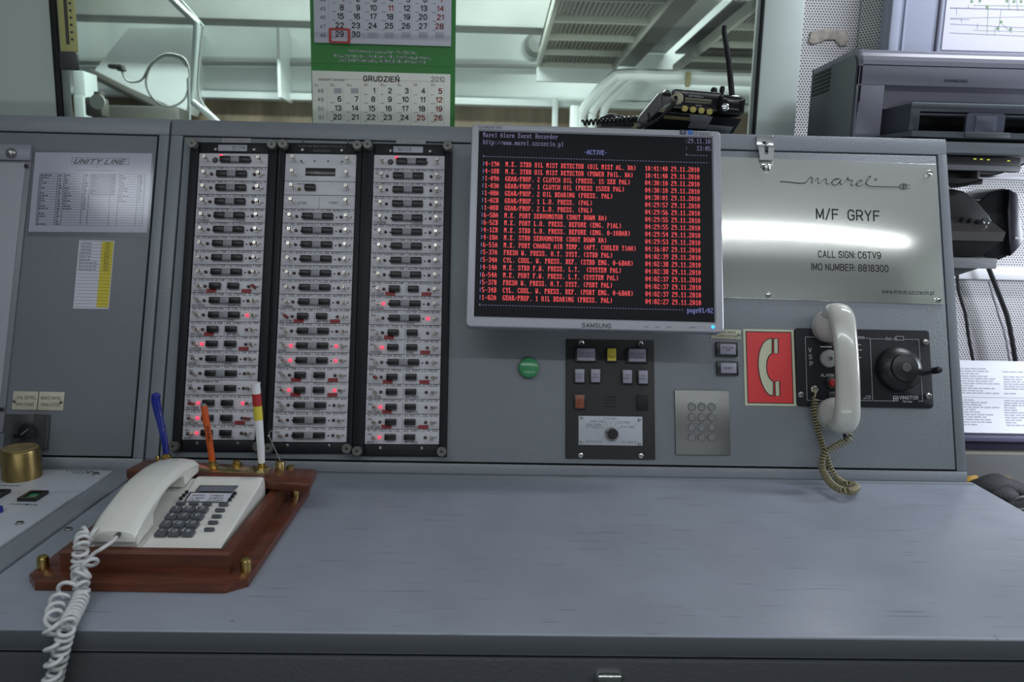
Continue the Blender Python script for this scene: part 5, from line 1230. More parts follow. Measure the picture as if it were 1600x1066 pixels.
# steel name plate of the ship
it = Item([(1112, 237.5), (1461.7, 264.7), (1473.8, 476), (1121, 466)])
th = thing('ship_name_plate', 'brushed steel plate engraved with the ship name and call sign', 'name plate', it.M)
b = MB().box((0, 0, 0.0010), (it.w, it.h, 0.0020), 0.0005); z = 0.0022
def Zm(a, c): return it.loc(1110 + a / 3.554, 200 + c / 3.554)
MMm = it.w / (1240)
def mt(t, x0, x1, yb, h, bold=0.01, al='c'):
    (xa, ya), (xb_, yb_) = Zm(x0, yb[0]), Zm(x1, yb[1]); a = math.atan2(yb_ - ya, xb_ - xa); wdt = math.hypot(xb_ - xa, yb_ - ya)
    b.text(t, 0, 0, h * MMm, z, 1, 'l', fit=wdt, bold=bold, M=T(xa, ya, 0) @ Matrix.Rotation(a, 4, 'Z'))
mt('M/F  GRYF', 583, 938, (505, 518), 54, 0.028); mt('CALL SIGN: C6TV9', 595, 945, (719, 727), 34, 0.035); mt('IMO NUMBER: 8818300', 558, 987, (789, 800), 34, 0.035); mt('www.marel.szczecin.pl', 950, 1238, (919, 928), 21, 0.02)
def zl(a, c): return it.loc(1210 + a / 6.114, 265 + c / 6.114)
logo = [(48, 120), (150, 128), (230, 137), (290, 132), (312, 110), (330, 86), (347, 81), (356, 94), (346, 120), (352, 136), (372, 118), (395, 92), (412, 92), (411, 110), (412, 132), (426, 138), (448, 115), (475, 95), (491, 97), (490, 116), (495, 138), (511, 142), (535, 128), (560, 106), (600, 93)]
logo2 = [(612, 100), (600, 94), (572, 99), (549, 120), (553, 145), (582, 150), (612, 128), (632, 98), (622, 130), (636, 148), (660, 130), (688, 97), (704, 81), (694, 80), (692, 94), (715, 106), (741, 106), (731, 130), (729, 150), (746, 157), (772, 142), (815, 124), (831, 112), (820, 105), (796, 112), (780, 130), (780, 152), (803, 161), (836, 153), (868, 128), (897, 97), (912, 76), (903, 66), (886, 84), (873, 115), (873, 140), (893, 156), (930, 163), (1050, 167), (1182, 170)]
for lg in (logo, logo2):
    pts = catmull([zl(*p) + (z,) for p in lg], 5); b.tube(pts, 0.00125, 6, 1, flat=0.2)
for l in ([(1184, 170), (1196, 148), (1215, 138), (1250, 138), (1256, 160), (1256, 184), (1245, 195), (1205, 192), (1184, 170)], [(1255, 155), (1292, 152)], [(1255, 185), (1290, 182)], [(1200, 150), (1252, 148)], [(1194, 163), (1254, 161)], [(1194, 175), (1254, 174)], [(1203, 187), (1250, 186)], [(1226, 140), (1226, 192)]):
    b.tube([zl(*p) + (z,) for p in l], 0.00055, 4, 1, flat=0.3)
x, y = zl(962, 100); b.frame(rrect(0.0048, 0.0048, 0.0024, 3, x, y), rrect(0.0036, 0.0036, 0.0018, 3, x, y), 0.002, z, 1); b.text('R', x, y - 0.0011, 0.0022, z, 1)
b.build('plate', [STEEL, PRINT], th)
for a, c in ((1218, 250), (322, 928), (1268, 955)):
    x, y = it.loc(1110 + a / 3.554, 200 + c / 3.554, 0.004); obj('screw', MB().lathe([(0.0052, 0), (0.0050, 0.002), (0.0036, 0.0038), (0, 0.0046)], n=18).box((0, 0, 0.0044), (0.007, 0.0012, 0.0008), mi=1).mesh('screw', [CHROME, BLACK]), th, T(x, y, 0.002))
# ------------------------------------------------------------------ calendar in front of the window
YC = 0.475; WC = wallplane(YC)
x0 = (WC.at(486.5, 60)[0] + WC.at(487, 190)[0]) / 2; x1 = (WC.at(712, 60)[0] + WC.at(710.5, 190)[0]) / 2
zb = WC.at(600, 235)[1]
th = thing('wall_calendar', 'green three month wall calendar hanging before the window', 'calendar', WC.mat(0, 0))
MB().box(((x0 + x1) / 2, (zb + 1.15) / 2, 0.0), (x1 - x0, 1.15 - zb, 0.002)).build('backing_board', GREEN, th)
def wp(px, py): return WC.at(px, py, 0.004)
def page(pxl, pxr, pyt, pyb, th_, m, name, fn):
    xl, xr = WC.at(pxl, (pyt + pyb) / 2)[0], WC.at(pxr, (pyt + pyb) / 2)[0]; t_, b_ = WC.at((pxl + pxr) / 2, pyt)[1], WC.at((pxl + pxr) / 2, pyb)[1]
    b = MB().box(((xl + xr) / 2, (t_ + b_) / 2, 0.001 + th_ / 2), (xr - xl, t_ - b_, th_), 0.0006)
    fn(b, 0.001 + th_ + 0.0003, xr - xl); return b.build(name, [m, PRINT, PRINTR, PRINTG, mat('grey_cell', (0.42, 0.42, 0.46), 0.6)], th)
def z2(a, c): return 480 + a / 5.33, c / 5.33
DH = 0.0095
rnd = random.Random(8)
def cell(b, z, t, a, c, red=False, sub=True, h=DH):
    x, y = WC.at(*z2(a, c)); b.text(t, x, y, h, z, 2 if red else 1, 'r', bold=0.05)
    if sub: dashes(b, x - 0.024, y - 0.0040, x + 0.001, 0.0010, 3, 1, rnd, z)
cols = (312, 447, 585, 722, 862, 1003, 1140)
def nov(b, z, w_):
    for r, (wk, yb, n0) in enumerate((('44', 22, 1), ('45', 95, 8), ('46', 167, 15), ('47', 243, 22), ('48', 316, 29))):
        x, y = WC.at(*z2(160, yb)); b.text(wk, x, y, DH * .68, z, 3, 'r', bold=0.02)
        for i, c in enumerate(cols):
            d = n0 + i
            if d > 30: 
                x, y = WC.at(*z2(c, yb)); b.flat(x - 0.018, y - 0.002, x, y + DH, z - .0001, 4); continue
            cell(b, z, str(d), c, yb + (i - 3) * 1.5, red=(i == 6 or d in (1, 11)))
    for c in (186, 326, 470, 594, 735, 872, 1013, 1150):
        x, y = WC.at(*z2(c, 100)); b.flat(x - .0002, WC.at(*z2(c, 362))[1], x + .0002, y + 0.15, z, 4)
page(491, 705.5, -60, 70.5, 0.006, PAPER, 'month_pad', nov)
dcols = (290, 430, 570, 708, 848, 985, 1127)
def dec(b, z, w_):
    x, y = WC.at(*z2(620, 681)); b.text('GRUDZIEŃ', x, y, 0.0098, z, 1, bold=0.05, fit=0.076)
    x, y = WC.at(*z2(1147, 683)); b.text('2010', x, y, 0.0088, z, 1, 'r', bold=0.012)
    x, y = WC.at(*z2(96, 672)); b.text('December  Dezember', x, y, 0.0038, z, 1, 'l', bold=0.02, shear=0.3, fit=0.056)
    (xa, ya), (xb_, yb_) = WC.at(*z2(96, 683)), WC.at(*z2(1147, 686)); b.flat(xa, yb_, xb_, yb_ + 0.0004, z, 2)
    for i, c in enumerate((160,) + dcols):
        x, y = WC.at(*z2(c + 8, 708)); dashes(b, x - 0.026, y, x, 0.0013, 2, 2, rnd, z); dashes(b, x - 0.026, y - 0.003, x, 0.0012, 3, 1, rnd, z)
    for r, (wk, yb, n0) in enumerate((('48', 778, -1), ('49', 850, 6), ('50', 926, 13), ('51', 1000, 20))):
        x, y = WC.at(*z2(140, yb - 4)); b.text(wk, x, y, DH * .72, z, 3, 'r', bold=0.02)
        for i, c in enumerate(dcols):
            d = n0 + i
            if d < 1:
                x, y = WC.at(*z2(c, yb)); b.flat(x - 0.016, y - 0.001, x, y + DH, z - .0001, 4); continue
            if d > 31: continue
            cell(b, z, str(d), c, yb + (i - 3) * 1.2, red=(i == 6 or d in (25, 26)))
    for c in (166, 306, 446, 588, 727, 866, 1005, 1140):
        x, y = WC.at(*z2(c, 730)); b.flat(x - .0002, WC.at(*z2(c, 1080))[1], x + .0002, y, z, 4)
page(489, 703.5, 113.5, 215, 0.003, PAPERW, 'month_page', dec)
b = MB()
for t, a0, a1, yb in (('budowa i remonty statków,', 345, 910, 436), ('konstrukcje stalowe dla budownictwa,', 222, 1030, 474), ('projektowanie, usługi dla ludności', 270, 985, 510)):
    xa, y = WC.at(*z2(a0, yb)); xb_, _ = WC.at(*z2(a1, yb)); b.text(t, xa, y, 0.0056, 0.0014, 0, 'l', fit=xb_ - xa, bold=0.05)
xa, y = WC.at(*z2(20, 526)); xb_, _ = WC.at(*z2(1225, 526)); b.flat(xa, y, xb_, y + .0007, 0.0012, 1)
b.build('slogan_print', [PRINTW, mat('dark_green_fold', (0.015, 0.10, 0.02), 0.5)], th)
xa, ya = WC.at(*z2(276, 306)); b = MB().frame(rrect(0.0440, 0.0300, 0.003, 3), rrect(0.0335, 0.0215, 0.001, 3), 0, 0.002)
b.build('date_frame', mat('frame_red', (0.40, 0.02, 0.02), 0.35), th, T(xa, ya, 0.0075))
(xa, ya), (xb_, yb_) = WC.at(*z2(30, 270)), WC.at(*z2(1235, 350))
MB().flat(xa, yb_, xb_, ya, 0.0080).build('clear_band', SLEEVE, th)

# thermometer hanging at the left window frame
YT = 0.47; WT = wallplane(YT)
th = thing('wall_thermometer', 'tall yellow scale instrument hanging at the left window frame', 'thermometer', WT.mat(0, 0))
xl, xr = WT.at(96, 50)[0], WT.at(121, 50)[0]; zt, zb = 1.1, WT.at(108, 82)[1]; zc = WT.at(108, 110)[1]
sc_ = MB().box(((xl + xr) / 2, (zt + zb) / 2, 0.004), (xr - xl, zt - zb, 0.008), 0.001); rnd = random.Random(2)
sc_.flat(xl + (xr - xl) * .38, zb + 0.014, xl + (xr - xl) * .60, zt, 0.0083, 1)
for k in range(22): sc_.flat(xl + (xr - xl) * .70, zb + 0.022 + k * 0.014, xl + (xr - xl) * .86, zb + 0.0265 + k * 0.014, 0.0084, 1)
sc_.build('scale', [mat('scale_yellow', (0.50, 0.50, 0.20), 0.4), ENGD], th)
MB().box(((xl + xr) / 2 - .001, (zb + zc) / 2, 0.006), (xr - xl + .002, zb - zc, 0.014), 0.003).build('bulb_housing', DGREY, th)
z3 = WT.at(108, 136)[1]
MB().tube([((xl + xr) / 2, zc, 0.004), ((xl + xr) / 2, z3, 0.004), ((xl + xr) / 2 + .004, z3, 0.004), ((xl + xr) / 2 + .004, zc, 0.004)], 0.0008, 5).build('cord_loop', CREAM, th)

# ------------------------------------------------------------------ radio, hand microphone on the console top
TOP = CT
YR = 0.26; WR = wallplane(YR)
def wr(px, py): return WR.at(px, py)
(ax, az), (bx, bz) = wr(1050, 143), wr(1156, 152)
slope = math.atan2(bz - az, bx - ax)
rx, rz = wr(1100, 175)
rm = WR.mat(rx, rz, 0, slope)
def rl(px, py, off=0.0):
    a, c = WR.at(px, py, off); v = Vector((a - rx, c - rz)); v.rotate(Matrix.Rotation(-slope, 2)); return v.x, v.y
def zr(a, c): return 1040 + a / 12.31, 130 + c / 12.31
th = thing('radio_set', 'black two-way radio set with four yellow buttons and an antenna on the console top', 'radio', rm)
# lower sloping base: runs down and back under the set
(xa, ya), (xb_, yb_) = rl(*zr(0, 560), 0.02), rl(*zr(1430, 690), 0.02)
yy = (ya + yb_) / 2; xm = (xa + xb_) / 2; ww = 0.125
hb = rz + math.cos(slope) * yy - TOP
prof = [(yy, 0.020), (yy, -0.11), (-(rz - TOP) + 0.006, -0.115), (-(rz - TOP) + 0.006, -0.045)]
b = MB(); xl, xr = rl(*zr(-330, 700))[0], rl(*zr(1400, 700))[0]
b.loft([[(x, y, z) for y, z in prof] for x in (xl, xr)])
base = b.build('charger_base', BLACKM, th)
# stickers on the sloping underside face
d = Vector((0, prof[3][0] - prof[0][0], prof[3][1] - prof[0][1])); ln = d.length; d.normalize()
nrm = Vector((0, -d.z, d.y)); 
if nrm.z < 0: nrm = -nrm
sm = Matrix((Vector((1, 0, 0)), -d, Vector((1, 0, 0)).cross(-d))).transposed().to_4x4(); sm.translation = Vector((0, prof[0][0], prof[0][1])) + nrm * 0.0004
def sticker(x0, x1, t0, t1, m, lines):
    q = MB().box(((x0 + x1) / 2, -(t0 + t1) / 2, 0.0002), (x1 - x0, t1 - t0, 0.0004)); r_ = random.Random(int(x0 * 1e4))
    for k in range(lines): dashes(q, x0 + .003, -t0 - (k + .8) * (t1 - t0) / (lines + .4), x1 - .003, 0.0014, 5, 1, r_, 0.0005)
    q.build('sticker', [m, PRINTG], base, sm)
STK = mat('sticker_grey', (0.30, 0.31, 0.34), 0.35)
x = lambda a: rl(*zr(a, 700), 0.0)[0]
sticker(x(420), x(850), 0.0005, ln * .28, STK, 2); sticker(x(490), x(850), ln * .30, ln * .60, STK, 2); sticker(x(860), x(1330), ln * .38, ln * .72, STK, 2); sticker(x(-60), x(450), ln * .12, ln * .26, mat('sticker_olive', (0.25, 0.23, 0.09), 0.5), 1)
# display section
(xa, ya), (xb_, yb_) = rl(*zr(110, 190)), rl(*zr(960, 590))
b = MB().box(((xa + xb_) / 2, (ya + yb_) / 2 + .002, -0.03), (xb_ - xa + .004, ya - yb_ + .006, 0.10), 0.004, seg=3)
body = b.build('display_section', BLACKG, th)
fz = 0.0204
(xa, ya), (xb_, yb_) = rl(*zr(375, 300), fz), rl(*zr(880, 380), fz)
MB().box(((xa + xb_) / 2, (ya + yb_) / 2, fz), (xb_ - xa, 0.0085, 0.0008), 0.0003).build('display', mat('lcd_olive', (0.085, 0.085, 0.045), 0.25), body)
b = MB(); xx, y_ = rl(*zr(585, 268), fz); b.text('MOTOROLA', xx, y_, 0.0026, fz + .0002, 0, bold=0.03, fit=0.026); xx, y_ = rl(*zr(635, 445), fz); b.text('CM 360', xx, y_, 0.0028, fz + .0002, 0, bold=0.03, fit=0.011)
b.build('print', PRINTW, body)
for a, c in ((365, 490), (525, 508), (687, 528), (845, 548)):
    xx, y_ = rl(*zr(a, c), fz); MB().prism(rrect(0.0115, 0.0105, 0.0045, 5), 0, 0.0022, 0, 0.0012).build('yellow_button', mat('button_yellow', (0.42, 0.36, 0.09), 0.35), body, T(xx, y_, 0.0200))
xx, y_ = rl(*zr(225, 300), fz); MB().lathe([(0.0105, 0), (0.0105, 0.003), (0.0085, 0.005), (0.003, 0.0052), (0.0025, 0.0058), (0, 0.006)], n=22).build('volume_knob', mat('knob_beige', (0.33, 0.31, 0.20), 0.4), body, T(xx, y_, 0.0200))
for k in range(3):
    xx, y_ = rl(*zr(315 + k * 8, 265 + k * 42), fz); MB().lathe([(0.0012, 0), (0.001, 0.0006), (0, 0.0007)], n=8).build('pilot_light', PRINTG, body, T(xx, y_, 0.0203))
# head section with knobs and antenna
(xa, ya), (xb_, yb_) = rl(*zr(960, 270)), rl(*zr(1420, 640))
hx, hy, hw, hh = (xa + xb_) / 2, (ya + yb_) / 2, xb_ - xa + .004, ya - yb_ + .006
rg = []
for z_, s in ((-0.065, .9), (-0.05, 1.0), (0.012, 1.0), (0.024, .93), (0.031, .72), (0.033, .45)): rg.append([(hx + px_, hy + py_, z_) for px_, py_ in rrect(hw * s, hh * s, 0.009 * s, 5)])
head = MB().loft(rg).build('radio_head', BLACKG, th)
xx, y_ = rl(*zr(1155, 465), 0.033); MB().lathe([(0.0068, 0), (0.0068, 0.002), (0.0045, 0.0038), (0, 0.0042)], n=20).build('chrome_button', CHROME, head, T(xx - .001, y_, 0.0318))
xx, y_ = rl(*zr(1190, 268), 0.026); b = MB().text('MOTOROLA', 0, 0, 0.0026, 0, 0, fit=0.020, bold=0.03); b.build('print', PRINTW, head, T(xx, y_ - .0005, 0.0285) @ Matrix.Rotation(R(-28), 4, 'X'))
for a, c, rr, nm in ((965, 120, 0.0062, 'channel_knob'), (1125, 95, 0.0048, 'volume_knob')):
    xx, y_ = rl(*zr(a, c)); y0_ = hy + hh / 2 - 0.004
    MB().lathe([(rr * .75, y0_), (rr * .8, y_ - .006), (rr, y_ - .004), (rr, y_ + .002), (rr * .7, y_ + .0050), (0, y_ + .0056)], (xx, 0, -0.012), 16, 'y').build(nm, BLACKM, head)
xa, ya = rl(1135, 38); xb_, yb_ = rl(1147, 150); 
MB().tube([(xb_, yb_ - .008, -.012), (xb_, yb_, -.012), ((xa + xb_) / 2 + .001, (ya + yb_) / 2, -.012), (xa, ya - .008, -.012), (xa, ya - .0078, -.012), (xa, ya, -.012)], lambda t: 0.0058 - 0.0016 * t if t < .7 else (0.0046 if t > .75 else .0040), 10).build('antenna', BLACKM, head)
MB().tube(catmull([(hx + hw * .18, hy + hh * .38, 0.0245), (hx + hw * .36, hy + hh * .16, 0.026), (hx + hw * .40, hy - hh * .1, 0.026), (hx + hw * .30, hy - hh * .40, 0.025)], 6), 0.0009, 6).build('trim_line', ZINC, head)

# hand microphone slab leaning at the left end of the radio
pz = [(1202, 128), (1232, 402), (1070, 560), (900, 690), (820, 640), (850, 540), (1110, 230)]
def zw(a, c): return 920 + a / 10.667, 130 + c / 10.667
th = thing('hand_microphone', 'dark grey hand microphone leaning against the left end of the radio set', 'microphone', WR.mat(0, 0, 0.045))
W2 = wallplane(YR - 0.045)
b = MB().prism([W2.at(*zw(*p)) for p in pz], -0.022, 0.0, 0, 0.003, all_edges=True)
mb_ = b.build('microphone_body', DGREY, th)
MB().prism([W2.at(*zw(*p)) for p in ((980, 480), (1040, 540), (1010, 640), (990, 590))], 0.0, 0.003, 0, 0.001).build('talk_key', BLACKM, mb_)
x_, z_ = W2.at(*zw(1330, 150)); MB().lathe([(0.0085, 0), (0.0090, 0.005), (0.0075, 0.011), (0, 0.013)], n=16).build('hanger_button', BLACKG, mb_, T(x_ - .002, z_ - .003, -0.016))
MB().prism([W2.at(*zw(*p)) for p in ((1232, 402), (1215, 180), (1300, 215), (1400, 230), (1420, 270))], -0.020, -0.004, 0, 0.002).build('holder_clip', DGREY, mb_)
tag(MB().tube(catmull([W2.point(*zw(1450, 215)), W2.point(*zw(1440, 300)), W2.point(*zw(1330, 440)), W2.point(*zw(1150, 600)), W2.point(*zw(900, 720)), W2.point(*zw(800, 770))], 8), 0.0032, 8).build('radio_lead', BLACKG), 'black lead sweeping down in front of the radio set to behind the monitor', 'cable')
# speaker microphone lying behind the monitor and its coiled cord
th = thing('speaker_microphone', 'flat black microphone with a grey stripe lying behind the monitor top', 'microphone', WR.mat(0, 0, -0.02))
W3_ = wallplane(YR + 0.02)
b = MB().prism([W3_.at(*zw(*p)) for p in ((155, 578), (330, 505), (420, 500), (560, 540), (760, 590), (760, 720), (210, 720), (220, 640))], -0.05, 0.0, 0, 0.003, all_edges=True)
q = b.build('microphone_body', BLACKM, th)
MB().prism([W3_.at(*zw(*p)) for p in ((380, 515), (440, 512), (545, 600), (500, 615))], 0.0, 0.0012, 0, 0.0004).build('grey_stripe', MGREY, q)
cpts = [W3_.point(*zw(a, c)) + Vector((0, -0.03, 0)) for a, c in ((-140, 690), (50, 680), (150, 678), (300, 672), (450, 662), (600, 650), (760, 640), (840, 625))]
hel = coil_path(catmull(cpts, 6), lambda t: 0.0042 + 0.0012 * t, 0.0078, 12)
tag(MB().tube(hel, 0.0021, 6).build('coiled_lead', BLACKG, smooth=1.2), 'black coiled lead running along the console top just behind the monitor', 'cable')

# ------------------------------------------------------------------ printer
YA, YBk = 0.25, 0.47
WA = wallplane(YA); WK = wallplane(YBk)
xl = (WA.at(1340, 90)[0] + WA.at(1338, 213)[0]) / 2; xr = xl + 0.40; zb = CT + 0.003; zt = (WA.at(1345, 71)[1] + WA.at(1590, 80)[1]) / 2
th = thing('printer', 'grey laser printer standing on the right end of the console top', 'printer', WA.mat(0, 0))
# local z is towards the viewer; body runs from 0 back to -(YBk - YA)
dpt = YBk - YA
rad = 0.031
def side_profile(inset=0.0):
    pts = [(-dpt + inset, zb), (-dpt + inset, zt - 0.004 - inset), (-rad, zt - inset)]
    for i in range(1, 7):
        a = R(90 - 15 * i); pts.append((-rad + (rad - inset) * math.cos(a), zt - rad + (rad - inset) * math.sin(a)))
    pts.append((-inset, zb)); return pts
# front opening
ox0, ox1 = WA.at(1382, 140)[0], WA.at(1600, 140)[0]; oz1 = WA.at(1384, 133)[1]; oz0 = WA.at(1384, 163)[1]
sp = side_profile()
b = MB()
# shell as two skins: side plates and a wrapped top; front built as frame around the tray opening
b.loft([[(x, z, y) for y, z in sp] for x in (xl, xl + 0.006)]); b.loft([[(x, z, y) for y, z in sp] for x in (xr - 0.006, xr)])
arc = [p for p in sp[1:-1]]
for i in range(len(arc) - 1):
    (y0, z0), (y1, z1) = arc[i], arc[i + 1]; b.raw([(xl, z0, y0), (xr, z0, y0), (xr, z1, y1), (xl, z1, y1)], [(0, 1, 2, 3)])
zs = WA.at(1450, 103)[1]
b.raw([(xl, sp[-2][1], 0), (xr, sp[-2][1], 0), (xr, zs, 0), (xl, zs, 0)], [(0, 3, 2, 1)])
b.box(((xl + xr) / 2, (zs + oz1) / 2 - .0006, -0.004), (xr - xl, zs - oz1 - .0012, 0.008), 0.001)
b.box(((xl + ox0) / 2, (zb + oz1) / 2, -0.004), (ox0 - xl, oz1 - zb, 0.008), 0.001)
b.box(((xl + xr) / 2, (zb + zt) / 2, -dpt + .003), (xr - xl, zt - zb - .006, 0.006))
b.build('printer_body', PRN, th)
b = MB(); sq = side_profile(0.010); b.loft([[(x, z, y) for y, z in sq] for x in (xl - 0.0025, xl - 0.0002)])
spn = b.build('side_panel', PRNS, th)
b = MB()
for k in range(6):
    za = WK.at(1275, 128)[1] + 0.008 - k * 0.0078; b.box((xl - 0.003, za, -dpt * .74), (0.0012, 0.0040, dpt * .38))
b.build('vent_slots', SEAL, spn)
MB().box(((ox0 + xr) / 2, (oz1 + oz0) / 2 + .004, -0.020), (xr - ox0, oz1 - oz0 + .020, 0.004)).build('recess_panel', PRN, th)
MB().box(((ox0 + xr) / 2, zb + .03, -0.09), (xr - ox0, .06, 0.004)).build('recess_back', SEAL, th)
b = MB(); x, y = WA.at(1493, 128); b.text('SAMSUNG', x, y - .0005, 0.0042, 0.0012, 0, fit=0.043, bold=0.04); b.build('print', PRINT, th)
# tray in the opening
tx0 = ox0 + 0.001
(x1_, z1_), (x2_, z2_) = wallplane(YA - 0.03).at(1424, 161), wallplane(YA - 0.03).at(1424, 208)
zt1 = z1_; zl1 = zb + 0.006
b = MB()
b.raw([(tx0, zb + .004, -0.05), (tx0, zt1 - .008, -0.05), (x1_, zt1, 0.03), (x1_, zl1, 0.03), (tx0 + .002, zb + .004, -0.05), (tx0 + .002, zt1 - .008, -0.05), (x1_ + .003, zt1, 0.0285), (x1_ + .003, zl1, 0.0285)],
      [(0, 3, 2, 1), (4, 5, 6, 7), (1, 2, 6, 5), (2, 3, 7, 6), (0, 4, 7, 3)])
b.box(((x1_ + xr) / 2, zt1 - 0.007, 0.028), (xr - x1_, 0.014, 0.006), 0.001)
b.box((x1_ + .009, (zt1 + zl1) / 2, 0.028), (0.018, zt1 - zl1, 0.005), 0.001)
b.box(((x1_ + xr) / 2, zt1 - 0.018, 0.010), (xr - x1_, 0.004, 0.03), 0.001)
tray = b.build('paper_tray', PRND, th)
MB().box(((x1_ + xr) / 2, zt1 + .0004, 0.0285), (xr - x1_ - .002, 0.0024, 0.0045), 0.0008).build('clear_lip', mat('clear_lip', (0.30, 0.36, 0.38), 0.12), tray)
# slide-out shelf below, wedge shaped towards the viewer
WL = wallplane(YA - 0.05)
xa = WL.at(1420, 210)[0]
b = MB(); 
b.raw([(ox0 - .008, zb - .004, 0.0), (xr, zb - .004, 0.0), (xr, zb - .004, 0.06), (xa, zb - .004, 0.06), (ox0 - .008, zb + .001, 0.0), (xr, zb + .001, 0.0), (xr, zb + .006, 0.06), (xa, zb + .006, 0.06)],
      [(0, 3, 2, 1), (4, 5, 6, 7), (0, 1, 5, 4), (1, 2, 6, 5), (2, 3, 7, 6), (3, 0, 4, 7)])
b.build('tray_flap', PRNS, tray, T(0, .0055, 0))
g0, g1 = WL.at(1508, 200)[0], WL.at(1568, 200)[0]; gz0, gz1 = WL.at(1540, 209)[1], WL.at(1540, 180)[1]
MB().prism(rrect(g1 - g0, gz1 - gz0 + .006, 0.006, 4, (g0 + g1) / 2, (gz0 + gz1) / 2), 0.046, 0.052, 0, 0.0012).box(((g0 + g1) / 2, (gz0 + gz1) / 2, 0.0525), ((g1 - g0) * .55, (gz1 - gz0) * .9, 0.002), 0.0006).build('paper_stop', mat('paper_stop_blue', (0.085, 0.09, 0.13), 0.35), tray)
MB().box(((g0 + g1) / 2, gz0 - .0035, 0.056), (g1 - g0 + .012, 0.010, 0.014), 0.002).build('stop_handle', PRNS, tray)

# ------------------------------------------------------------------ shelf, network switch, speaker etc. right of the console
WS = wallplane(0.20)
sx0 = XR + 0.003; sx1 = 1.30
tag(MB().box(((sx0 + sx1) / 2, 0.33, Z0 + CT - 0.0115), (sx1 - sx0, 0.26, 0.021), 0.003).build('equipment_shelf', GREY), 'grey steel shelf under the printer at the right end of the console', 'shelf')
shb = CT - 0.022
WN = wallplane(0.23)
nz1, nz0 = shb - 0.0025, WN.at(1540, 268)[1]
nx0, nx1 = sx0 + 0.006, WN.at(1596, 255)[0]
th = thing('network_switch', 'dark network switch with green lights hung under the shelf', 'network switch', WN.mat(0, 0))
MB().box(((nx0 + nx1) / 2, (nz0 + nz1) / 2, -0.07), (nx1 - nx0, nz1 - nz0, 0.14), 0.003).build('case', mat('switch_case', (0.035, 0.033, 0.032), 0.4), th)
MB().box(((nx0 + nx1) / 2, nz0 + .006, 0.001), ((nx1 - nx0) * .98, 0.010, 0.004), 0.001).build('front_lip', MGREY, th)
for px, py in ((1523, 248.5), (1533, 249), (1544, 249.7), (1575.5, 251.5)):
    x, y = WN.at(px, py); MB().box((x, y, 0.0008), (0.0046, 0.0016, 0.0016), 0.0004).build('indicator_light', mat('lime_light', (0.3, 0.35, 0.03), 0.3, emit=(0.55, 0.65, 0.05), es=0.9), th)
# bracket under the switch
WQ = wallplane(0.22)
(xa, za), (xb_, zb_) = WQ.at(1484, 276), WQ.at(1536, 285)
bx0 = sx0 + .002
th = thing('cable_bracket', 'black bracket with cables below the network switch', 'bracket', WQ.mat(0, 0))
MB().box(((bx0 + xb_) / 2, (za + zb_) / 2 - .003, -0.06), (xb_ - bx0, 0.011, 0.12), 0.002).build('bracket_arm', BLACKM, th)
MB().box((xb_ - .004, (za + zb_) / 2 + .006, -0.06), (0.006, 0.022, 0.10), 0.002).build('bracket_lip', DGREY, th)
MB().box(((bx0 + xb_) / 2, (nz0 + (za + zb_) / 2) / 2, -0.08), (0.03, nz0 - (za + zb_) / 2 + .012, 0.03), 0.002).build('hanger', BLACKM, th)
wires = [([(1486, 282), (1500, 290), (1522, 288), (1535, 284)], 0.0022, BLACK)]
q = MB().tube(catmull([WQ.point(1484, 292), WQ.point(1500, 291), WQ.point(1518, 287), WQ.point(1534, 283)], 6), 0.0024, 6)
tag(q.build('black_cable', BLACK), 'black cable looping under the bracket at the console edge', 'cable')
tag(MB().tube(catmull([WQ.point(1538, 274) + Vector((0, .02, 0)), WQ.point(1560, 274) + Vector((0, .02, 0)), WQ.point(1588, 268) + Vector((0, .03, 0)), WQ.point(1640, 250) + Vector((0, .05, 0))], 6), 0.003, 6).build('black_cable', BLACK), 'black cable running right from below the network switch', 'cable')
# little wooden shelf with the intercom speaker
WI = wallplane(0.25)
(ix1, iz1), (_, iz0) = WI.at(1559, 404), WI.at(1540, 420)
th = thing('speaker_shelf', 'small grey shelf fixed to the console side, carrying the dark speaker', 'shelf', WI.mat(0, 0))
wsh = mat('painted_wood', (0.22, 0.22, 0.235), 0.55, bump=0.5, bscale=30, stretch=(2, 9, 2), var=0.12, vscale=10)
MB().box(((sx0 + ix1) / 2, (iz0 + iz1) / 2, -0.09), (ix1 - sx0, iz1 - iz0, 0.18), 0.0015).build('shelf_board', wsh, th)
b = MB().raw([(sx0, iz0, -.03), (ix1 - .012, iz0, -.03), (sx0, iz0 - .055, -.03), (sx0, iz0, -.036), (ix1 - .012, iz0, -.036), (sx0, iz0 - .055, -.036)], [(0, 2, 1), (3, 4, 5), (0, 1, 4, 3), (1, 2, 5, 4), (2, 0, 3, 5)])
b.build('support', DGREY, th)
(e1, f1), (e2, f2), (e3, f3) = WI.at(1562, 360), WI.at(1553, 337), WI.at(1528, 310)
(g1_, h1), (k1, l1) = WI.at(1542, 401), WI.at(1557, 375)
th = thing('intercom_speaker', 'dark rounded speaker with control knobs on the small side shelf', 'speaker', WI.mat(0, 0))
zt_ = WI.at(1500, 294)[1]
prof = [(sx0 + .004, zt_)] + [WI.at(*p) for p in ((1497, 295), (1512, 298), (1528, 308), (1540, 322), (1553, 337))] + [(e1, f1 + .003)] + [(sx0 + .004, f1 + .003)]
b = MB().prism(prof, -0.15, -0.01, 0, 0.006, all_edges=True); b.build('housing', BLACK, th)
GF = mat('fascia_brown_grey', (0.085, 0.078, 0.075), 0.4)
fx0 = sx0 + .004; za_ = WI.at(1530, 342)[1]; zb2 = WI.at(1530, 362)[1]; zc2 = WI.at(1530, 376)[1]
xA = WI.at(1551, 340)[0]; xB = WI.at(1560, 361)[0]
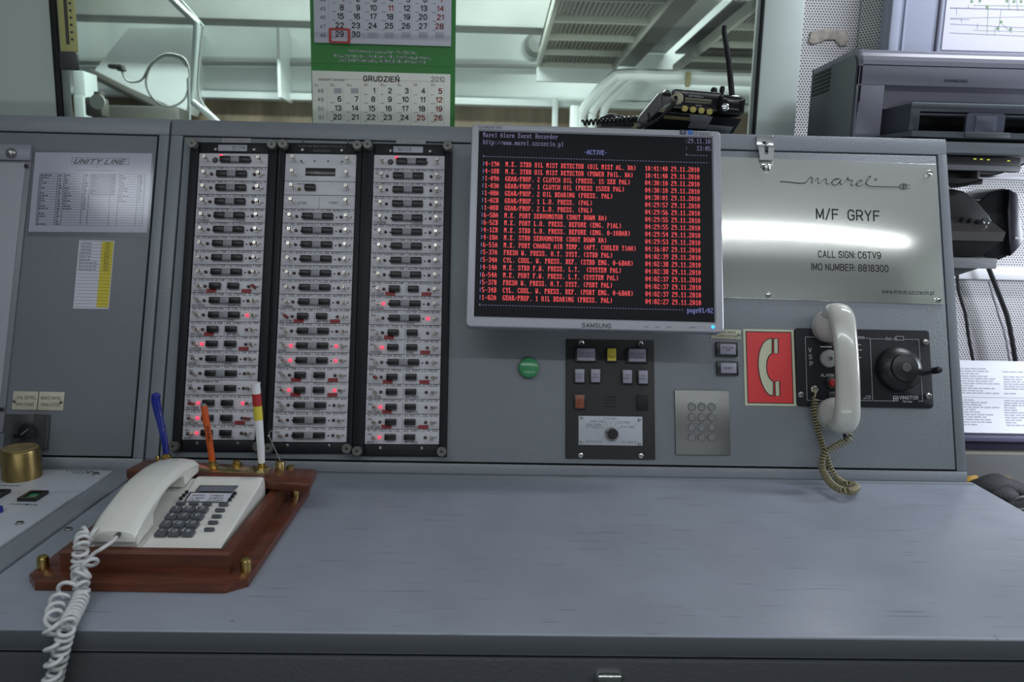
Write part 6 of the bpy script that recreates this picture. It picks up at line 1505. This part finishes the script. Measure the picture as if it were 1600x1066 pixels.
b = MB().raw([(fx0, za_, -.012), (xA, za_, -.012), (xB, zb2, 0.022), (fx0, zb2, 0.022), (fx0, zc2, 0.020), (xB - .002, zc2, 0.020), (fx0, za_, -.03), (xA, za_, -.03), (fx0, zc2, -.03), (xB - .002, zc2, -.03)],
             [(0, 3, 2, 1), (3, 4, 5, 2), (1, 2, 5, 9, 7), (4, 8, 9, 5), (0, 1, 7, 6), (0, 6, 8, 4, 3), (6, 7, 9, 8)])
fa = b.build('control_fascia', GF, th)
fm = Matrix.Rotation(R(-52), 4, 'X')
for px, py, r_, m in ((1541.5, 347.5, 0.0075, CHROME), (1505, 344.5, 0.0042, BLACK), (1517, 346, 0.0038, BLACK), (1529, 348, 0.0038, BLACK)):
    x, y = wallplane(0.243).at(px, py); MB().lathe([(r_, 0), (r_, .004), (r_ * .8, .006), (0, .006)], n=16).build('control_knob', m, fa, T(x, y, 0.001) @ Matrix.Rotation(R(-40), 4, 'X'))
# sloping foot of the speaker
b = MB().raw([(fx0, zc2, 0.016), (xB - .004, zc2, 0.016), (g1_, iz1 + .001, -0.02), (fx0, iz1 + .001, -0.02), (fx0, zc2, -.12), (xB - .004, zc2, -.12), (g1_, iz1 + .001, -.12), (fx0, iz1 + .001, -.12)],
             [(0, 3, 2, 1), (4, 5, 6, 7), (1, 2, 6, 5), (0, 1, 5, 4), (2, 3, 7, 6), (0, 4, 7, 3)])
b.build('foot', mat('speaker_foot', (0.05, 0.05, 0.05), 0.22, metal=0.5), th)
# black case standing behind
WZ = wallplane(0.40)
pz = [WZ.at(*p) for p in ((1533, 312), (1548, 300), (1571, 294), (1586, 302), (1590, 340), (1595, 375), (1590, 386), (1573, 402), (1560, 407), (1543, 405), (1528, 380))]
th = thing('wall_loudspeaker', 'black eight-sided wall loudspeaker behind the dark speaker', 'loudspeaker', WZ.mat(0, 0))
MB().prism(pz, -0.10, 0.0, 0, 0.004, all_edges=True).build('case', mat('case_black', (0.010, 0.010, 0.014), 0.3), th)
pz2 = [WZ.at(*p) for p in ((1572, 296), (1585, 303), (1589, 340), (1594, 374), (1589, 384), (1574, 400), (1571, 372), (1569, 330))]
MB().prism(pz2, 0.0, 0.012, 0, 0.003).build('front_cover', mat('case_blueblack', (0.020, 0.020, 0.032), 0.28), th)
x, y = WZ.at(1589, 372, 0.012); MB().box((x, y, 0.013), (0.009, 0.004, 0.001)).build('badge', PRINTW, th)
MB().box((WZ.at(1562, 350)[0], WZ.at(1562, 350)[1], -0.24), (0.03, 0.03, 0.30), 0.003).build('wall_arm', BLACK, th)
# conduit rail on the perforated wall and hanging cables
W9 = wallplane(0.785)
(xa, za), (xb_, zb_) = W9.at(1480, 422), W9.at(1680, 432)
tag(MB().box(((xa + xb_) / 2, (za + zb_) / 2, 0.0), (xb_ - xa, 0.035, 0.026), 0.003).build('cable_duct', WHITE, None, W9.mat(0, 0)), 'white cable duct running level on the perforated wall at the right', 'cable duct')
(xa, za), (xb_, zb_) = W9.at(1520, 276), W9.at(1680, 280)
tag(MB().box(((xa + xb_) / 2, (za + zb_) / 2, 0.0), (xb_ - xa, 0.014, 0.020), 0.003).build('wall_rail', mat('rail_grey', (0.32, 0.32, 0.34), 0.4), None, W9.mat(0, 0)), 'thin grey rail on the perforated wall just below the network switch', 'rail')
W7 = wallplane(0.74)
tag(MB().tube(catmull([W7.point(1495, 420), W7.point(1498, 455), W7.point(1508, 490), W7.point(1514, 530), W7.point(1522, 572), W7.point(1524, 590)], 8), 0.0042, 8).build('hanging_cable', BLACK), 'black cable hanging close to the console edge above the paper listing', 'cable')
tag(MB().tube(catmull([W7.point(1543, 415), W7.point(1553, 440), W7.point(1572, 490), W7.point(1581, 530), W7.point(1588, 575), W7.point(1590, 592)], 8), 0.0062, 8).build('hanging_cable', BLACK), 'thicker black cable hanging from behind the small shelf', 'cable')
tag(MB().tube(catmull([W7.point(1545, 440), W7.point(1560, 490), W7.point(1572, 530), W7.point(1579, 575), W7.point(1580, 592)], 8), 0.003, 8).build('hanging_cable', mat('cable_grey', (0.25, 0.25, 0.27), 0.5)), 'thin grey cable hanging beside the thicker black one', 'cable')

# listing printer with fan fold paper on the side bench
YL = 0.50; WL_ = wallplane(YL)
lx0 = WL_.at(1505, 650)[0] - 0.05; lx1 = lx0 + 0.62
bz = WL_.at(1550, 733)[1]
by0 = 0.40
zb0 = wallplane(by0).at(1560, 736)[1]; zb1 = wallplane(by0).at(1560, 752)[1]
th = thing('side_bench', 'pale bench with a dark stripe behind the right edge of the worktop', 'bench', T(0, 0, Z0))
BE = mat('bench_beige', (0.42, 0.42, 0.38), 0.45)
MB().box((1.25, by0 + .19, (zb0 + zb1) / 2), (0.95, 0.38, zb0 - zb1), 0.006, seg=3).build('bench_top', BE, th)
MB().box((1.25, by0 + .21, (zb1 - .70) / 2 - .01), (0.90, 0.34, abs(-.80 - zb1) - .03), 0.004).build('bench_base', mat('bench_base', (0.20, 0.20, 0.17), 0.5), th)
zt0 = zb0
th = thing('listing_printer', 'dark listing printer on the pale bench below the white paper', 'printer', T(0, 0, Z0 + 0.0015))
z1_ = WL_.at(1550, 681)[1]
MB().box(((lx0 + lx1) / 2, YL + .12, (zt0 + .014 + z1_) / 2), (lx1 - lx0, 0.24, z1_ - zt0 - .014), 0.006).build('printer_body', mat('listing_printer_blue', (0.025, 0.022, 0.05), 0.4), th)
MB().box(((lx0 + lx1) / 2, YL + .0, z1_ - .008), (lx1 - lx0, 0.02, 0.012), 0.003).build('front_rim', mat('listing_rim', (0.13, 0.12, 0.20), 0.35), th)
MB().box(((lx0 + lx1) / 2, YL + .12, zt0 + .007), (lx1 - lx0 - .01, 0.22, 0.014), 0.002).build('printer_foot', BE, th)
zp1 = WL_.at(1550, 573)[1]
b = MB(); n = 14; w0, w1 = lx0 + .045, lx1 - .03; rnd = random.Random(6)
pts = []
for i in range(n + 1):
    t = i / n; yy = 0.060 * t + 0.005 * math.sin(t * math.pi * 2); zz = z1_ + .003 + (zp1 - z1_ - .003) * t
    pts.append((YL + .012 + yy, zz))
vs = [(x, y + dy, z) for dy in (0, .0015) for x in (w0, w1) for y, z in pts]
m1 = n + 1; fs = []
for i in range(n): fs += [(i, m1 + i, m1 + i + 1, i + 1), (2 * m1 + i + 1, 3 * m1 + i + 1, 3 * m1 + i, 2 * m1 + i)]
fs += [(n, m1 + n, 3 * m1 + n, 2 * m1 + n), (0, 2 * m1, 3 * m1, m1)] + [(i, i + 1, 2 * m1 + i + 1, 2 * m1 + i) for i in range(n)] + [(m1 + i + 1, m1 + i, 3 * m1 + i, 3 * m1 + i + 1) for i in range(n)]
b.raw(vs, fs, 0)
def pz_(t):
    f = t * n; i = min(int(f), n - 1); a = f - i; return (pts[i][0] + (pts[i + 1][0] - pts[i][0]) * a, pts[i][1] + (pts[i + 1][1] - pts[i][1]) * a)
for k in range(24):
    t = .10 + k * .034
    if k in (11, 12): continue
    for xs_, nn in ((w0 + .004, 7), (w0 + .125, 5), (w0 + .20, 5), (w0 + .30, 6)):
        if xs_ > w0 + .1 and rnd.random() < .1: continue
        x = xs_
        for _ in range(rnd.randint(nn - 3, nn)):
            wl = rnd.uniform(.006, .018); (ya, za), (yb_, zb_) = pz_(t), pz_(t + .016)
            b.raw([(x, ya - .0006, za), (x + wl, ya - .0006, za), (x + wl, yb_ - .0006, zb_), (x, yb_ - .0006, zb_)], [(0, 1, 2, 3)], 1); x += wl + .003
(ya, za), (yb_, zb_) = pz_(.485), pz_(.492); b.raw([(w0, ya - .0007, za), (w1, ya - .0007, za), (w1, yb_ - .0007, zb_), (w0, yb_ - .0007, zb_)], [(0, 1, 2, 3)], 1)
tag(b.build('paper_listing', [PAPERB, mat('listing_print', (0.40, 0.40, 0.46), 0.6)], None, T(0, 0, Z0)), 'white fan fold paper listing rising from the dark listing printer', 'paper')
# black headgear with a clear lens lying on a low stand beyond the worktop edge
th = thing('low_stand', 'low dark stand just beyond the right edge of the worktop', 'stand', T(0, 0, Z0))
MB().box((1.02, 0.02, -0.066), (0.48, 0.62, 0.02), 0.003).build('stand_top', mat('stand_dark', (0.06, 0.06, 0.055), 0.5), th)
for sx in (0.82, 1.22):
    for sy in (-0.25, 0.29): MB().box((sx, sy, -0.463), (0.03, 0.03, 0.774), 0.002).build('leg', DGREY, th)
WH = wallplane(0.0)
hx_, hz_ = WH.at(1570, 770)
th = thing('head_torch', 'black and yellow head torch lying beyond the right edge of the worktop', 'head torch', T(hx_, 0.0, Z0 - 0.056))
b = MB(); 
strap = catmull([(-0.050, .02, .026), (-0.030, .012, .040), (-0.002, .02, .046), (0.028, .03, .036), (0.060, .03, .022), (0.09, .05, .016)], 6)
b.tube(strap, 0.020, 12, flat=0.8); b.ball((-.008, .015, .026), .026, 0, (1.6, 1.1, .95))
b.build('strap', mat('strap_black', (0.012, 0.012, 0.014), 0.7, bump=0.5, bscale=200), th)
MB().tube(catmull([(-0.058, .03, .036), (-0.044, .03, .046), (-0.030, .03, .050)], 5), 0.009, 8).build('yellow_end', mat('strap_yellow', (0.55, 0.30, 0.01), 0.5), th)
MB().tube(catmull([(0.022, .055, .044), (0.038, .055, .041), (0.056, .055, .032)], 5), 0.008, 8).build('yellow_trim', mat('strap_yellow', (0.55, 0.30, 0.01), 0.5), th)
MB().ball((0.022, -.03, .020), .030, 0, (1.25, .9, .80), 24).build('lens_housing', mat('lens_dark', (0.05, 0.05, 0.055), 0.08, coat=1.0), th, Matrix.Identity(4))
MB().lathe([(.017, 0), (.017, .004), (.013, .007), (0, .008)], n=20).build('lens', mat('lens_bright', (0.5, 0.5, 0.52), 0.15, metal=1), th, T(0.036, -.052, .016) @ Matrix.Rotation(R(70), 4, 'X'))
# ------------------------------------------------------------------ wooden tray with telephone and pens
DK = T(0, 0, Z0)
th = thing('telephone_tray', 'varnished reddish wooden tray with brass studs holding the desk telephone', 'tray', DK)
PTH = 0.0105
MB().prism([(-.574, -.384), (-.556, -.404), (-.347, -.406), (-.326, -.390), (-.326, -.100), (-.345, -.082), (-.556, -.082), (-.574, -.100)], 0.0005, PTH, 0, 0.0022).build('base_board', WOOD, th)
FX0, FX1, FY0, FY1, FZ = -.5400, -.3495, -.3805, -.120, .0370
mw = 0.0135
def molding(nm, pts):
    """bar of the raised frame: outer foot, outer shoulder, top, inner foot"""
    (a, c) = pts; b = MB()
    b.loft([a, c]); return b.build(nm, WOOD, th)
def ring(sx, sy, ox, oy):
    """cross section at a frame corner"""
    return [(ox, oy, PTH), (ox, oy, FZ - .0035), (ox + sx * .003, oy + sy * .003, FZ - .0008), (ox + sx * (mw - .003), oy + sy * (mw - .003), FZ), (ox + sx * mw, oy + sy * mw, FZ - .004), (ox + sx * mw, oy + sy * mw, PTH)]
fl, fr_, br, bl = ring(1, 1, FX0, FY0), ring(-1, 1, FX1, FY0), ring(-1, -1, FX1, FY1), ring(1, -1, FX0, FY1)
molding('frame_rail', (fl, fr_)); molding('frame_rail', (fr_, br)); molding('frame_rail', (br, bl)); molding('frame_rail', (bl, fl))
STUD = MB().lathe([(.0064, 0), (.0064, .0115), (.0058, .0140), (.0036, .0158), (0, .0164)], n=20).mesh('brass_stud', BRASS)
for q in ((68, 888), (387, 892), (461, 775)):
    x, y = DESK.at(*q, PTH); obj('brass_stud', STUD, th, T(min(max(x, -.566), -.3345), y, PTH))
# pen bar across the back
BZ0, BZ1 = .0378, .0520
BAR = [(-.574, -.149), (-.3037, -.192), (-.3067, -.1336), (-.567, -.0996)]
pb = MB().prism(BAR, BZ0, BZ1, 0, .0022, all_edges=True).build('pen_bar', WOOD, th)
BT = Plane((0, 0, Z0 + BZ1), (1, 0, 0), (0, 1, 0))
q = [BT.at(*p) for p in ((308, 727.5), (424, 731.5), (419, 740.5), (304, 736.5))]
MB().prism([q[3], q[2], q[1], q[0]], BZ1, BZ1 + .0008, 0, .0003).build('brass_plate', mat('polished_brass', (0.62, 0.52, 0.22), 0.22, metal=1, bump=0.5, bscale=90), pb)
SOCK = MB().lathe([(.0085, 0), (.0085, .0012), (.0055, .0022), (.0050, .0065), (.0042, .0070), (.0038, .0030), (0, .0030)], n=20).mesh('pen_socket', BRASS)
HOLD = [(260, 716), (332, 727), (370, 727), (409, 730), (438, 733)]
hp = []
for px, py in HOLD: hp.append(BT.at(px, py))
for i in range(4): obj('pen_socket', SOCK, pb, T(hp[i][0], hp[i][1], BZ1 + .0003))
MB().lathe([(.0068, 0), (.0068, .0095), (.0058, .0115), (.003, .0125), (0, .0128)], n=20).build('chain_socket', OLDBRASS, pb, T(hp[4][0], hp[4][1], BZ1))
MB().lathe([(.0055, 0), (.0055, .002), (.0035, .003), (0, .003)], n=16).build('pen_socket', OLDBRASS, pb, T(hp[4][0] + .0125, hp[4][1] + .008, BZ1))
x, y = BT.at(246, 719); MB().lathe([(.0028, 0), (.0028, .005), (.002, .0065), (0, .0068)], n=14).build('brass_pin', BRASS, pb, T(x, y, BZ1))
wb = Vector((hp[4][0], hp[4][1], BZ1 + .0125)); WPl = wallplane(hp[4][1])
def loc(px, py, Y): p = wallplane(Y).point(px, py); return Vector((p.x, p.y, p.z - Z0))
p1, p2, p3 = loc(420, 681, hp[4][1]), loc(421, 676, hp[4][1]), loc(428, 670, hp[4][1])
MB().tube([wb, p1, p2, p3], .0009, 6).ball(tuple(p1), .0018).build('pen_wire', ZINC, pb)
# pens
def pen_pts(i, pts): 
    Y = hp[i][1]; base = Vector((hp[i][0], hp[i][1], BZ1 + .0036))
    return [base] + [loc(px, py, Y) for px, py in pts]
th2 = thing('ballpoint_pen', 'bent blue translucent pen standing at the left end of the wooden pen bar', 'pen', DK, 'pens in the pen bar')
pp = catmull(pen_pts(0, [(257.5, 692), (251.5, 663), (246, 640), (243.5, 625), (244.5, 614)]), 6)
MB().tube(pp, lambda t: (.0042 + .0026 * min(1, t * 1.3)) * (1 if t < .93 else max(.25, 1 - (t - .93) * 9)), 14, flat=.62).build('barrel', BLUEPEN, th2)
W_ = wallplane(hp[0][1] - .0075); b = MB()
for k, ch in enumerate('UNITYLINE'):
    px = 254.3 - k * .62 + .0; py = 672 - k * 3.6
    p = loc(px, py, hp[0][1] - .0070); vs, fs, x0_, x1_, y0_, y1_ = glyphs(ch, .02)
    b.raw([(p.x + vy * .0034, p.y, p.z - vx * .0034) for vx, vy in vs], fs, 0)
b.build('print', mat('pen_gold', (0.5, 0.46, 0.36), 0.4), th2)
th2 = thing('ballpoint_pen', 'orange pen standing in the middle of the wooden pen bar', 'pen', DK, 'pens in the pen bar')
pp = pen_pts(1, [(326, 680), (319.5, 640), (318.4, 634)])
MB().tube([pp[0], pp[1], pp[2], pp[3]], .0046, 14).build('barrel', ORANGE, th2)
a = pp[3]; d = (pp[3] - pp[1]).normalized()
MB().tube([a, a + d * .0025, a + d * .003], lambda t: .0040 if t < .8 else .003, 12).tube([a + d * .002 + Vector((-.0035, 0, 0)), a + d * .0045 + Vector((-.0035, 0, 0))], .0012, 6).build('push_cap', ZINC, th2)
MB().tube([loc(315.5, 638, hp[1][1] - .003), loc(318.5, 662, hp[1][1] - .003)], .0013, 6).build('clip', ORANGE, th2)
b = MB()
for k, ch in enumerate('PENAC'):
    p = loc(324.5 + k * .9, 667 + k * 5.2, hp[1][1] - .0052); vs, fs, x0_, x1_, y0_, y1_ = glyphs(ch, .03)
    b.raw([(p.x - .0025 + vy * .0062, p.y, p.z - vx * .0062) for vx, vy in vs], fs, 0)
b.build('print', PRINT, th2)
th2 = thing('ballpoint_pen', 'white pen with a red and a yellow band at the right of the pen bar', 'pen', DK, 'pens in the pen bar')
ys = [(407.5, 700), (404, 656), (402.3, 634), (400.6, 615), (399.4, 600)]
pp = pen_pts(3, ys)
MB().tube([pp[0], pp[1], pp[2]], lambda t: .0048 + .0013 * t, 18).build('barrel', WHITE, th2)
MB().tube([pp[2], pp[3]], .0063, 18).build('yellow_band', YELLOW, th2)
MB().tube([pp[3], pp[4]], .0064, 18).build('red_band', mat('pen_red', (0.38, 0.02, 0.02), 0.4), th2)
MB().tube([pp[4], pp[5]], .0063, 18).tube([pp[5], pp[5] + (pp[5] - pp[4]).normalized() * .0015], .0068, 18).build('push_cap', WHITE, th2)

# desk telephone
KS_ = 1.029; PO = Vector((-.45, -.30, .045)); PB = Vector((-.4615, -.2737, .0340))
def q3(x, y, z): return ((x - PO.x) * KS_, (y - PO.y) * KS_, (z - PO.z) * KS_)
PHM = T(PB.x, PB.y, Z0 + PB.z)
th = thing('desk_telephone', 'off-white desk telephone with dark keys sitting in the wooden tray', 'telephone', PHM)
zb = (.0125 - PB.z) / KS_ + PO.z
def body(x0, x1, dz, round_=True):
    prof = [(-.3885, zb), (-.3895, .0435 + dz), (-.3870, .0455 + dz), (-.3297, .0533 + dz), (-.2676, .0614 + dz), (-.2376, .0660 + dz), (-.2305, .0690 + dz), (-.2240, .0698 + dz), (-.2190, .0690 + dz), (-.2150, .0560), (-.2140, zb)]
    xs = [(x0, .002), (x0 + .0015, .0005), (x0 + .003, 0), (x1 - .003, 0), (x1 - .0015, .0005), (x1, .002)]
    return [[q3(x, y, z - (e if z > zb + .001 else 0)) for y, z in prof] for x, e in xs]
b = MB(); b.loft(body(-.4455, -.357, 0)); b.loft(body(-.5060, -.4453, -.0032)); b.build('base_body', CREAM, th)
sl = math.atan2(.0208, .1514)
TP = Plane((0, -.3652, Z0 + .0345), (1, 0, 0), (0, math.cos(sl), math.sin(sl)))
def tk(a, c, off=0.0):
    u_, v_ = TP.at(220 + a / 8, 740 + c / 8, off); return u_, v_
def on(a, c, off=0.0):
    u_, v_ = tk(a, c, off); return PHM.inverted() @ TP.mat(u_, v_, off)
kw_ = tk(605, 468)[0] - tk(445, 468)[0]
rows = ((468, (445, 605, 768)), (555, (385, 548, 712)), (655, (320, 485, 650)), (760, (258, 425, 595)))
kh_ = abs(tk(600, 468)[1] - tk(540, 555)[1])
KM = MB().prism(rrect(kw_ * .86, kh_ * .74, .0016, 3), 0, .0042, 0, .0010)
KMm = KM.mesh('number_key', KEYG)
for r, (c, xs) in enumerate(rows):
    for i, a in enumerate(xs):
        k = obj('number_key', KMm, th, on(a, c + 4, 0.0006))
        MB().text(('123', '456', '789', '*0#')[r][i], 0, -kh_ * .10, kh_ * .36, .0046, 0, bold=.01).build('key_print', PRINTW, k)
FK = MB().prism(rrect(kw_ * .78, kh_ * .32, kh_ * .14, 4), 0, .0030, 0, .0008).mesh('function_key', KEYG)
for a, c in ((500, 387), (663, 390), (828, 395), (1037, 400), (992, 470), (950, 547), (905, 625), (858, 712)):
    obj('function_key', FK, th, on(a, c, .0006))
MK = MB().prism(rrect(kw_ * .27, kh_ * .30, kh_ * .10, 4), 0, .0030, 0, .0008).mesh('memory_key', BLACK)
for a, c in ((575, 243), (540, 281), (503, 322), (1177, 258), (1147, 296), (1115, 337)): obj('memory_key', MK, th, on(a, c, .0006))
def tpoly(pts, off, nm, m, extra=None):
    b = MB(); P_ = [TP.at(220 + a / 8, 740 + c / 8, off) for a, c in pts]; b.raw([(x, y, 0) for x, y in P_], [(3, 2, 1, 0)])
    if extra: extra(b)
    return b.build(nm, m, th, PHM.inverted() @ TP.mat(0, 0, off))
tpoly([(738, 146), (1222, 151), (1148, 230), (672, 224)], .0012, 'display_rim', mat('rim_grey', (0.10, 0.10, 0.10), 0.4))
tpoly([(760, 158), (1200, 162), (1142, 226), (704, 220)], .0015, 'display', mat('lcd_grey', (0.16, 0.17, 0.21), 0.2))
tpoly([(618, 231), (1172, 236), (1085, 360), (540, 350)], .0010, 'label_rim', PRINT)
def ltx(b):
    for (a0, a1, c, t) in ((640, 800, 282, 'MOSTEK'), (870, 1040, 285, 'II MECH.'), (605, 795, 314, 'ST. MECH.'), (850, 1030, 317, 'III MECH.'), (585, 740, 343, 'I MECH.'), (825, 1030, 347, 'ST. ELEKT.')):
        x0_, y0_ = TP.at(220 + a0 / 8, 740 + c / 8, .0014); x1_, y1_ = TP.at(220 + a1 / 8, 740 + c / 8, .0014); b.text(t, x0_, y0_, kh_ * .20, .0003, 1, 'l', fit=x1_ - x0_, bold=.03)
tpoly([(632, 243), (1152, 247), (1075, 356), (560, 347)], .0014, 'name_label', [PAPER, PRINT], ltx)
b = MB(); u_, v_ = tk(1340, 68, .0035); b.text('SIEMENS', 0, 0, .0032, 0, 0, fit=.022); b.build('print', PRINTG, th, PHM.inverted() @ TP.mat(u_, v_, .0042))
# handset with its coiled cord
hd = thing('telephone_handset', 'off-white curved handset resting across the left side of the desk telephone', 'handset', PHM)
st = [(-.3905, .0605, .0462), (-.3885, .0632, .0440), (-.374, .0703, .0462), (-.360, .0757, .0478), (-.3465, .0797, .0495), (-.3435, .0805, .0500), (-.3422, .0808, .0655), (-.3185, .0868, .0762), (-.300, .0897, .0800), (-.2887, .0907, .0812), (-.2598, .0915, .0808), (-.2510, .0912, .0780), (-.2496, .0911, .0650), (-.230, .0893, .0670), (-.2060, .0850, .0672), (-.2026, .0830, .0685)]
xc, hw = -.4752, .0262
def ring_up(y, zt):
    pts = []
    for k in range(13):
        t = -1 + 2 * k / 12; e = abs(t); zz = zt + .0042 * (1 - t * t) - (.004 * max(0, (e - .80) / .20) ** 2)
        pts.append(q3(xc + hw * t, y, zz))
    return pts + [q3(xc + hw, y, zt - .0060), q3(xc - hw, y, zt - .0060)]
top_ = []
sty = catmull([(s[0], s[1], 0) for s in st], 3)
for i, p in enumerate(sty): top_.append(ring_up(p.x, p.y))
top_.insert(0, [q3(xc + (Vector(v).x / KS_ + PO.x - xc) * .97, st[0][0] - .0006, (v[2] / KS_ + PO.z) - .0015) for v in top_[0]])
MB().loft(top_).build('upper_shell', CREAM, hd, smooth=.7)
b = MB(); rg = []
for y, zt, z_b in st:
    if y < -.380: y += .0038
    hw2 = hw - .0008; z1 = zt - .0064; z0_ = min(z_b, z1 - .002); r_ = .0025
    rg.append([q3(xc - hw2, y, z1), q3(xc + hw2, y, z1), q3(xc + hw2, y, z0_ + r_), q3(xc + hw2 - r_, y, z0_), q3(xc - hw2 + r_, y, z0_), q3(xc - hw2, y, z0_ + r_)])
b.loft(rg).build('lower_shell', CREAM, hd, smooth=.7)
b = MB(); rg = []
for y, zt, z_b in [(s_[0] + (.0030 if s_[0] < -.38 else 0), s_[1], s_[2]) for s_ in st[1:-1]]: rg.append([q3(xc - hw + .0022, y, zt - .0055), q3(xc + hw - .0022, y, zt - .0055), q3(xc + hw - .0022, y, zt - .0068), q3(xc - hw + .0022, y, zt - .0068)])
b.loft(rg).build('seam', SEAL, hd)
inv = PHM.inverted()
def dp(px, py, z): return DESK.point(px, py, z)
FEY = -DD - .014
def fp(px, py, dy=0.0): return wallplane(FEY + dy).point(px, py)
A = [dp(150, 836, .058), dp(140, 830, .062), dp(131, 838, .058), dp(127, 856, .052), dp(124, 880, .034), dp(124, 898, .025), dp(127, 914, .0215), dp(127, 930, .0125), dp(122, 945, .0105), dp(113, 962, .0105), dp(106, 977, .012), fp(101, 994), fp(96, 1015), fp(90, 1040), fp(84, 1068), fp(78, 1100), fp(74, 1140)]
ha = coil_path(catmull(A, 7), lambda t: .0068, .0079, 14)
MB().tube([inv @ p for p in ha], .0023, 6).build('coiled_cord', CORDW, hd, smooth=1.2)
B0 = [dp(183, 838, .054), dp(176, 846, .052), dp(160, 857, .050), dp(146, 866, .044)]
Bc = [dp(140, 874, .040), dp(140, 888, .036), dp(126, 899, .032), dp(110, 911, .026), dp(98, 928, .020), dp(90, 942, .016), dp(85, 958, .014), dp(83, 974, .014), fp(82, 990, -.004), fp(83, 1010, -.006), fp(84, 1035, -.008), fp(80, 1068, -.008), fp(76, 1110, -.008)]
hb = coil_path(catmull(Bc, 7), lambda t: .0072, .0165, 20)
wire = catmull(B0 + [hb[0]], 5)[:-1] + hb
MB().tube([inv @ p for p in wire], .0023, 6).build('loose_cord', CORDW, hd, smooth=1.2)
MB().tube([inv @ p for p in (dp(186, 835, .054), dp(182, 839, .054))], .0030, 8).build('cord_plug', DGREY, hd)
